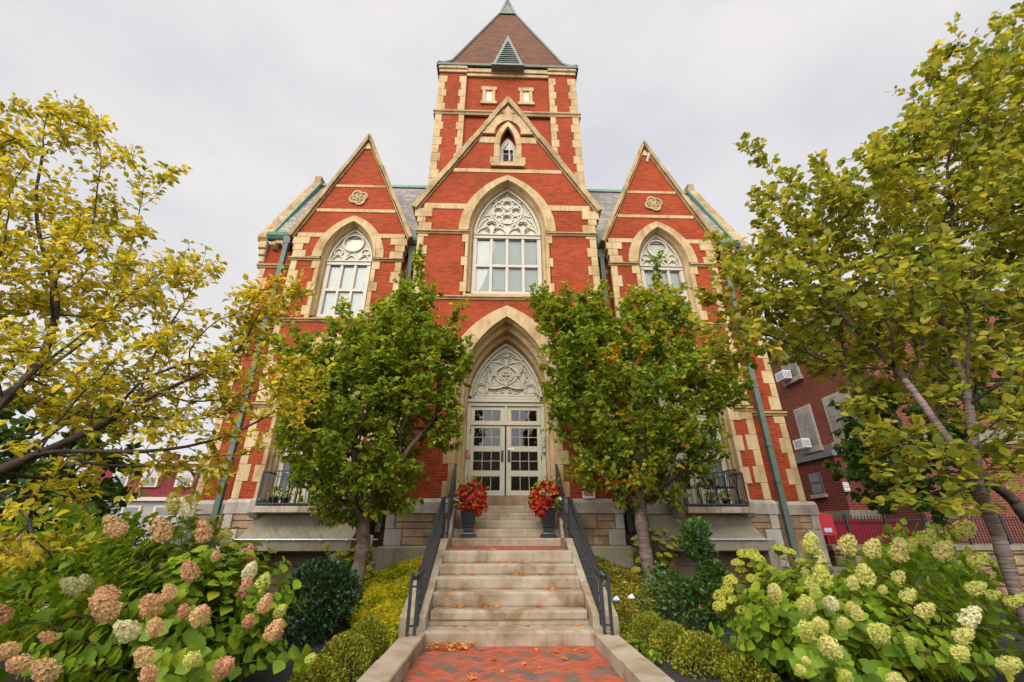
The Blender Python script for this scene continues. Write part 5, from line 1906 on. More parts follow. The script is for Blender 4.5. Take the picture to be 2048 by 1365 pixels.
make_tree('green_tree', 'green tree flecked with orange leaves on the right of the steps', 'tree',
          [(rx.x, 9.2, bz(rx.x, 9.2) - 0.1), (rx.x - 0.03, 9.2, 1.0), (rx.x - 0.06, 9.18, 1.55)],
          [(1265, 800, 165, 150, 9.1, 1.5, 760), (1150, 720, 70, 90, 9.0, 0.8, 200), (1100, 660, 32, 60, 9.0, 0.4, 70), (1195, 640, 38, 80, 9.0, 0.5, 110), (1330, 640, 50, 85, 9.0, 0.6, 140), (1385, 660, 35, 60, 9.0, 0.4, 60),
           (1400, 790, 70, 70, 8.9, 0.7, 170), (1462, 770, 40, 38, 8.8, 0.4, 60), (1270, 920, 140, 80, 9.1, 1.3, 330), (1130, 800, 50, 70, 8.9, 0.6, 110), (1180, 960, 50, 22, 9.0, 0.5, 40), (1290, 985, 80, 30, 9.1, 0.8, 90), (1250, 680, 60, 50, 9.0, 0.6, 100), (1400, 900, 50, 50, 9.0, 0.6, 80)],
          'leaforange', 'bandbark', 'heart', 0.108, 3, 0.010, 0.14, 0.12, 22, 1.05, 0.215, 0.7, 0.55, 0.0035, shoots=70, shoot_len=0.75)
# big yellowing tree at the left edge
make_tree('yellow_tree', 'yellowing tree reaching in from the left edge over the pink hydrangea', 'tree',
          [(-5.6, 3.3, bz(-5.6, 3.3) - 0.1), (-5.45, 3.32, 0.7), (-5.2, 3.4, 1.15)],
          [(200, 770, 250, 95, 4.6, 1.0, 520), (430, 760, 110, 90, 4.8, 0.6, 190), (500, 640, 55, 40, 4.9, 0.4, 50), (540, 590, 25, 12, 4.9, 0.15, 12), (560, 800, 50, 60, 4.7, 0.4, 60), (120, 560, 190, 90, 4.6, 0.9, 330), (330, 590, 75, 60, 4.7, 0.5, 90), (400, 510, 35, 22, 4.8, 0.3, 22),
           (60, 420, 120, 90, 4.5, 0.8, 200), (140, 270, 55, 60, 4.4, 0.4, 60), (225, 310, 45, 40, 4.5, 0.3, 35), (15, 270, 30, 50, 4.3, 0.4, 30), (300, 395, 55, 10, 4.6, 0.15, 14), (90, 930, 160, 70, 4.2, 0.8, 160), (330, 920, 90, 60, 4.4, 0.5, 90), (460, 900, 60, 50, 4.6, 0.4, 55), (60, 1090, 90, 60, 3.7, 0.4, 60), (-200, 650, 160, 250, 4.3, 1.0, 220), (590, 845, 25, 14, 4.7, 0.2, 14)],
          'leafyellow', 'barkd', 'oval', 0.088, 4, 0.0085, 0.16, 0.075, 23, 1.3, 0.24, 0.25, 0.72, 0.0035, keep=0.85, grav=0.0, wr=0.85, shoots=60, shoot_up=0.4, shoot_len=0.6)
# the tree at the right edge
fx = at(2030, 1180, 4.5)
make_tree('yellow_tree', 'olive and yellow leaved tree filling the right edge beside the iron fence', 'tree',
          [(fx.x - 0.01, 4.5, bz(fx.x, 4.5) - 0.1), (fx.x, 4.5, 0.85), (fx.x + 0.06, 4.5, 1.33)],
          [(1800, 640, 250, 140, 4.6, 1.1, 620), (1560, 640, 100, 75, 4.6, 0.6, 150), (1490, 700, 50, 40, 4.6, 0.4, 50), (1470, 590, 22, 14, 4.6, 0.2, 10), (1560, 500, 55, 60, 4.6, 0.5, 75), (1720, 480, 110, 90, 4.6, 0.8, 240), (1640, 400, 35, 30, 4.6, 0.3, 30), (1545, 360, 18, 18, 4.6, 0.15, 8),
           (1870, 345, 100, 100, 4.4, 0.8, 240), (1960, 230, 100, 110, 4.2, 0.8, 220), (1900, 160, 50, 60, 4.2, 0.4, 50), (2030, 110, 40, 70, 4.0, 0.4, 50), (1990, 480, 130, 160, 4.3, 0.9, 320), (1950, 780, 150, 80, 4.3, 0.8, 200), (1930, 930, 90, 60, 4.1, 0.5, 100), (1760, 750, 70, 40, 4.6, 0.5, 60), (1740, 940, 40, 20, 4.4, 0.25, 14), (1830, 1000, 60, 25, 4.2, 0.3, 26), (1850, 900, 90, 50, 4.3, 0.5, 80), (1980, 900, 80, 70, 4.0, 0.5, 90), (1920, 1010, 70, 30, 3.9, 0.35, 45), (2030, 960, 50, 50, 3.8, 0.4, 40), (1660, 560, 100, 60, 4.6, 0.6, 120)],
          'leafolive', 'bandbark', 'ovate', 0.098, 3, 0.0095, 0.16, 0.060, 24, 1.3, 0.24, 0.2, 0.62, 0.0035, keep=0.9, grav=0.0, shoots=110, shoot_up=0.7, shoot_len=0.6)
# trees further off
make_tree('dark_tree', 'dark green tree behind the olive tree near the brick annex', 'tree',
          [(11.6, 9.9, -0.3), (11.6, 9.9, 1.4), (11.3, 9.8, 2.0)],
          [(1790, 850, 100, 90, 9.6, 1.0, 260), (1740, 930, 60, 60, 9.5, 0.8, 110), (1860, 960, 80, 70, 9.6, 0.9, 160), (1900, 820, 80, 90, 9.7, 0.9, 150), (1960, 700, 100, 160, 9.8, 1.0, 220), (1820, 1010, 60, 20, 9.5, 0.6, 40), (1850, 560, 120, 130, 10.4, 1.0, 200)],
          'leafdark', 'barkd', 'heart', 0.14, 4, 0.012, 0.2, 0.11, 25, 1.4, 0.3, 0.5, 0.5, 0.004)
make_tree('dark_tree', 'dark green leafy tree at the far left in front of the grey clapboard house', 'tree',
          [(-14.5, 9.2, -0.3), (-14.4, 9.2, 1.3), (-14.2, 9.2, 1.9)],
          [(40, 930, 150, 110, 9.2, 1.4, 420), (130, 1010, 60, 70, 9.0, 0.9, 110), (200, 930, 70, 60, 9.4, 0.9, 110), (60, 1050, 110, 40, 8.8, 0.8, 100), (-150, 880, 150, 160, 9, 1.3, 200), (150, 850, 90, 50, 9.4, 0.8, 90)],
          'leafdark', 'barkd', 'ovate', 0.20, 4, 0.012, 0.26, 0.14, 26, 1.8, 0.42, 0.4, 0.5, 0.004)

make_tree('street_tree', 'tall dark tree across the street mirrored in the right entrance door', 'tree',
          [(4.4, -21, -0.2), (4.4, -21, 2.2), (4.3, -21, 3.4)],
          [('w', (4.4, -21, 8.5), (2.6, 2.4, 4.8), 500)], 'leafdark', 'barkd', 'ovate', 0.3, 4, 0.02, 0.45, 0.16, 27, 2.2, 0.6, 0.4, 0.5, 0.006)
make_tree('street_tree', 'lower dark tree across the street mirrored in the left entrance door', 'tree',
          [(-5.2, -20, -0.2), (-5.2, -20, 1.6), (-5.1, -20, 2.4)],
          [('w', (-5.0, -20, 6.0), (2.4, 2.2, 3.8), 420)], 'leafdark', 'barkd', 'ovate', 0.3, 4, 0.02, 0.45, 0.15, 28, 2.2, 0.6, 0.4, 0.5, 0.006)
# ================================================================ shrubs
def shrub(name, label, cat, c, r, n, kind, size, mat, seed, inner=0.55, stems=14, group=None, lump=0.18, berries=0, flat=0.0):
    """leaf shell with an uneven outline over short stems"""
    global RN
    RN = np.random.default_rng(seed)
    t = thing(name, label, cat, (c[0], c[1], c[2] - r[2] * 0.95), group)
    inv = Matrix.Translation(-t.location)
    d = rvec(n)
    ld = rvec(26)
    amp = RN.normal(size=26) * lump
    f = 1 + (np.maximum(0, d @ ld.T - 0.72) / 0.28 * amp).sum(1)
    rad = (inner + (1 - inner) * RN.random(n) ** 0.6) * f
    P = np.asarray(c) + d * np.asarray(r) * rad[:, None]
    ok = P[:, 2] > c[2] - r[2] * 0.93
    P, d = P[ok], d[ok]
    n2 = len(P)
    D = nrm(d + RN.normal(size=(n2, 3)) * 0.55 + np.array([0, 0, 0.25]))
    U = nrm(d * 0.5 + np.array([0, 0, 0.6]) + RN.normal(size=(n2, 3)) * 0.5)
    o = mesh_np('foliage', [leaf_arrays(kind, P, D, U, size * (0.6 + 0.6 * RN.random(n2)))], mat, t)
    o.matrix_parent_inverse = inv
    q = MB()
    b = Vector((c[0], c[1], c[2] - r[2]))
    for k in range(stems):
        e = Vector(c) + Vector(in_ell(1, (0, 0, 0.1), np.asarray(r) * 0.8)[0])
        q.tube([b + Vector((R.uniform(-.06, .06), R.uniform(-.06, .06), 0)), b.lerp(e, 0.5) + Vector((0, 0, r[2] * 0.1)), e], [0.012, 0.009, 0.004], 5, False)
    o = q.build('stems', M['barkd'], t)
    o.matrix_parent_inverse = inv
    if berries:
        q = MB()
        for k in range(berries):
            p = P[RN.integers(n2)]
            for j in range(3):
                a = p + RN.normal(size=3) * 0.018
                q.lathe([(0.001, -0.011), (0.009, -0.005), (0.009, 0.005), (0.001, 0.011)], tuple(a), 6)
        o = q.build('berries', M['berry'], t, True)
        stuff_part = o
        o['kind'] = 'stuff'
        o.matrix_parent_inverse = inv
    return t
hz = bz(-2.66, 7.0)
shrub('holly_bush', 'dark glossy holly bush beside the knotty left tree trunk', 'bush', (-2.68, 7.05, 0.45), (0.56, 0.52, 0.56), 6200, 'small', 0.062, M['leafholly'], 31, 0.5)
t = shrub('holly_bush', 'tall green holly bush with red berries beside the right tree trunk', 'bush', (2.86, 7.5, 0.40), (0.56, 0.5, 0.52), 4800, 'small', 0.066, M['leafholly2'], 32, 0.45, lump=0.3, berries=26)
# its leader stands up above the rest
RN = np.random.default_rng(5)
c = np.array(at(1390, 1085, 7.5))
d = rvec(1500)
P = c + d * np.array([0.23, 0.2, 0.30]) * (0.3 + 0.7 * RN.random((1500, 1)) ** 0.5) * (1 + 0.35 * np.sin(d[:, :1] * 5 + d[:, 2:] * 7))
c2 = np.array(at(1428, 1150, 7.4))
d2 = rvec(900)
P = np.concatenate([P, c2 + d2 * np.array([0.20, 0.18, 0.16]) * (0.4 + 0.6 * RN.random((900, 1)) ** 0.5) * (1 + 0.3 * np.sin(d2[:, :1] * 6))])
d = np.concatenate([d, d2])
o = mesh_np('foliage', [leaf_arrays('small', P, nrm(d + RN.normal(size=P.shape) * .5 + np.array([0, 0, .4])), nrm(np.array([0, 0, .7]) + RN.normal(size=P.shape) * .5), 0.066 * (0.6 + 0.6 * RN.random(len(P))))], M['leafholly2'], t)
o.matrix_parent_inverse = Matrix.Translation(-t.location)
for x, y, rx_, rz_, lab, mt_, sd, n_ in ((-5.9, 6.6, 1.2, 0.95, 'loose green shrub behind the pink hydrangea, nearest the downspout', 'leafhyd', 41, 2600), (-7.9, 6.2, 1.3, 1.05, 'loose green shrub behind the pink hydrangea, at the far left', 'leafhyd', 42, 2600),
                                (-9.5, 10.6, 1.6, 1.3, 'dark green shrub in front of the clapboard house beside the hall', 'leafdark', 43, 2600), (-4.9, 3.6, 0.8, 0.55, 'low green shrub at the left edge under the yellow tree', 'leafhyd', 44, 1800),
                                (6.6, 7.6, 1.0, 0.75, 'green shrub at the right behind the cream hydrangea', 'leafhyd', 45, 2200), (6.0, 4.4, 0.8, 0.55, 'low leafy shrub at the right edge beside the tree trunk', 'leafhyd', 46, 1800)):
    shrub('leafy_shrub', lab, 'bush', (x, y, bz(x, y) + rz_ * 0.8), (rx_, 0.8, rz_), n_, 'ovate', 0.12, M[mt_], sd, 0.3, 12, None, 0.3)
# boxwood hedge balls
bx = [(-1.73, 6.2, 0.14, 1.0, 'clipped boxwood ball nearest the foot of the left railing'),
      (-1.80, 5.6, 0.06, 1.15, 'clipped boxwood ball second from the foot of the left railing'),
      (-1.92, 5.15, -0.02, 1.05, 'clipped boxwood ball at the bottom edge left of the kerb'),
      (1.80, 6.45, 0.19, 0.88, 'boxwood nearest the right railing, first of the hedge row'),
      (1.93, 6.02, 0.13, 0.95, 'boxwood second from the right railing in the hedge row'),
      (2.03, 5.55, 0.06, 1.15, 'boxwood third from the right railing in the hedge row'),
      (2.28, 5.12, -0.03, 1.1, 'low boxwood at the bottom edge, last of the right hedge row')]
proto = None
for k, (x, y, zc, sc, lab) in enumerate(bx):
    if proto is None:
        proto = shrub('boxwood', lab, 'bush', (x, y, zc), (0.255, 0.245, 0.25), 6200, 'small', 0.029, M['leafbox'], 33, 0.66, group='clipped boxwoods beside the path', lump=0.10)
        proto.scale = (sc,) * 3
        base = proto
        continue
    c = base.copy()
    COL.objects.link(c)
    c.location = (x, y, zc - 0.247 * sc)
    c.rotation_euler = (0, 0, k * 1.3)
    c.scale = (sc, sc * R.uniform(0.95, 1.15), sc)
    c['label'] = lab
    for ch in list(base.children):
        d_ = place_copy(ch, c)
        d_.matrix_parent_inverse = ch.matrix_parent_inverse.copy()

# ================================================================ hydrangeas
def floret_head(seed, n=190, kind='cone', ps=0.017):
    """one flower head, axis +z, length 1 before scaling"""
    rn = np.random.default_rng(seed)
    u = rn.random(n)
    a = rn.random(n) * 2 * PI
    if kind == 'cone':
        z = -0.42 + 0.97 * u ** 1.15
        rad = 0.43 * np.sqrt(np.clip(1 - (np.abs(z + 0.16) / np.where(z > -0.16, 0.72, 0.30)) ** 1.7, 0.0, 1))
        rad = rad * (0.60 + 0.55 * rn.random(n))
        z = z + rn.normal(size=n) * 0.03
        P = np.stack([rad * np.cos(a), rad * np.sin(a), z], 1)
        Nn = nrm(np.stack([np.cos(a), np.sin(a), 0.35 + 1.2 * z], 1) + rn.normal(size=(n, 3)) * 0.55)
    else:       # flattened dome
        ct = 0.05 + 0.95 * u
        st = np.sqrt(1 - ct ** 2)
        P = np.stack([0.5 * st * np.cos(a), 0.5 * st * np.sin(a), 0.36 * ct - 0.1], 1) * (0.85 + 0.2 * rn.random((n, 1)))
        Nn = nrm(P + np.array([0, 0, 0.25]) + rn.normal(size=(n, 3)) * 0.3)
    T1 = nrm(np.cross(Nn, rn.normal(size=(n, 3))))
    T2 = np.cross(Nn, T1)
    V, Fc = [], []
    s = ps * (0.75 + 0.5 * rn.random(n))
    tv = []
    tf = []
    for k in range(4):      # four rounded petals, slightly cupped
        an = k * PI / 2
        o = len(tv)
        for rr, w_, h_ in ((0.12, 0, 0), (0.62, -0.46, 0.18), (1.1, -0.24, 0.30), (1.1, 0.24, 0.30), (0.62, 0.46, 0.18)):
            tv.append((rr * math.cos(an) - w_ * math.sin(an), rr * math.sin(an) + w_ * math.cos(an), h_))
        tf.append((o, o + 1, o + 2, o + 3, o + 4))
    tv.append((0, 0, 0.05))
    c_ = len(tv) - 1
    for k in range(4):
        tf.append((c_, 5 * k, 5 * ((k + 1) % 4)))
    tv = np.array(tv)
    pts = P[:, None, :] + s[:, None, None] * (T1[:, None] * tv[None, :, 0:1] + T2[:, None] * tv[None, :, 1:2] + Nn[:, None] * tv[None, :, 2:3])
    return pts.reshape(-1, 3), tf, len(tv), n
HEADS = {}
for key, mat, kd, cnt, ps in (('pink', 'headpink', 'cone', 430, 0.056), ('cream', 'headcream', 'cone', 430, 0.058), ('lime', 'headlime', 'cone', 360, 0.060), ('small', 'headsmall', 'dome', 330, 0.050)):
    HEADS[key] = []
    for v in range(3):
        o = mesh_np('flower_head', [floret_head(50 + v * 7 + len(HEADS), cnt, kd, ps)], M[mat], None, False)
        HEADS[key].append(o.data)
        bpy.data.objects.remove(o)

def hydrangea(label, base, heads, leafmat, leafsize, nstem, seed, fill, leafkind='ovate', pairs=6, sagg=0.3, extra=()):
    """heads: (px, py, depth Y, length in metres, colour)"""
    global RN
    RN = np.random.default_rng(seed)
    rr = random.Random(seed)
    b = Vector(base)
    t = thing('hydrangea', label, 'bush', base)
    inv = Matrix.Translation(-b)
    ends = []
    for px, py, Y, L, col in heads:
        p = at(px, py, Y)
        out_ = (p - b)
        out_.z *= 0.6
        ax = (out_.normalized() + Vector((rr.uniform(-.35, .35), rr.uniform(-.5, .1), rr.uniform(0.1, .7)))).normalized()
        if col == 'small':
            ax = (ax + Vector((0, -0.2, 1.3))).normalized()
        me = rr.choice(HEADS[col])
        o = bpy.data.objects.new('flower_head', me)
        COL.objects.link(o)
        o.parent = t
        q = ax.to_track_quat('Z', 'Y')
        mm = Matrix.Translation(p - b) @ q.to_matrix().to_4x4() @ Matrix.Rotation(rr.uniform(0, 6), 4, 'Z') @ Matrix.Diagonal((L * rr.uniform(.80, 1.0), L * rr.uniform(.80, 1.0), L * rr.uniform(1.0, 1.25), 1)) if col != 'small' else Matrix.Translation(p - b) @ q.to_matrix().to_4x4() @ Matrix.Scale(L, 4)
        o.matrix_basis = mm
        ends.append(p - ax * L * (0.40 if col != 'small' else 0.1) + (p - CAM).normalized() * 0.10)
    for k in range(nstem):
        ends.append(Vector(in_ell(1, fill[0], fill[1], 1.0)[0]))
    for px, py, Y in extra:
        ends.append(at(px, py, Y))
    q = MB()
    pp, dd, uu, ss = [], [], [], []
    for e in ends:
        p0 = b + Vector((rr.uniform(-.25, .25), rr.uniform(-.2, .2), 0))
        mid = p0.lerp(e, 0.55) + Vector((0, 0, 0.12 * (e - p0).length)) - (e - p0).normalized() * 0.0
        pts = [p0.lerp(mid, f).lerp(mid.lerp(e, f), f) for f in (0, .2, .4, .6, .8, 1)]
        q.tube(pts, [0.009, 0.007, 0.006, 0.005, 0.004, 0.003], 5, False)
        td = (e - mid).normalized()
        s0 = td.orthogonal().normalized()
        s1 = td.cross(s0)
        for k in range(5):      # rosette at the tip
            a_ = k * 2.4 + rr.uniform(-.3, .3)
            sd_ = s0 * math.cos(a_) + s1 * math.sin(a_)
            pp.append(e - td * 0.02 * k)
            dd.append((sd_ + td * rr.uniform(-0.1, 0.5) + Vector((0, 0, rr.uniform(-.3, .2)))).normalized())
            uu.append((td + Vector((rr.uniform(-.3, .3), rr.uniform(-.3, .1), 0.4))).normalized())
            ss.append(leafsize * rr.uniform(0.55, 1.0))
        for k in range(pairs):
            f = 0.22 + 0.76 * (k + rr.uniform(-.2, .2)) / pairs
            f = min(max(f, 0.05), 0.98)
            p = p0.lerp(mid, f).lerp(mid.lerp(e, f), f)
            td = (mid.lerp(e, f) - p0.lerp(mid, f)).normalized()
            ang_ = rr.uniform(0, PI)
            s0 = td.orthogonal().normalized()
            s1 = td.cross(s0)
            for sg in (1, -1):
                sd_ = (s0 * math.cos(ang_) + s1 * math.sin(ang_)) * sg
                d = (sd_ + td * rr.uniform(0.1, 0.6) + Vector((rr.uniform(-.3, .3), rr.uniform(-.3, .3), rr.uniform(-sagg - .3, 0.25)))).normalized()
                pp.append(p + sd_ * 0.02)
                dd.append(d)
                uu.append((td * 0.7 + Vector((0, -0.15, 0.6)) + Vector((rr.uniform(-.4, .4), rr.uniform(-.4, .4), 0))).normalized())
                ss.append(leafsize * rr.uniform(0.6, 1.2) * (0.75 if f > 0.85 else 1))
    o = q.build('stems', M['stem'], t, True, recalc=False)
    o.matrix_parent_inverse = inv
    o = mesh_np('foliage', [leaf_arrays(leafkind, np.array(pp), np.array(dd), np.array(uu), np.array(ss), 1.15)], M[leafmat], t)
    o.matrix_parent_inverse = inv
    return t
rh = random.Random(99)
def dep(py, y0, y1, p0=990, p1=1365):
    return y0 + (y1 - y0) * min(1, max(0, (py - p0) / (p1 - p0))) + rh.uniform(-0.12, 0.12)
HL = [(347, 1007, 'lime', .24), (378, 1014, 'cream', .25), (230, 1054, 'pink', .27), (323, 1060, 'pink', .28), (408, 1064, 'pink', .23), (450, 1076, 'lime', .24), (466, 1091, 'small', .13), (494, 1107, 'pink', .23), (44, 1097, 'pink', .30),
      (145, 1172, 'cream', .22), (210, 1216, 'pink', .30), (214, 1192, 'pink', .24), (303, 1210, 'pink', .26), (338, 1185, 'pink', .18), (380, 1143, 'pink', .23), (500, 1143, 'cream', .22), (525, 1168, 'lime', .22), (492, 1178, 'pink', .24),
      (531, 1207, 'pink', .20), (562, 1221, 'lime', .17), (550, 1260, 'pink', .24), (497, 1242, 'pink', .17), (368, 1223, 'pink', .16), (401, 1231, 'pink', .24), (254, 1261, 'cream', .24), (310, 1255, 'pink', .18), (288, 1313, 'pink', .23),
      (384, 1320, 'lime', .19), (448, 1335, 'pink', .27), (297, 1352, 'pink', .22), (92, 1342, 'pink', .29), (38, 1328, 'pink', .22), (14, 1302, 'pink', .22), (96, 1275, 'pink', .17), (622, 1318, 'lime', .15), (432, 1112, 'pink', .13), (402, 1098, 'small', .12), (1, 1230, 'pink', .2)]
heads = [(px, py, dep(py, 4.7, 3.5) + (0.5 if px > 440 else 0), L * (0.68 if py < 1270 else 0.58), c) for px, py, c, L in HL]
for k in range(16):
    px = rh.uniform(20, 470)
    heads.append((px, 1075 + 0.25 * abs(px - 330) + rh.uniform(10, 130), 4.75 + rh.uniform(0, .4), .15, rh.choice(('pink', 'pink', 'lime', 'cream'))))
hydrangea('large hydrangea with dusky pink and tan flower heads in the left foreground', (-2.95, 4.85, 0.05), heads, 'leafhyd', 0.12, 250, 61, ((-3.35, 5.0, 0.66), (1.35, 0.85, 0.72)), pairs=9, extra=[(rh.uniform(190, 480), rh.uniform(1030, 1130), rh.uniform(4.7, 5.1)) for k in range(46)])
HR = [(1622, 1087, .27), (1696, 1090, .27), (1745, 1098, .24), (1797, 1102, .27), (1822, 1090, .17), (1852, 1076, .25), (1926, 1060, .29), (1886, 1103, .25), (1954, 1121, .22), (1644, 1152, .25), (1730, 1150, .25), (1705, 1166, .18), (1550, 1184, .21),
      (1613, 1209, .22), (1662, 1207, .21), (1632, 1182, .15), (1714, 1226, .17), (1816, 1192, .17), (1849, 1221, .19), (1760, 1266, .24), (1688, 1246, .14), (1613, 1262, .22), (1659, 1294, .25), (1640, 1250, .18), (1822, 1284, .13), (1940, 1235, .22), (1926, 1271, .18),
      (1920, 1306, .17), (2018, 1330, .20), (1950, 1176, .19), (1985, 1190, .15), (2025, 1203, .18), (2046, 1196, .13), (1693, 1353, .14), (1791, 1362, .16), (1601, 1339, .11), (1612, 1322, .10), (1765, 1180, .12), (1700, 1212, .11)]
heads = [(px, py, dep(py, 5.1, 3.7), L * 0.70, 'cream' if k in (14, 25) else 'lime') for k, (px, py, L) in enumerate(HR)]
for k in range(16):
    heads.append((rh.uniform(1600, 2040), rh.uniform(1120, 1330), 5.0 + rh.uniform(-.4, .4), rh.uniform(.10, .16), 'lime'))
hydrangea('large hydrangea with greenish cream cone flower heads in the right foreground', (3.25, 5.1, 0.05), heads, 'leafhyd', 0.12, 250, 62, ((3.75, 5.15, 0.50), (1.75, 0.80, 0.58)), pairs=9)
HM = [(1475, 1126), (1507, 1104), (1490, 1108), (1515, 1116), (1481, 1140), (1506, 1132), (1529, 1135), (1561, 1098), (1580, 1104), (1460, 1161), (1506, 1158), (1454, 1179), (1570, 1155), (1589, 1149), (1598, 1167), (1455, 1196), (1494, 1210), (1524, 1199), (1524, 1224), (1484, 1221), (1438, 1212), (1605, 1125), (1590, 1182), (1564, 1262), (1630, 1200), (1545, 1140), (1440, 1190), (1618, 1140)]
hydrangea('lime green hydrangea with small rounded heads behind the cream hydrangea', (2.95, 5.75, 0.1), [(x, y, 5.6 + rh.uniform(-.2, .2), .145 * rh.uniform(.8, 1.25), 'small') for x, y in HM], 'leaflime', 0.11, 26, 63, ((2.95, 5.7, 0.5), (0.5, 0.35, 0.4)), 'round', 6, 0.7)
HB = [(620 + 18 * k + rh.uniform(-6, 6), 1152 - 9 * k + rh.uniform(-8, 8)) for k in range(4)] + [(650 + 14 * k + rh.uniform(-8, 8), 1098 + rh.uniform(-8, 22)) for k in range(8)] + [(735 + rh.uniform(-8, 10), 1095 + 14 * k) for k in range(5)] + [(665 + 15 * k, 1118 + rh.uniform(-6, 10)) for k in range(5)]
hydrangea('yellow green hydrangea behind the knotty trunk of the left tree', (-2.95, 9.35, 0.1), [(x, y, 9.2 + rh.uniform(-.2, .2), .16 * rh.uniform(.8, 1.2), 'small') for x, y in HB], 'leaflime', 0.12, 16, 64, ((-2.9, 9.3, 0.6), (0.55, 0.3, 0.45)), 'round', 5, 0.6)
HC = [(1268, 1078), (1275, 1088), (1272, 1140), (1280, 1120), (1315, 1065), (1330, 1062), (1345, 1075), (1325, 1085), (1340, 1095), (1310, 1078), (1295, 1060), (1318, 1110), (1285, 1100), (1336, 1110), (1300, 1130), (1352, 1090), (1325, 1128)]
hydrangea('yellow green hydrangea behind the banded trunk of the right tree', (3.05, 9.8, 0.25), [(x, y, 9.7 + rh.uniform(-.15, .15), .16 * rh.uniform(.8, 1.2), 'small') for x, y in HC], 'leaflime', 0.12, 14, 65, ((3.0, 9.75, 0.75), (0.5, 0.25, 0.45)), 'round', 5, 0.6)

# ================================================================ ground cover and fallen leaves
RN = np.random.default_rng(71)
def cover(name, label, s, mat, n, size, kind='small'):
    x = s * (1.49 + 1.75 * RN.random(n * 2) ** 1.0)
    y = 6.35 + 3.75 * RN.random(n * 2)
    ax = np.abs(x)
    edge = 1.75 + (y - 6.4) * 0.42 + 0.12 * np.sin(y * 5)
    if s < 0:
        edge += 0.25
    ok = ax < edge
    x, y = x[ok][:n], y[ok][:n]
    hgt = RN.random(len(x)) * 0.05 + 0.04 * (np.sin(x * 9 + y * 4) + np.sin(y * 7.7 - x * 3)) * 0.5 + 0.035
    z = np.array([bank(a, b) for a, b in zip(x, y)]) + hgt
    P = np.stack([x, y, z], 1)
    D = nrm(RN.normal(size=P.shape) * np.array([1, 1, 0.35]) + np.array([0, -0.2, 0.35]))
    U = nrm(np.array([0, -.2, 1]) + RN.normal(size=P.shape) * 0.45)
    return stuff(mesh_np(name, [leaf_arrays(kind, P, D, U, size * (0.6 + 0.7 * RN.random(len(P))), 1.2)], mat), label, 'ground cover')
cover('ground_cover', 'bright yellow green ground cover on the bank left of the steps', -1, M['cover'], 24000, 0.042)
cover('ground_cover', 'green and rust ground cover on the bank right of the steps', 1, M['cover2'], 24000, 0.042)

def dryleaf(seed):
    """a curled five-pointed leaf"""
    rn = random.Random(seed)
    V = [(0, 0, 0.006)]
    n = 15
    for k in range(n):
        a = 2 * PI * k / n
        r = (1.0 if k % 3 == 0 else 0.55) * rn.uniform(0.8, 1.1) * (0.7 if abs(a - PI) < 0.5 else 1)
        V.append((r * math.cos(a), r * math.sin(a) * 0.8, rn.uniform(0.05, 0.45) * r))
    me = MB()
    me.add([(x * 0.05, y * 0.05, z * 0.05) for x, y, z in V], [(0, k + 1, (k + 1) % n + 1) for k in range(n)])
    return me
leaf_meshes = []
for k in range(5):
    o = dryleaf(k).build('fallen_leaf', M['dry'], None, True, recalc=False)
    leaf_meshes.append(o.data)
    bpy.data.objects.remove(o)
rl = random.Random(5)
def drop(x, y, z, label, group, sc=1.0):
    o = bpy.data.objects.new('fallen_leaf', rl.choice(leaf_meshes))
    COL.objects.link(o)
    o.location = (x, y, z + 0.004)
    o.rotation_euler = (rl.uniform(-.3, .3), rl.uniform(-.3, .3), rl.uniform(0, 6.3))
    s_ = sc * rl.uniform(0.8, 1.7)
    o.scale = (s_, s_, s_)
    tag(o, label, 'leaf', group)
onames = ['bottom', 'second', 'third', 'fourth', 'fifth']
for k in range(5):
    for j in range((6, 9, 11, 13, 14)[k]):
        drop(rl.uniform(-1.05, 1.05), SY[k + 1] - rl.uniform(0.015, 0.07), SZ[k], 'dry orange leaf lying at the back of the %s granite step' % onames[k], 'dry leaves on the %s step' % onames[k], 0.9)
for j in range(14):
    x = rl.uniform(0.45, 1.05) if j < 9 else rl.uniform(-1.05, 1.0)
    drop(x, (UY[0] - rl.uniform(0.02, 0.25)) if j < 9 else rl.uniform(8.35, 9.5), SZ[5] + 0.002, 'dry orange leaf lying on the brick landing of the steps', 'dry leaves on the landing')
for j in range(3):
    drop(rl.uniform(-0.6, 0.6), UY[1] - 0.05, UZ[0], 'small dry leaf beside the black urns on the upper step', 'dry leaves on the upper step', 0.7)
for j in range(13):
    x, y = (rl.uniform(0.3, 1.05), rl.uniform(6.3, 6.62)) if j < 6 else (rl.uniform(-0.5, 1.0), rl.uniform(4.9, 6.5))
    drop(x, y, 0.003, 'single dry leaf on the herringbone brick path', 'single dry leaves on the path', 0.9)
n = 70
P = np.stack([-1.05 + 0.62 * RN.random(n) ** 1.2, 6.66 - 0.22 * RN.random(n) ** 1.3, 0.01 + 0.05 * RN.random(n)], 1)
q = MB()
for p in P:
    d = dryleaf(int(p[0] * 1e4) % 97)
    m_ = Matrix.Translation(p) @ Matrix.Rotation(rl.uniform(0, 6), 4, 'Z') @ Matrix.Rotation(rl.uniform(-.6, .6), 4, 'X') @ Matrix.Scale(rl.uniform(.6, 1.0), 4)
    q.add([m_ @ Vector(v) for v in d.v], d.f)
stuff(q.build('leaf_litter', M['dry'], None, True, recalc=False), 'drift of dry orange leaves in the left corner of the bottom step', 'leaf litter')
q = MB()
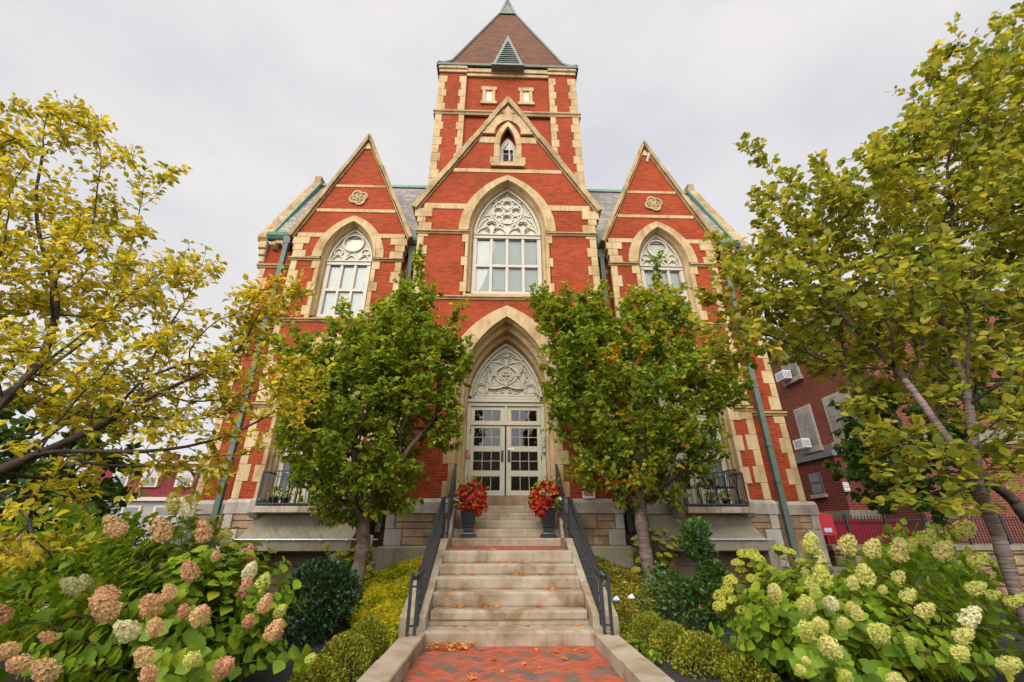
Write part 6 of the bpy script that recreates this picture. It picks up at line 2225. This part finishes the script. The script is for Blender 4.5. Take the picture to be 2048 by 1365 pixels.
for k in range(110):
    s = 1 if rl.random() < 0.85 else -1
    x, y = s * rl.uniform(1.5, 2.7), rl.uniform(6.3, 9.4)
    m_ = Matrix.Translation((x, y, bank(x, y) + 0.085)) @ Matrix.Rotation(rl.uniform(0, 6), 4, 'Z') @ Matrix.Rotation(rl.uniform(-.5, .5), 4, 'X') @ Matrix.Scale(rl.uniform(.6, 1.1), 4)
    q.add([m_ @ Vector(v) for v in dryleaf(k).v], dryleaf(k).f)
stuff(q.build('leaf_litter', M['dry'], None, True, recalc=False), 'scattered orange leaves over the ground cover beside the steps', 'leaf litter')
# crumpled paper cups on the right bank
for px, py, lab in ((1257, 1197, 'crumpled white paper cup in the ground cover, the one away from the railing'), (1227, 1201, 'pale blue paper scrap in the ground cover, the one close to the railing')):
    p = at(px, py, 7.2)
    o = MB().lathe([(0.001, 0), (0.025, 0.0), (0.034, 0.08), (0.030, 0.08), (0.022, 0.01)], (0, 0, 0), 10).build('paper_cup', M['plastic' if px < 1240 else 'signwhite'], None, True)
    o.location = (p.x, p.y, max(p.z, bank(p.x, p.y) + 0.09))
    o.rotation_euler = (1.1, 0.4, 0.8)
    tag(o, lab, 'litter')
pts = [at(*v) for v in ((1225, 1275, 6.4), (1270, 1300, 6.0), (1300, 1330, 5.6), (1322, 1365, 5.2))]
pts = [Vector((p.x, p.y, bank(p.x, p.y) + 0.03)) for p in pts] + [Vector((1.62, 3.5, bank(1.62, 3.5) + 0.03))]
tag(MB().tube(pts, 0.008, 6).build('hose', paint_mat('orange_hose', (0.34, 0.09, 0.035, 1), 0.5), None, True), 'thin orange hose lying along the mulch beside the right kerb', 'hose')
# little weeds by the right kerb
for k, (x, y) in enumerate(((1.55, 6.35), (1.58, 5.75), (1.60, 6.1))):
    q_ = np.array([[x, y, bank(x, y) + 0.02]]) + RN.normal(size=(40, 3)) * np.array([0.05, 0.05, 0.0])
    q_[:, 2] += RN.random(40) * 0.10
    q_[:, :2] = np.array([x, y]) + (q_[:, :2] - np.array([x, y])) * 0.6
    D = nrm(RN.normal(size=q_.shape) + np.array([0, 0, .5]))
    o = mesh_np('weed', [leaf_arrays('round', q_, D, nrm(np.array([0, 0, 1.]) + RN.normal(size=q_.shape) * .4), 0.055 * (0.6 + .6 * RN.random(40)))], M['leafhyd'])
    tag(o, ('leafy green weed at the foot of the right railing', 'small green weed beside the right kerb close to the orange hose', 'green weed between the right kerb and the first boxwood')[k], 'weed')

# ================================================================ urns of coleus
def urn(x, y, z, label, seed, mirror):
    global RN
    RN = np.random.default_rng(seed)
    t = thing('urn_planter', label, 'planter', (x, y, z))
    q = MB()
    q.lathe([(0.001, 0), (0.185, 0), (0.185, 0.05), (0.15, 0.07), (0.135, 0.10), (0.10, 0.13), (0.10, 0.20)], (0, 0, 0), 32, 0.85)
    q.lathe([(0.10, 0.19), (0.13, 0.20), (0.135, 0.24), (0.17, 0.40), (0.20, 0.56), (0.215, 0.57), (0.215, 0.61), (0.19, 0.61), (0.18, 0.55), (0.001, 0.55)], (0, 0, 0), 32, 0.85)
    q.build('urn', M['urn'], t)
    # red coleus dome, trailing on the inner side
    def cloud(n, c, r, size, kind, dr=0.3, out_=0.6):
        d = rvec(n)
        P = np.asarray(c) + d * np.asarray(r) * (0.55 + 0.40 * RN.random((n, 1)) + 0.22 * np.sin(d[:, :1] * 5 + 1) * np.cos(d[:, 2:] * 6))
        D = nrm(d * out_ + RN.normal(size=P.shape) * 0.4 - np.array([0, 0, dr]))
        U = nrm(d * 0.8 + np.array([0, -0.2, 0.6]) + RN.normal(size=P.shape) * 0.3)
        return leaf_arrays(kind, P, D, U, size * (0.6 + 0.6 * RN.random(n)), 1.2)
    s = mirror
    mesh_np('coleus', [cloud(480, (0.03 * s, -0.03, 0.80), (0.34, 0.30, 0.32), 0.085, 'heart'), cloud(200, (0.17 * s, -0.12, 0.68), (0.23, 0.18, 0.20), 0.08, 'heart', 0.6), cloud(60, (0.20 * s, -0.13, 0.56), (0.09, 0.08, 0.16), 0.06, 'heart', 0.8)], M['coleus'], t)
    mesh_np('foliage', [cloud(90, (-0.16 * s, -0.05, 0.70), (0.2, 0.2, 0.14), 0.07, 'round', 0.5), cloud(70, (-0.02 * s, 0, 1.06), (0.26, 0.2, 0.16), 0.10, 'needle', -0.6), cloud(60, (0.05 * s, -0.1, 0.84), (0.36, 0.3, 0.32), 0.07, 'round', 0.2)], M['leafhyd'], t)
    wp = np.array([(-0.25 * s, -0.10, 0.74) for k in range(34)]) + RN.normal(size=(34, 3)) * np.array([0.03, 0.025, 0.035])
    pt = []
    for k in range(5):
        a = k * 2 * PI / 5
        D = np.tile(np.array([math.cos(a), -0.35, math.sin(a)]), (34, 1)) + RN.normal(size=(34, 3)) * 0.15
        pt.append(leaf_arrays('round', wp, D, np.tile(np.array([0, -1.0, 0.3]), (34, 1)), np.full(34, 0.027), 1.3))
    mesh_np('white_flowers', pt, M['petwhite'], t)
    pk = np.array([(0.03, -0.34, 0.76)]) if s > 0 else np.array([(0.34, -0.16, 0.74)])
    pt = []
    for k in range(12):
        a = k * 2 * PI / 12
        D = np.array([[math.cos(a), -0.5 - 0.3 * (k % 2), math.sin(a)]])
        pt.append(leaf_arrays('round', pk, D, np.array([[0, -1.0, 0.2]]), np.full(1, 0.045), 1.4))
    mesh_np('crimson_flower', pt, M['petpink'], t)
    return t
urn(-0.80, 9.83, UZ[0], 'black urn of red coleus with white flowers, left of the doors', 81, 1)
urn(0.88, 9.83, UZ[0], 'black urn of red coleus with a crimson flower beside the right railing', 82, -1)

# ================================================================ balcony things
def chair(x, y, z, rz, label):
    t = thing('metal_chair', label, 'chair', (x, y, z), None, rz)
    q = MB().lathe([(0.001, 0.0), (0.2, 0.0), (0.2, 0.025), (0.001, 0.025)], (0, 0, 0.43), 16, 0.6)
    q.build('seat', M['iron'], t)
    for sx in (1, -1):
        for sy in (1, -1):
            MB().bar((sx * 0.15, sy * 0.15, 0.43), (sx * 0.19, sy * 0.19, 0), 0.022, 0.022).build('leg', M['iron'], t)
    q = MB()
    for sx in (1, -1):
        q.bar((sx * 0.17, 0.17, 0.44), (sx * 0.18, 0.22, 0.86), 0.024, 0.024)
    q.bar((-0.18, 0.22, 0.85), (0.18, 0.22, 0.85), 0.026, 0.026)
    for k in range(4):
        q.bar((-0.11 + 0.073 * k, 0.18, 0.45), (-0.11 + 0.073 * k, 0.22, 0.85), 0.014, 0.014)
    q.build('backrest', M['iron'], t)
    return t
bzl = 1.89
chair(SX - 0.44, 10.62, bzl, math.radians(70), 'black metal chair at the left end of the right balcony')
chair(SX + 0.42, 10.62, bzl, math.radians(-70), 'black metal chair at the right end of the right balcony')
t = thing('metal_table', 'black metal bistro table on the right balcony between two chairs', 'table', (SX + 0.02, 10.6, bzl))
MB().lathe([(0.001, 0), (0.24, 0), (0.24, 0.02), (0.001, 0.02)], (0, 0, 0.46), 20).build('table_top', M['iron'], t)
for k in range(3):
    MB().bar((0.05 * math.cos(k * 2.1), 0.05 * math.sin(k * 2.1), 0.46), (0.2 * math.cos(k * 2.1), 0.2 * math.sin(k * 2.1), 0), 0.02, 0.02).build('leg', M['iron'], t)
chair(-SX + 0.05, 10.62, bzl, math.radians(60), 'black metal chair on the left balcony half hidden by the tree')
def potplant(x, y, z, label, seed, flowers, pot, r=0.11, leaf='leafhyd'):
    global RN
    RN = np.random.default_rng(seed)
    t = thing('flower_pot', label, 'pot plant', (x, y, z))
    MB().lathe([(0.001, 0), (r * 0.7, 0), (r * 0.95, r * 1.5), (r * 1.05, r * 1.5), (r * 1.05, r * 1.7), (r * 0.9, r * 1.7), (0.001, r * 1.6)], (0, 0, 0), 18).build('pot', pot, t, True)
    d = rvec(160)
    P = np.array([0, 0, r * 2.4]) + d * np.array([r * 1.6, r * 1.4, r * 1.2]) * RN.random((160, 1)) ** 0.4
    mesh_np('foliage', [leaf_arrays('round', P, nrm(d + RN.normal(size=P.shape) * .5), nrm(np.array([0, 0, 1.]) + RN.normal(size=P.shape) * .5), 0.05 * (0.6 + .6 * RN.random(160)))], M[leaf], t)
    if flowers is not None:
        q = MB()
        for k in range(5):
            a = np.array([0, -0.05, r * 3.2]) + RN.normal(size=3) * np.array([r * 0.8, r * 0.5, r * 0.35])
            q.lathe([(0.001, -0.02), (0.02, -0.008), (0.024, 0.008), (0.001, 0.02)], tuple(a), 7)
        q.build('flowers', flowers, t, True)
    return t
redf = paint_mat('red_geranium', (0.55, 0.015, 0.02, 1), 0.6)
potplant(-SX - 0.42, 10.5, bzl, 'dark pot of red geraniums at the left end of the left balcony', 91, redf, M['urn'], 0.12)
potplant(-SX - 0.17, 10.5, bzl, 'dark pot of red geraniums beside the chair on the left balcony', 92, redf, M['urn'], 0.11)
potplant(SX + 0.10, 10.6, bzl + 0.48, 'terracotta pot of mixed flowers on the bistro table', 93, paint_mat('yellow_bloom', (0.6, 0.42, 0.02, 1), 0.6), paint_mat('terracotta', (0.40, 0.13, 0.06, 1), 0.8), 0.09)
potplant(SX - 0.08, 10.42, bzl, 'slate blue bucket on the right balcony floor by the railing', 94, None, paint_mat('blue_bucket', (0.10, 0.17, 0.22, 1), 0.4), 0.09)
potplant(SX + 0.25, 10.42, bzl, 'leafy green plant in a dark pot under the bistro table', 95, None, M['urn'], 0.10)

# ================================================================ neighbours on the right
A = thing('brick_annex', 'one storey dark brick annex with a grey roof edge beyond the iron fence', 'building', (16, 17, 0.9))
def child(o, t):
    o.parent = t
    o.matrix_parent_inverse = Matrix.Translation(-t.location)
    return o
ca = at(1667, 912, 17)
AX = ca.x
gz0 = at(1640, 1020, 17).z
child(MB().box(AX, AX + 9, 17, 24, gz0, ca.z - 0.02).build('wall', M['brick3']), A)
child(MB().box(AX - 0.05, AX + 9, 16.95, 24, 0.4, gz0 - 0.002).build('foundation', M['concrete']), A)
child(MB().box(AX - 0.10, AX + 9.1, 16.9, 24, ca.z, ca.z + 0.22).build('roof', paint_mat('grey_roof_edge', (0.15, 0.16, 0.17, 1), 0.5)), A)
# door
p0, p1 = at(1745, 945, 16.98), at(1800, 1015, 16.98)
d = child(MB().box(p0.x + 0.06, p1.x - 0.0, 16.94, 17.02, gz0 + 0.01, p0.z).build('door', paint_mat('dark_door', (0.035, 0.03, 0.03, 1), 0.4)), A)
o = MB().strip([(p0.x + 0.02, gz0), (p0.x + 0.02, p0.z + 0.05), (p1.x + 0.05, p0.z + 0.05), (p1.x + 0.05, gz0)], 0.09, 16.92, 17.03).build('frame', paint_mat('grey_frame', (0.33, 0.33, 0.32, 1), 0.5))
o.parent = d
# window on its left flank
ya = 18.1
x = AX - 0.03
wz0, wz1 = at(1625, 988, ya).z, at(1618, 945, ya).z
wd = child(MB().box(x - 0.02, x + 0.1, ya - 0.1, ya + 0.62, wz0, wz1).build('window', paint_mat('dark_frame', (0.10, 0.10, 0.095, 1), 0.5)), A)
for k in range(2):
    o = MB().box(x - 0.035, x - 0.021, ya - 0.03, ya + 0.55, wz0 + 0.06 + k * (wz1 - wz0) / 2, wz0 + (wz1 - wz0) * (0.46 + k * 0.5)).build('pane', paint_mat('dusty_pane', (0.10, 0.11, 0.10, 1), 0.15))
    o.parent = wd
child(MB().box(x - 0.1, x + 0.06, ya - 0.18, ya + 0.7, wz0 - 0.14, wz0 - 0.003).build('sill', M['granite']), A)
p0, p1 = at(1685, 965, 16.96), at(1702, 985, 16.96)
sg = thing('notice_sign', 'white notice sign with red heading on the brick annex wall', 'sign', ((p0.x + p1.x) / 2, 16.97, p1.z))
hw, hh = (p1.x - p0.x) / 2, (p0.z - p1.z)
MB().box(-hw, hw, -0.02, 0.02, 0, hh).build('board', M['signwhite'], sg)
textobj('NOTICE', hh * 0.16, (0, -0.024, hh * 0.86), M['signred'], sg)
textobj('PRIVATE\nPARKING', hh * 0.15, (0, -0.024, hh * 0.55), M['iron'], sg)
textobj('NO\nTRESPASSING', hh * 0.11, (0, -0.024, hh * 0.2), M['iron'], sg)

U_ = thing('brick_building', 'tall red brick neighbour building with white windows at the far right', 'building', (18, 26, 0.9))
UX = AX + 1.15
child(MB().box(UX, UX + 14, 15.2, 44, 0.5, 10.2).build('wall', M['brick2']), U_)
child(MB().box(UX - 0.04, UX + 14, 15.15, 44, ca.z + 0.15, ca.z + 0.75).build('stone_band', M['concrete']), U_)
child(MB().box(UX - 0.3, UX + 14.3, 14.9, 44, 10.2, 10.6).build('cornice', M['concrete']), U_)
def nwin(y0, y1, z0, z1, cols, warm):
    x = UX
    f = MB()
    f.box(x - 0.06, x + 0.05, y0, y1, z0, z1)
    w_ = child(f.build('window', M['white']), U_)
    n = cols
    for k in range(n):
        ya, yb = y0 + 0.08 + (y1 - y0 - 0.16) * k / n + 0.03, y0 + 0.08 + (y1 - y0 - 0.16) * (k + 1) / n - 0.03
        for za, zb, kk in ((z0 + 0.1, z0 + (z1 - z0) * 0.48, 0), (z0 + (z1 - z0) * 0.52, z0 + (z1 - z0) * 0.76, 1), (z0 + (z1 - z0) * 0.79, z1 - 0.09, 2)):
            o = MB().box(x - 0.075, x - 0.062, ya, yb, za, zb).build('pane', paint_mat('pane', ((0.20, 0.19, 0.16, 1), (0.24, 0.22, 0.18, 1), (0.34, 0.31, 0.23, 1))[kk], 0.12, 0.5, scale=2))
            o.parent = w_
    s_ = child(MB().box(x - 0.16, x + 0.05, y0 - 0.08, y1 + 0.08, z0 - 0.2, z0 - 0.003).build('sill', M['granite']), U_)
yA0, yA1 = 18.95, 20.1
z_lo, z_hi = at(1605, 900, 20).z, at(1590, 830, 20).z
dz = 3.35
k = 0
for kz in range(2):
    for y0, y1, cols in ((yA0, yA1, 2), (16.4, 18.1, 3), (21.8, 23.0, 2), (24.5, 26.2, 3)):
        nwin(y0, y1, z_lo + dz * kz, z_hi + 0.25 + dz * kz, cols, 0)
for kz, lab in ((0, 'white window air conditioner in the lower window of the brick neighbour'), (1, 'white window air conditioner in the upper window of the brick neighbour')):
    ac = thing('air_conditioner', lab, 'air conditioner', (UX - 0.2, 19.75, z_lo + dz * kz + 0.01))
    MB().bevbox(-0.32, 0.08, -0.32, 0.32, 0, 0.42, 0.02).build('case', M['signwhite'], ac)
    q = MB()
    for j in range(5):
        q.box(-0.3 + 0.07 * j, -0.27 + 0.07 * j, -0.335, -0.322, 0.06, 0.36)
    for j in range(6):
        q.box(-0.335, -0.322, -0.27 + 0.09 * j, -0.24 + 0.09 * j, 0.06, 0.36)
    q.build('grille', paint_mat('grey_grille', (0.16, 0.24, 0.25, 1), 0.5), ac)

# iron fence on a stone retaining wall
fy = 14.0
zt, zb = at(1788, 1032, fy).z, at(1788, 1089, fy).z
FX0, FX1 = 9.95, 19.5
Fn = thing('iron_fence', 'black iron picket fence on top of the stone retaining wall', 'fence', (FX0, fy, zb))
q = MB()
for z in (zb + 0.08, zt - 0.10):
    q.bar((0, 0, z - zb), (FX1 - FX0, 0, z - zb), 0.03, 0.03)
q.build('rail', M['iron'], Fn)
n = 92
for k in range(n):
    q = MB()
    if k % 12 == 6:
        q.bar((k * 0.103, 0, -0.05), (k * 0.103, 0, zt - zb + 0.05), 0.06, 0.06)
        q.build('post', M['iron'], Fn)
    else:
        q.bar((k * 0.103, 0, 0.02), (k * 0.103, 0, zt - zb), 0.02, 0.02)
        q.build('picket', M['iron'], Fn)
Wl = thing('retaining_wall', 'rough stone retaining wall under the iron fence at the right', 'wall', (FX0, fy, 0))
child(MB().box(FX0 - 0.2, FX1, fy - 0.22, fy + 0.4, zb - 0.16, zb - 0.01).build('cap', M['concrete']), Wl)
q = MB()
rw = random.Random(4)
z = -0.6
while z < zb - 0.2:
    h = rw.uniform(0.16, 0.34)
    h = min(h, zb - 0.165 - z)
    x = FX0 - 0.15
    while x < FX1:
        w_ = rw.uniform(0.3, 0.8)
        q.bevbox(x, x + w_ - 0.02, fy - 0.17 + rw.uniform(-.03, .02), fy + 0.38, z, z + h - 0.015, 0.04)
        x += w_
    z += h
child(q.build('stones', M['brown']), Wl)
# low red painted wall behind the fence, and the red news box at the corner of the hall
tag(MB().box(11.2, 22, 15.9, 16.2, 0.9, at(1900, 1045, 15.9).z).box(11.15, 22, 15.85, 16.25, at(1900, 1045, 15.9).z + 0.002, at(1900, 1045, 15.9).z + 0.1).build('red_wall', brick_mat('painted_red_brick', (0.28, 0.012, 0.018, 1), (0.22, 0.010, 0.016, 1), (0.20, 0.015, 0.02, 1), 0.25, 0.085, 0.01)), 'low brick wall painted dark red behind the iron fence', 'wall')
p = at(1640, 1050, 13.2)
nb = thing('news_box', 'bright red metal news box behind the right corner of the hall', 'news box', (p.x + 0.05, 13.2, at(1655, 1085, 13.2).z - 0.1))
hb = at(1640, 1024, 13.2).z - nb.location.z
MB().prism([(-0.22, 0.28), (0.22, 0.28), (0.22, hb * 0.9), (-0.22, hb)], -0.2, 0.2).build('case', M['red'], nb)
for sx in (1, -1):
    for sy in (1, -1):
        MB().bar((sx * 0.18, sy * 0.16, 0), (sx * 0.18, sy * 0.16, 0.28), 0.04, 0.04).build('leg', M['red'], nb)
MB().box(-0.11, 0.11, -0.212, -0.201, hb * 0.40, hb * 0.52).build('label_panel', M['plastic'], nb)

# ================================================================ houses on the left
H = thing('clapboard_house', 'grey clapboard house with a red mansard roof far behind the left hydrangea', 'house', (-30, 46, 0))
def sidemat():
    mt, t, b = newmat('clapboard')
    s = N(t, 'ShaderNodeSeparateXYZ')
    t.links.new(N(t, 'ShaderNodeTexCoord').outputs['Object'], s.inputs[0])
    f = math_(t, 'FRACT', math_(t, 'MULTIPLY', s.outputs[2], 6.0))
    c = ramp(t, f, [(0.0, (0.09, 0.082, 0.078)), (0.2, (0.24, 0.215, 0.205)), (1.0, (0.30, 0.275, 0.26))])
    t.links.new(c, b.inputs['Base Color'])
    b.inputs['Roughness'].default_value = 0.7
    bump(t, b, f, 0.4, 0.03)
    return mt
HY = 46
e = lambda px, py: at(px, py, HY)
hx0, hx1 = e(150, 1040).x, e(402, 1000).x
ez_, rz_ = e(250, 995).z, e(300, 926).z
child(MB().box(hx0, hx1 + 6, HY, HY + 9, -1, ez_).build('wall', sidemat()), H)
q = MB()
x0, x1 = hx0 - 0.3, hx1 + 6.3
y0, y1 = HY - 0.3, HY + 9.3
q.loft([[(x0, y0, ez_), (x1, y0, ez_), (x1, y1, ez_), (x0, y1, ez_)], [(x0 + 0.8, y0 + 1.1, rz_), (x1 - .8, y0 + 1.1, rz_), (x1 - .8, y1 - 1.1, rz_), (x0 + .8, y1 - 1.1, rz_)]], True)
q.add([(x0 + 0.8, y0 + 1.1, rz_), (x1 - .8, y0 + 1.1, rz_), (x1 - .8, y1 - 1.1, rz_), (x0 + .8, y1 - 1.1, rz_)], [(0, 1, 2, 3)])
hr = child(q.build('roof', slate_mat('red_mansard_slate', (0.16, 0.016, 0.016, 1), (0.10, 0.012, 0.016, 1), (1.1, 1.1, 1.1), 0.4, 0.28)), H)
child(MB().box(x0 - 0.1, x1 + 0.1, y0 - 0.15, y1, ez_ - 0.35, ez_ - 0.003).build('cornice', M['white']), H)
child(MB().box(x0 + 0.7, x1 - .7, y0 + 1.0, y1 - 1.0, rz_ + 0.002, rz_ + 0.25).build('cornice', M['white']), H)
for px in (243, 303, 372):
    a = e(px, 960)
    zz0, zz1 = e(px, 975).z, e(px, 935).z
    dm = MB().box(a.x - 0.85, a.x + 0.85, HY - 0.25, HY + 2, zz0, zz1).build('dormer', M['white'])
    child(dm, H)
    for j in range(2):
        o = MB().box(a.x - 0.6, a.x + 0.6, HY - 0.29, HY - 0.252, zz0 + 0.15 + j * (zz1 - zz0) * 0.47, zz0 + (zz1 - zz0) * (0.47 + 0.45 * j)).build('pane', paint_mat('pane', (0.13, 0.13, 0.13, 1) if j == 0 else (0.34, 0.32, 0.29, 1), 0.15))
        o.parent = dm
for px in (152, 205, 255, 320):
    a = e(px, 1045)
    zz0, zz1 = e(px, 1055).z, e(px, 1012).z
    wn_ = child(MB().box(a.x - 0.95, a.x + 0.95, HY - 0.12, HY + 0.1, zz0, zz1).build('window', M['white']), H)
    for j in range(2):
        o = MB().box(a.x - 0.68, a.x + 0.68, HY - 0.15, HY - 0.122, zz0 + 0.15 + j * (zz1 - zz0) * 0.47, zz0 + (zz1 - zz0) * (0.47 + 0.45 * j)).build('pane', paint_mat('pane', (0.10, 0.105, 0.10, 1), 0.12))
        o.parent = wn_
ch_ = MB().box(e(288, 920).x - 0.6, e(288, 920).x + 0.6, HY + 3, HY + 4.2, rz_, rz_ + 1.5).build('chimney', M['brick3'])
ch_.parent = hr

# the house across the street that the door glass mirrors
O_ = thing('house', 'brown gabled house across the street mirrored in the entrance door glass', 'house', (0, -27, 0))
MB().box(-6.5, 6.5, -4, 4, -0.2, 6.4).build('wall', paint_mat('brown_clapboard', (0.13, 0.10, 0.075, 1), 0.8, 0.3), O_)
MB().prism([(-4.5, 6.3), (4.5, 6.3), (0, 10.2)], -6.9, 6.9, ax='x').build('roof', M['slate'], O_)
for x in (-4.5, -1.5, 1.5, 4.5):
    for z in (1.2, 4.0):
        o = MB().box(x - 0.55, x + 0.55, 3.95, 4.06, z, z + 1.6).build('window', M['white'], O_)
        MB().box(x - 0.42, x + 0.42, 4.062, 4.07, z + 0.12, z + 1.48).build('pane', paint_mat('pane', (0.08, 0.08, 0.08, 1), 0.15), o)
# put each big thing's Empty at its base without moving the parts
def rebase(t, loc):
    loc = Vector(loc)
    for c in t.children:
        c.matrix_parent_inverse = Matrix.Translation(-loc)
    t.location = loc
rebase(B, (0, 11, 1))
rebase(ST, (0, 6.7, 0))
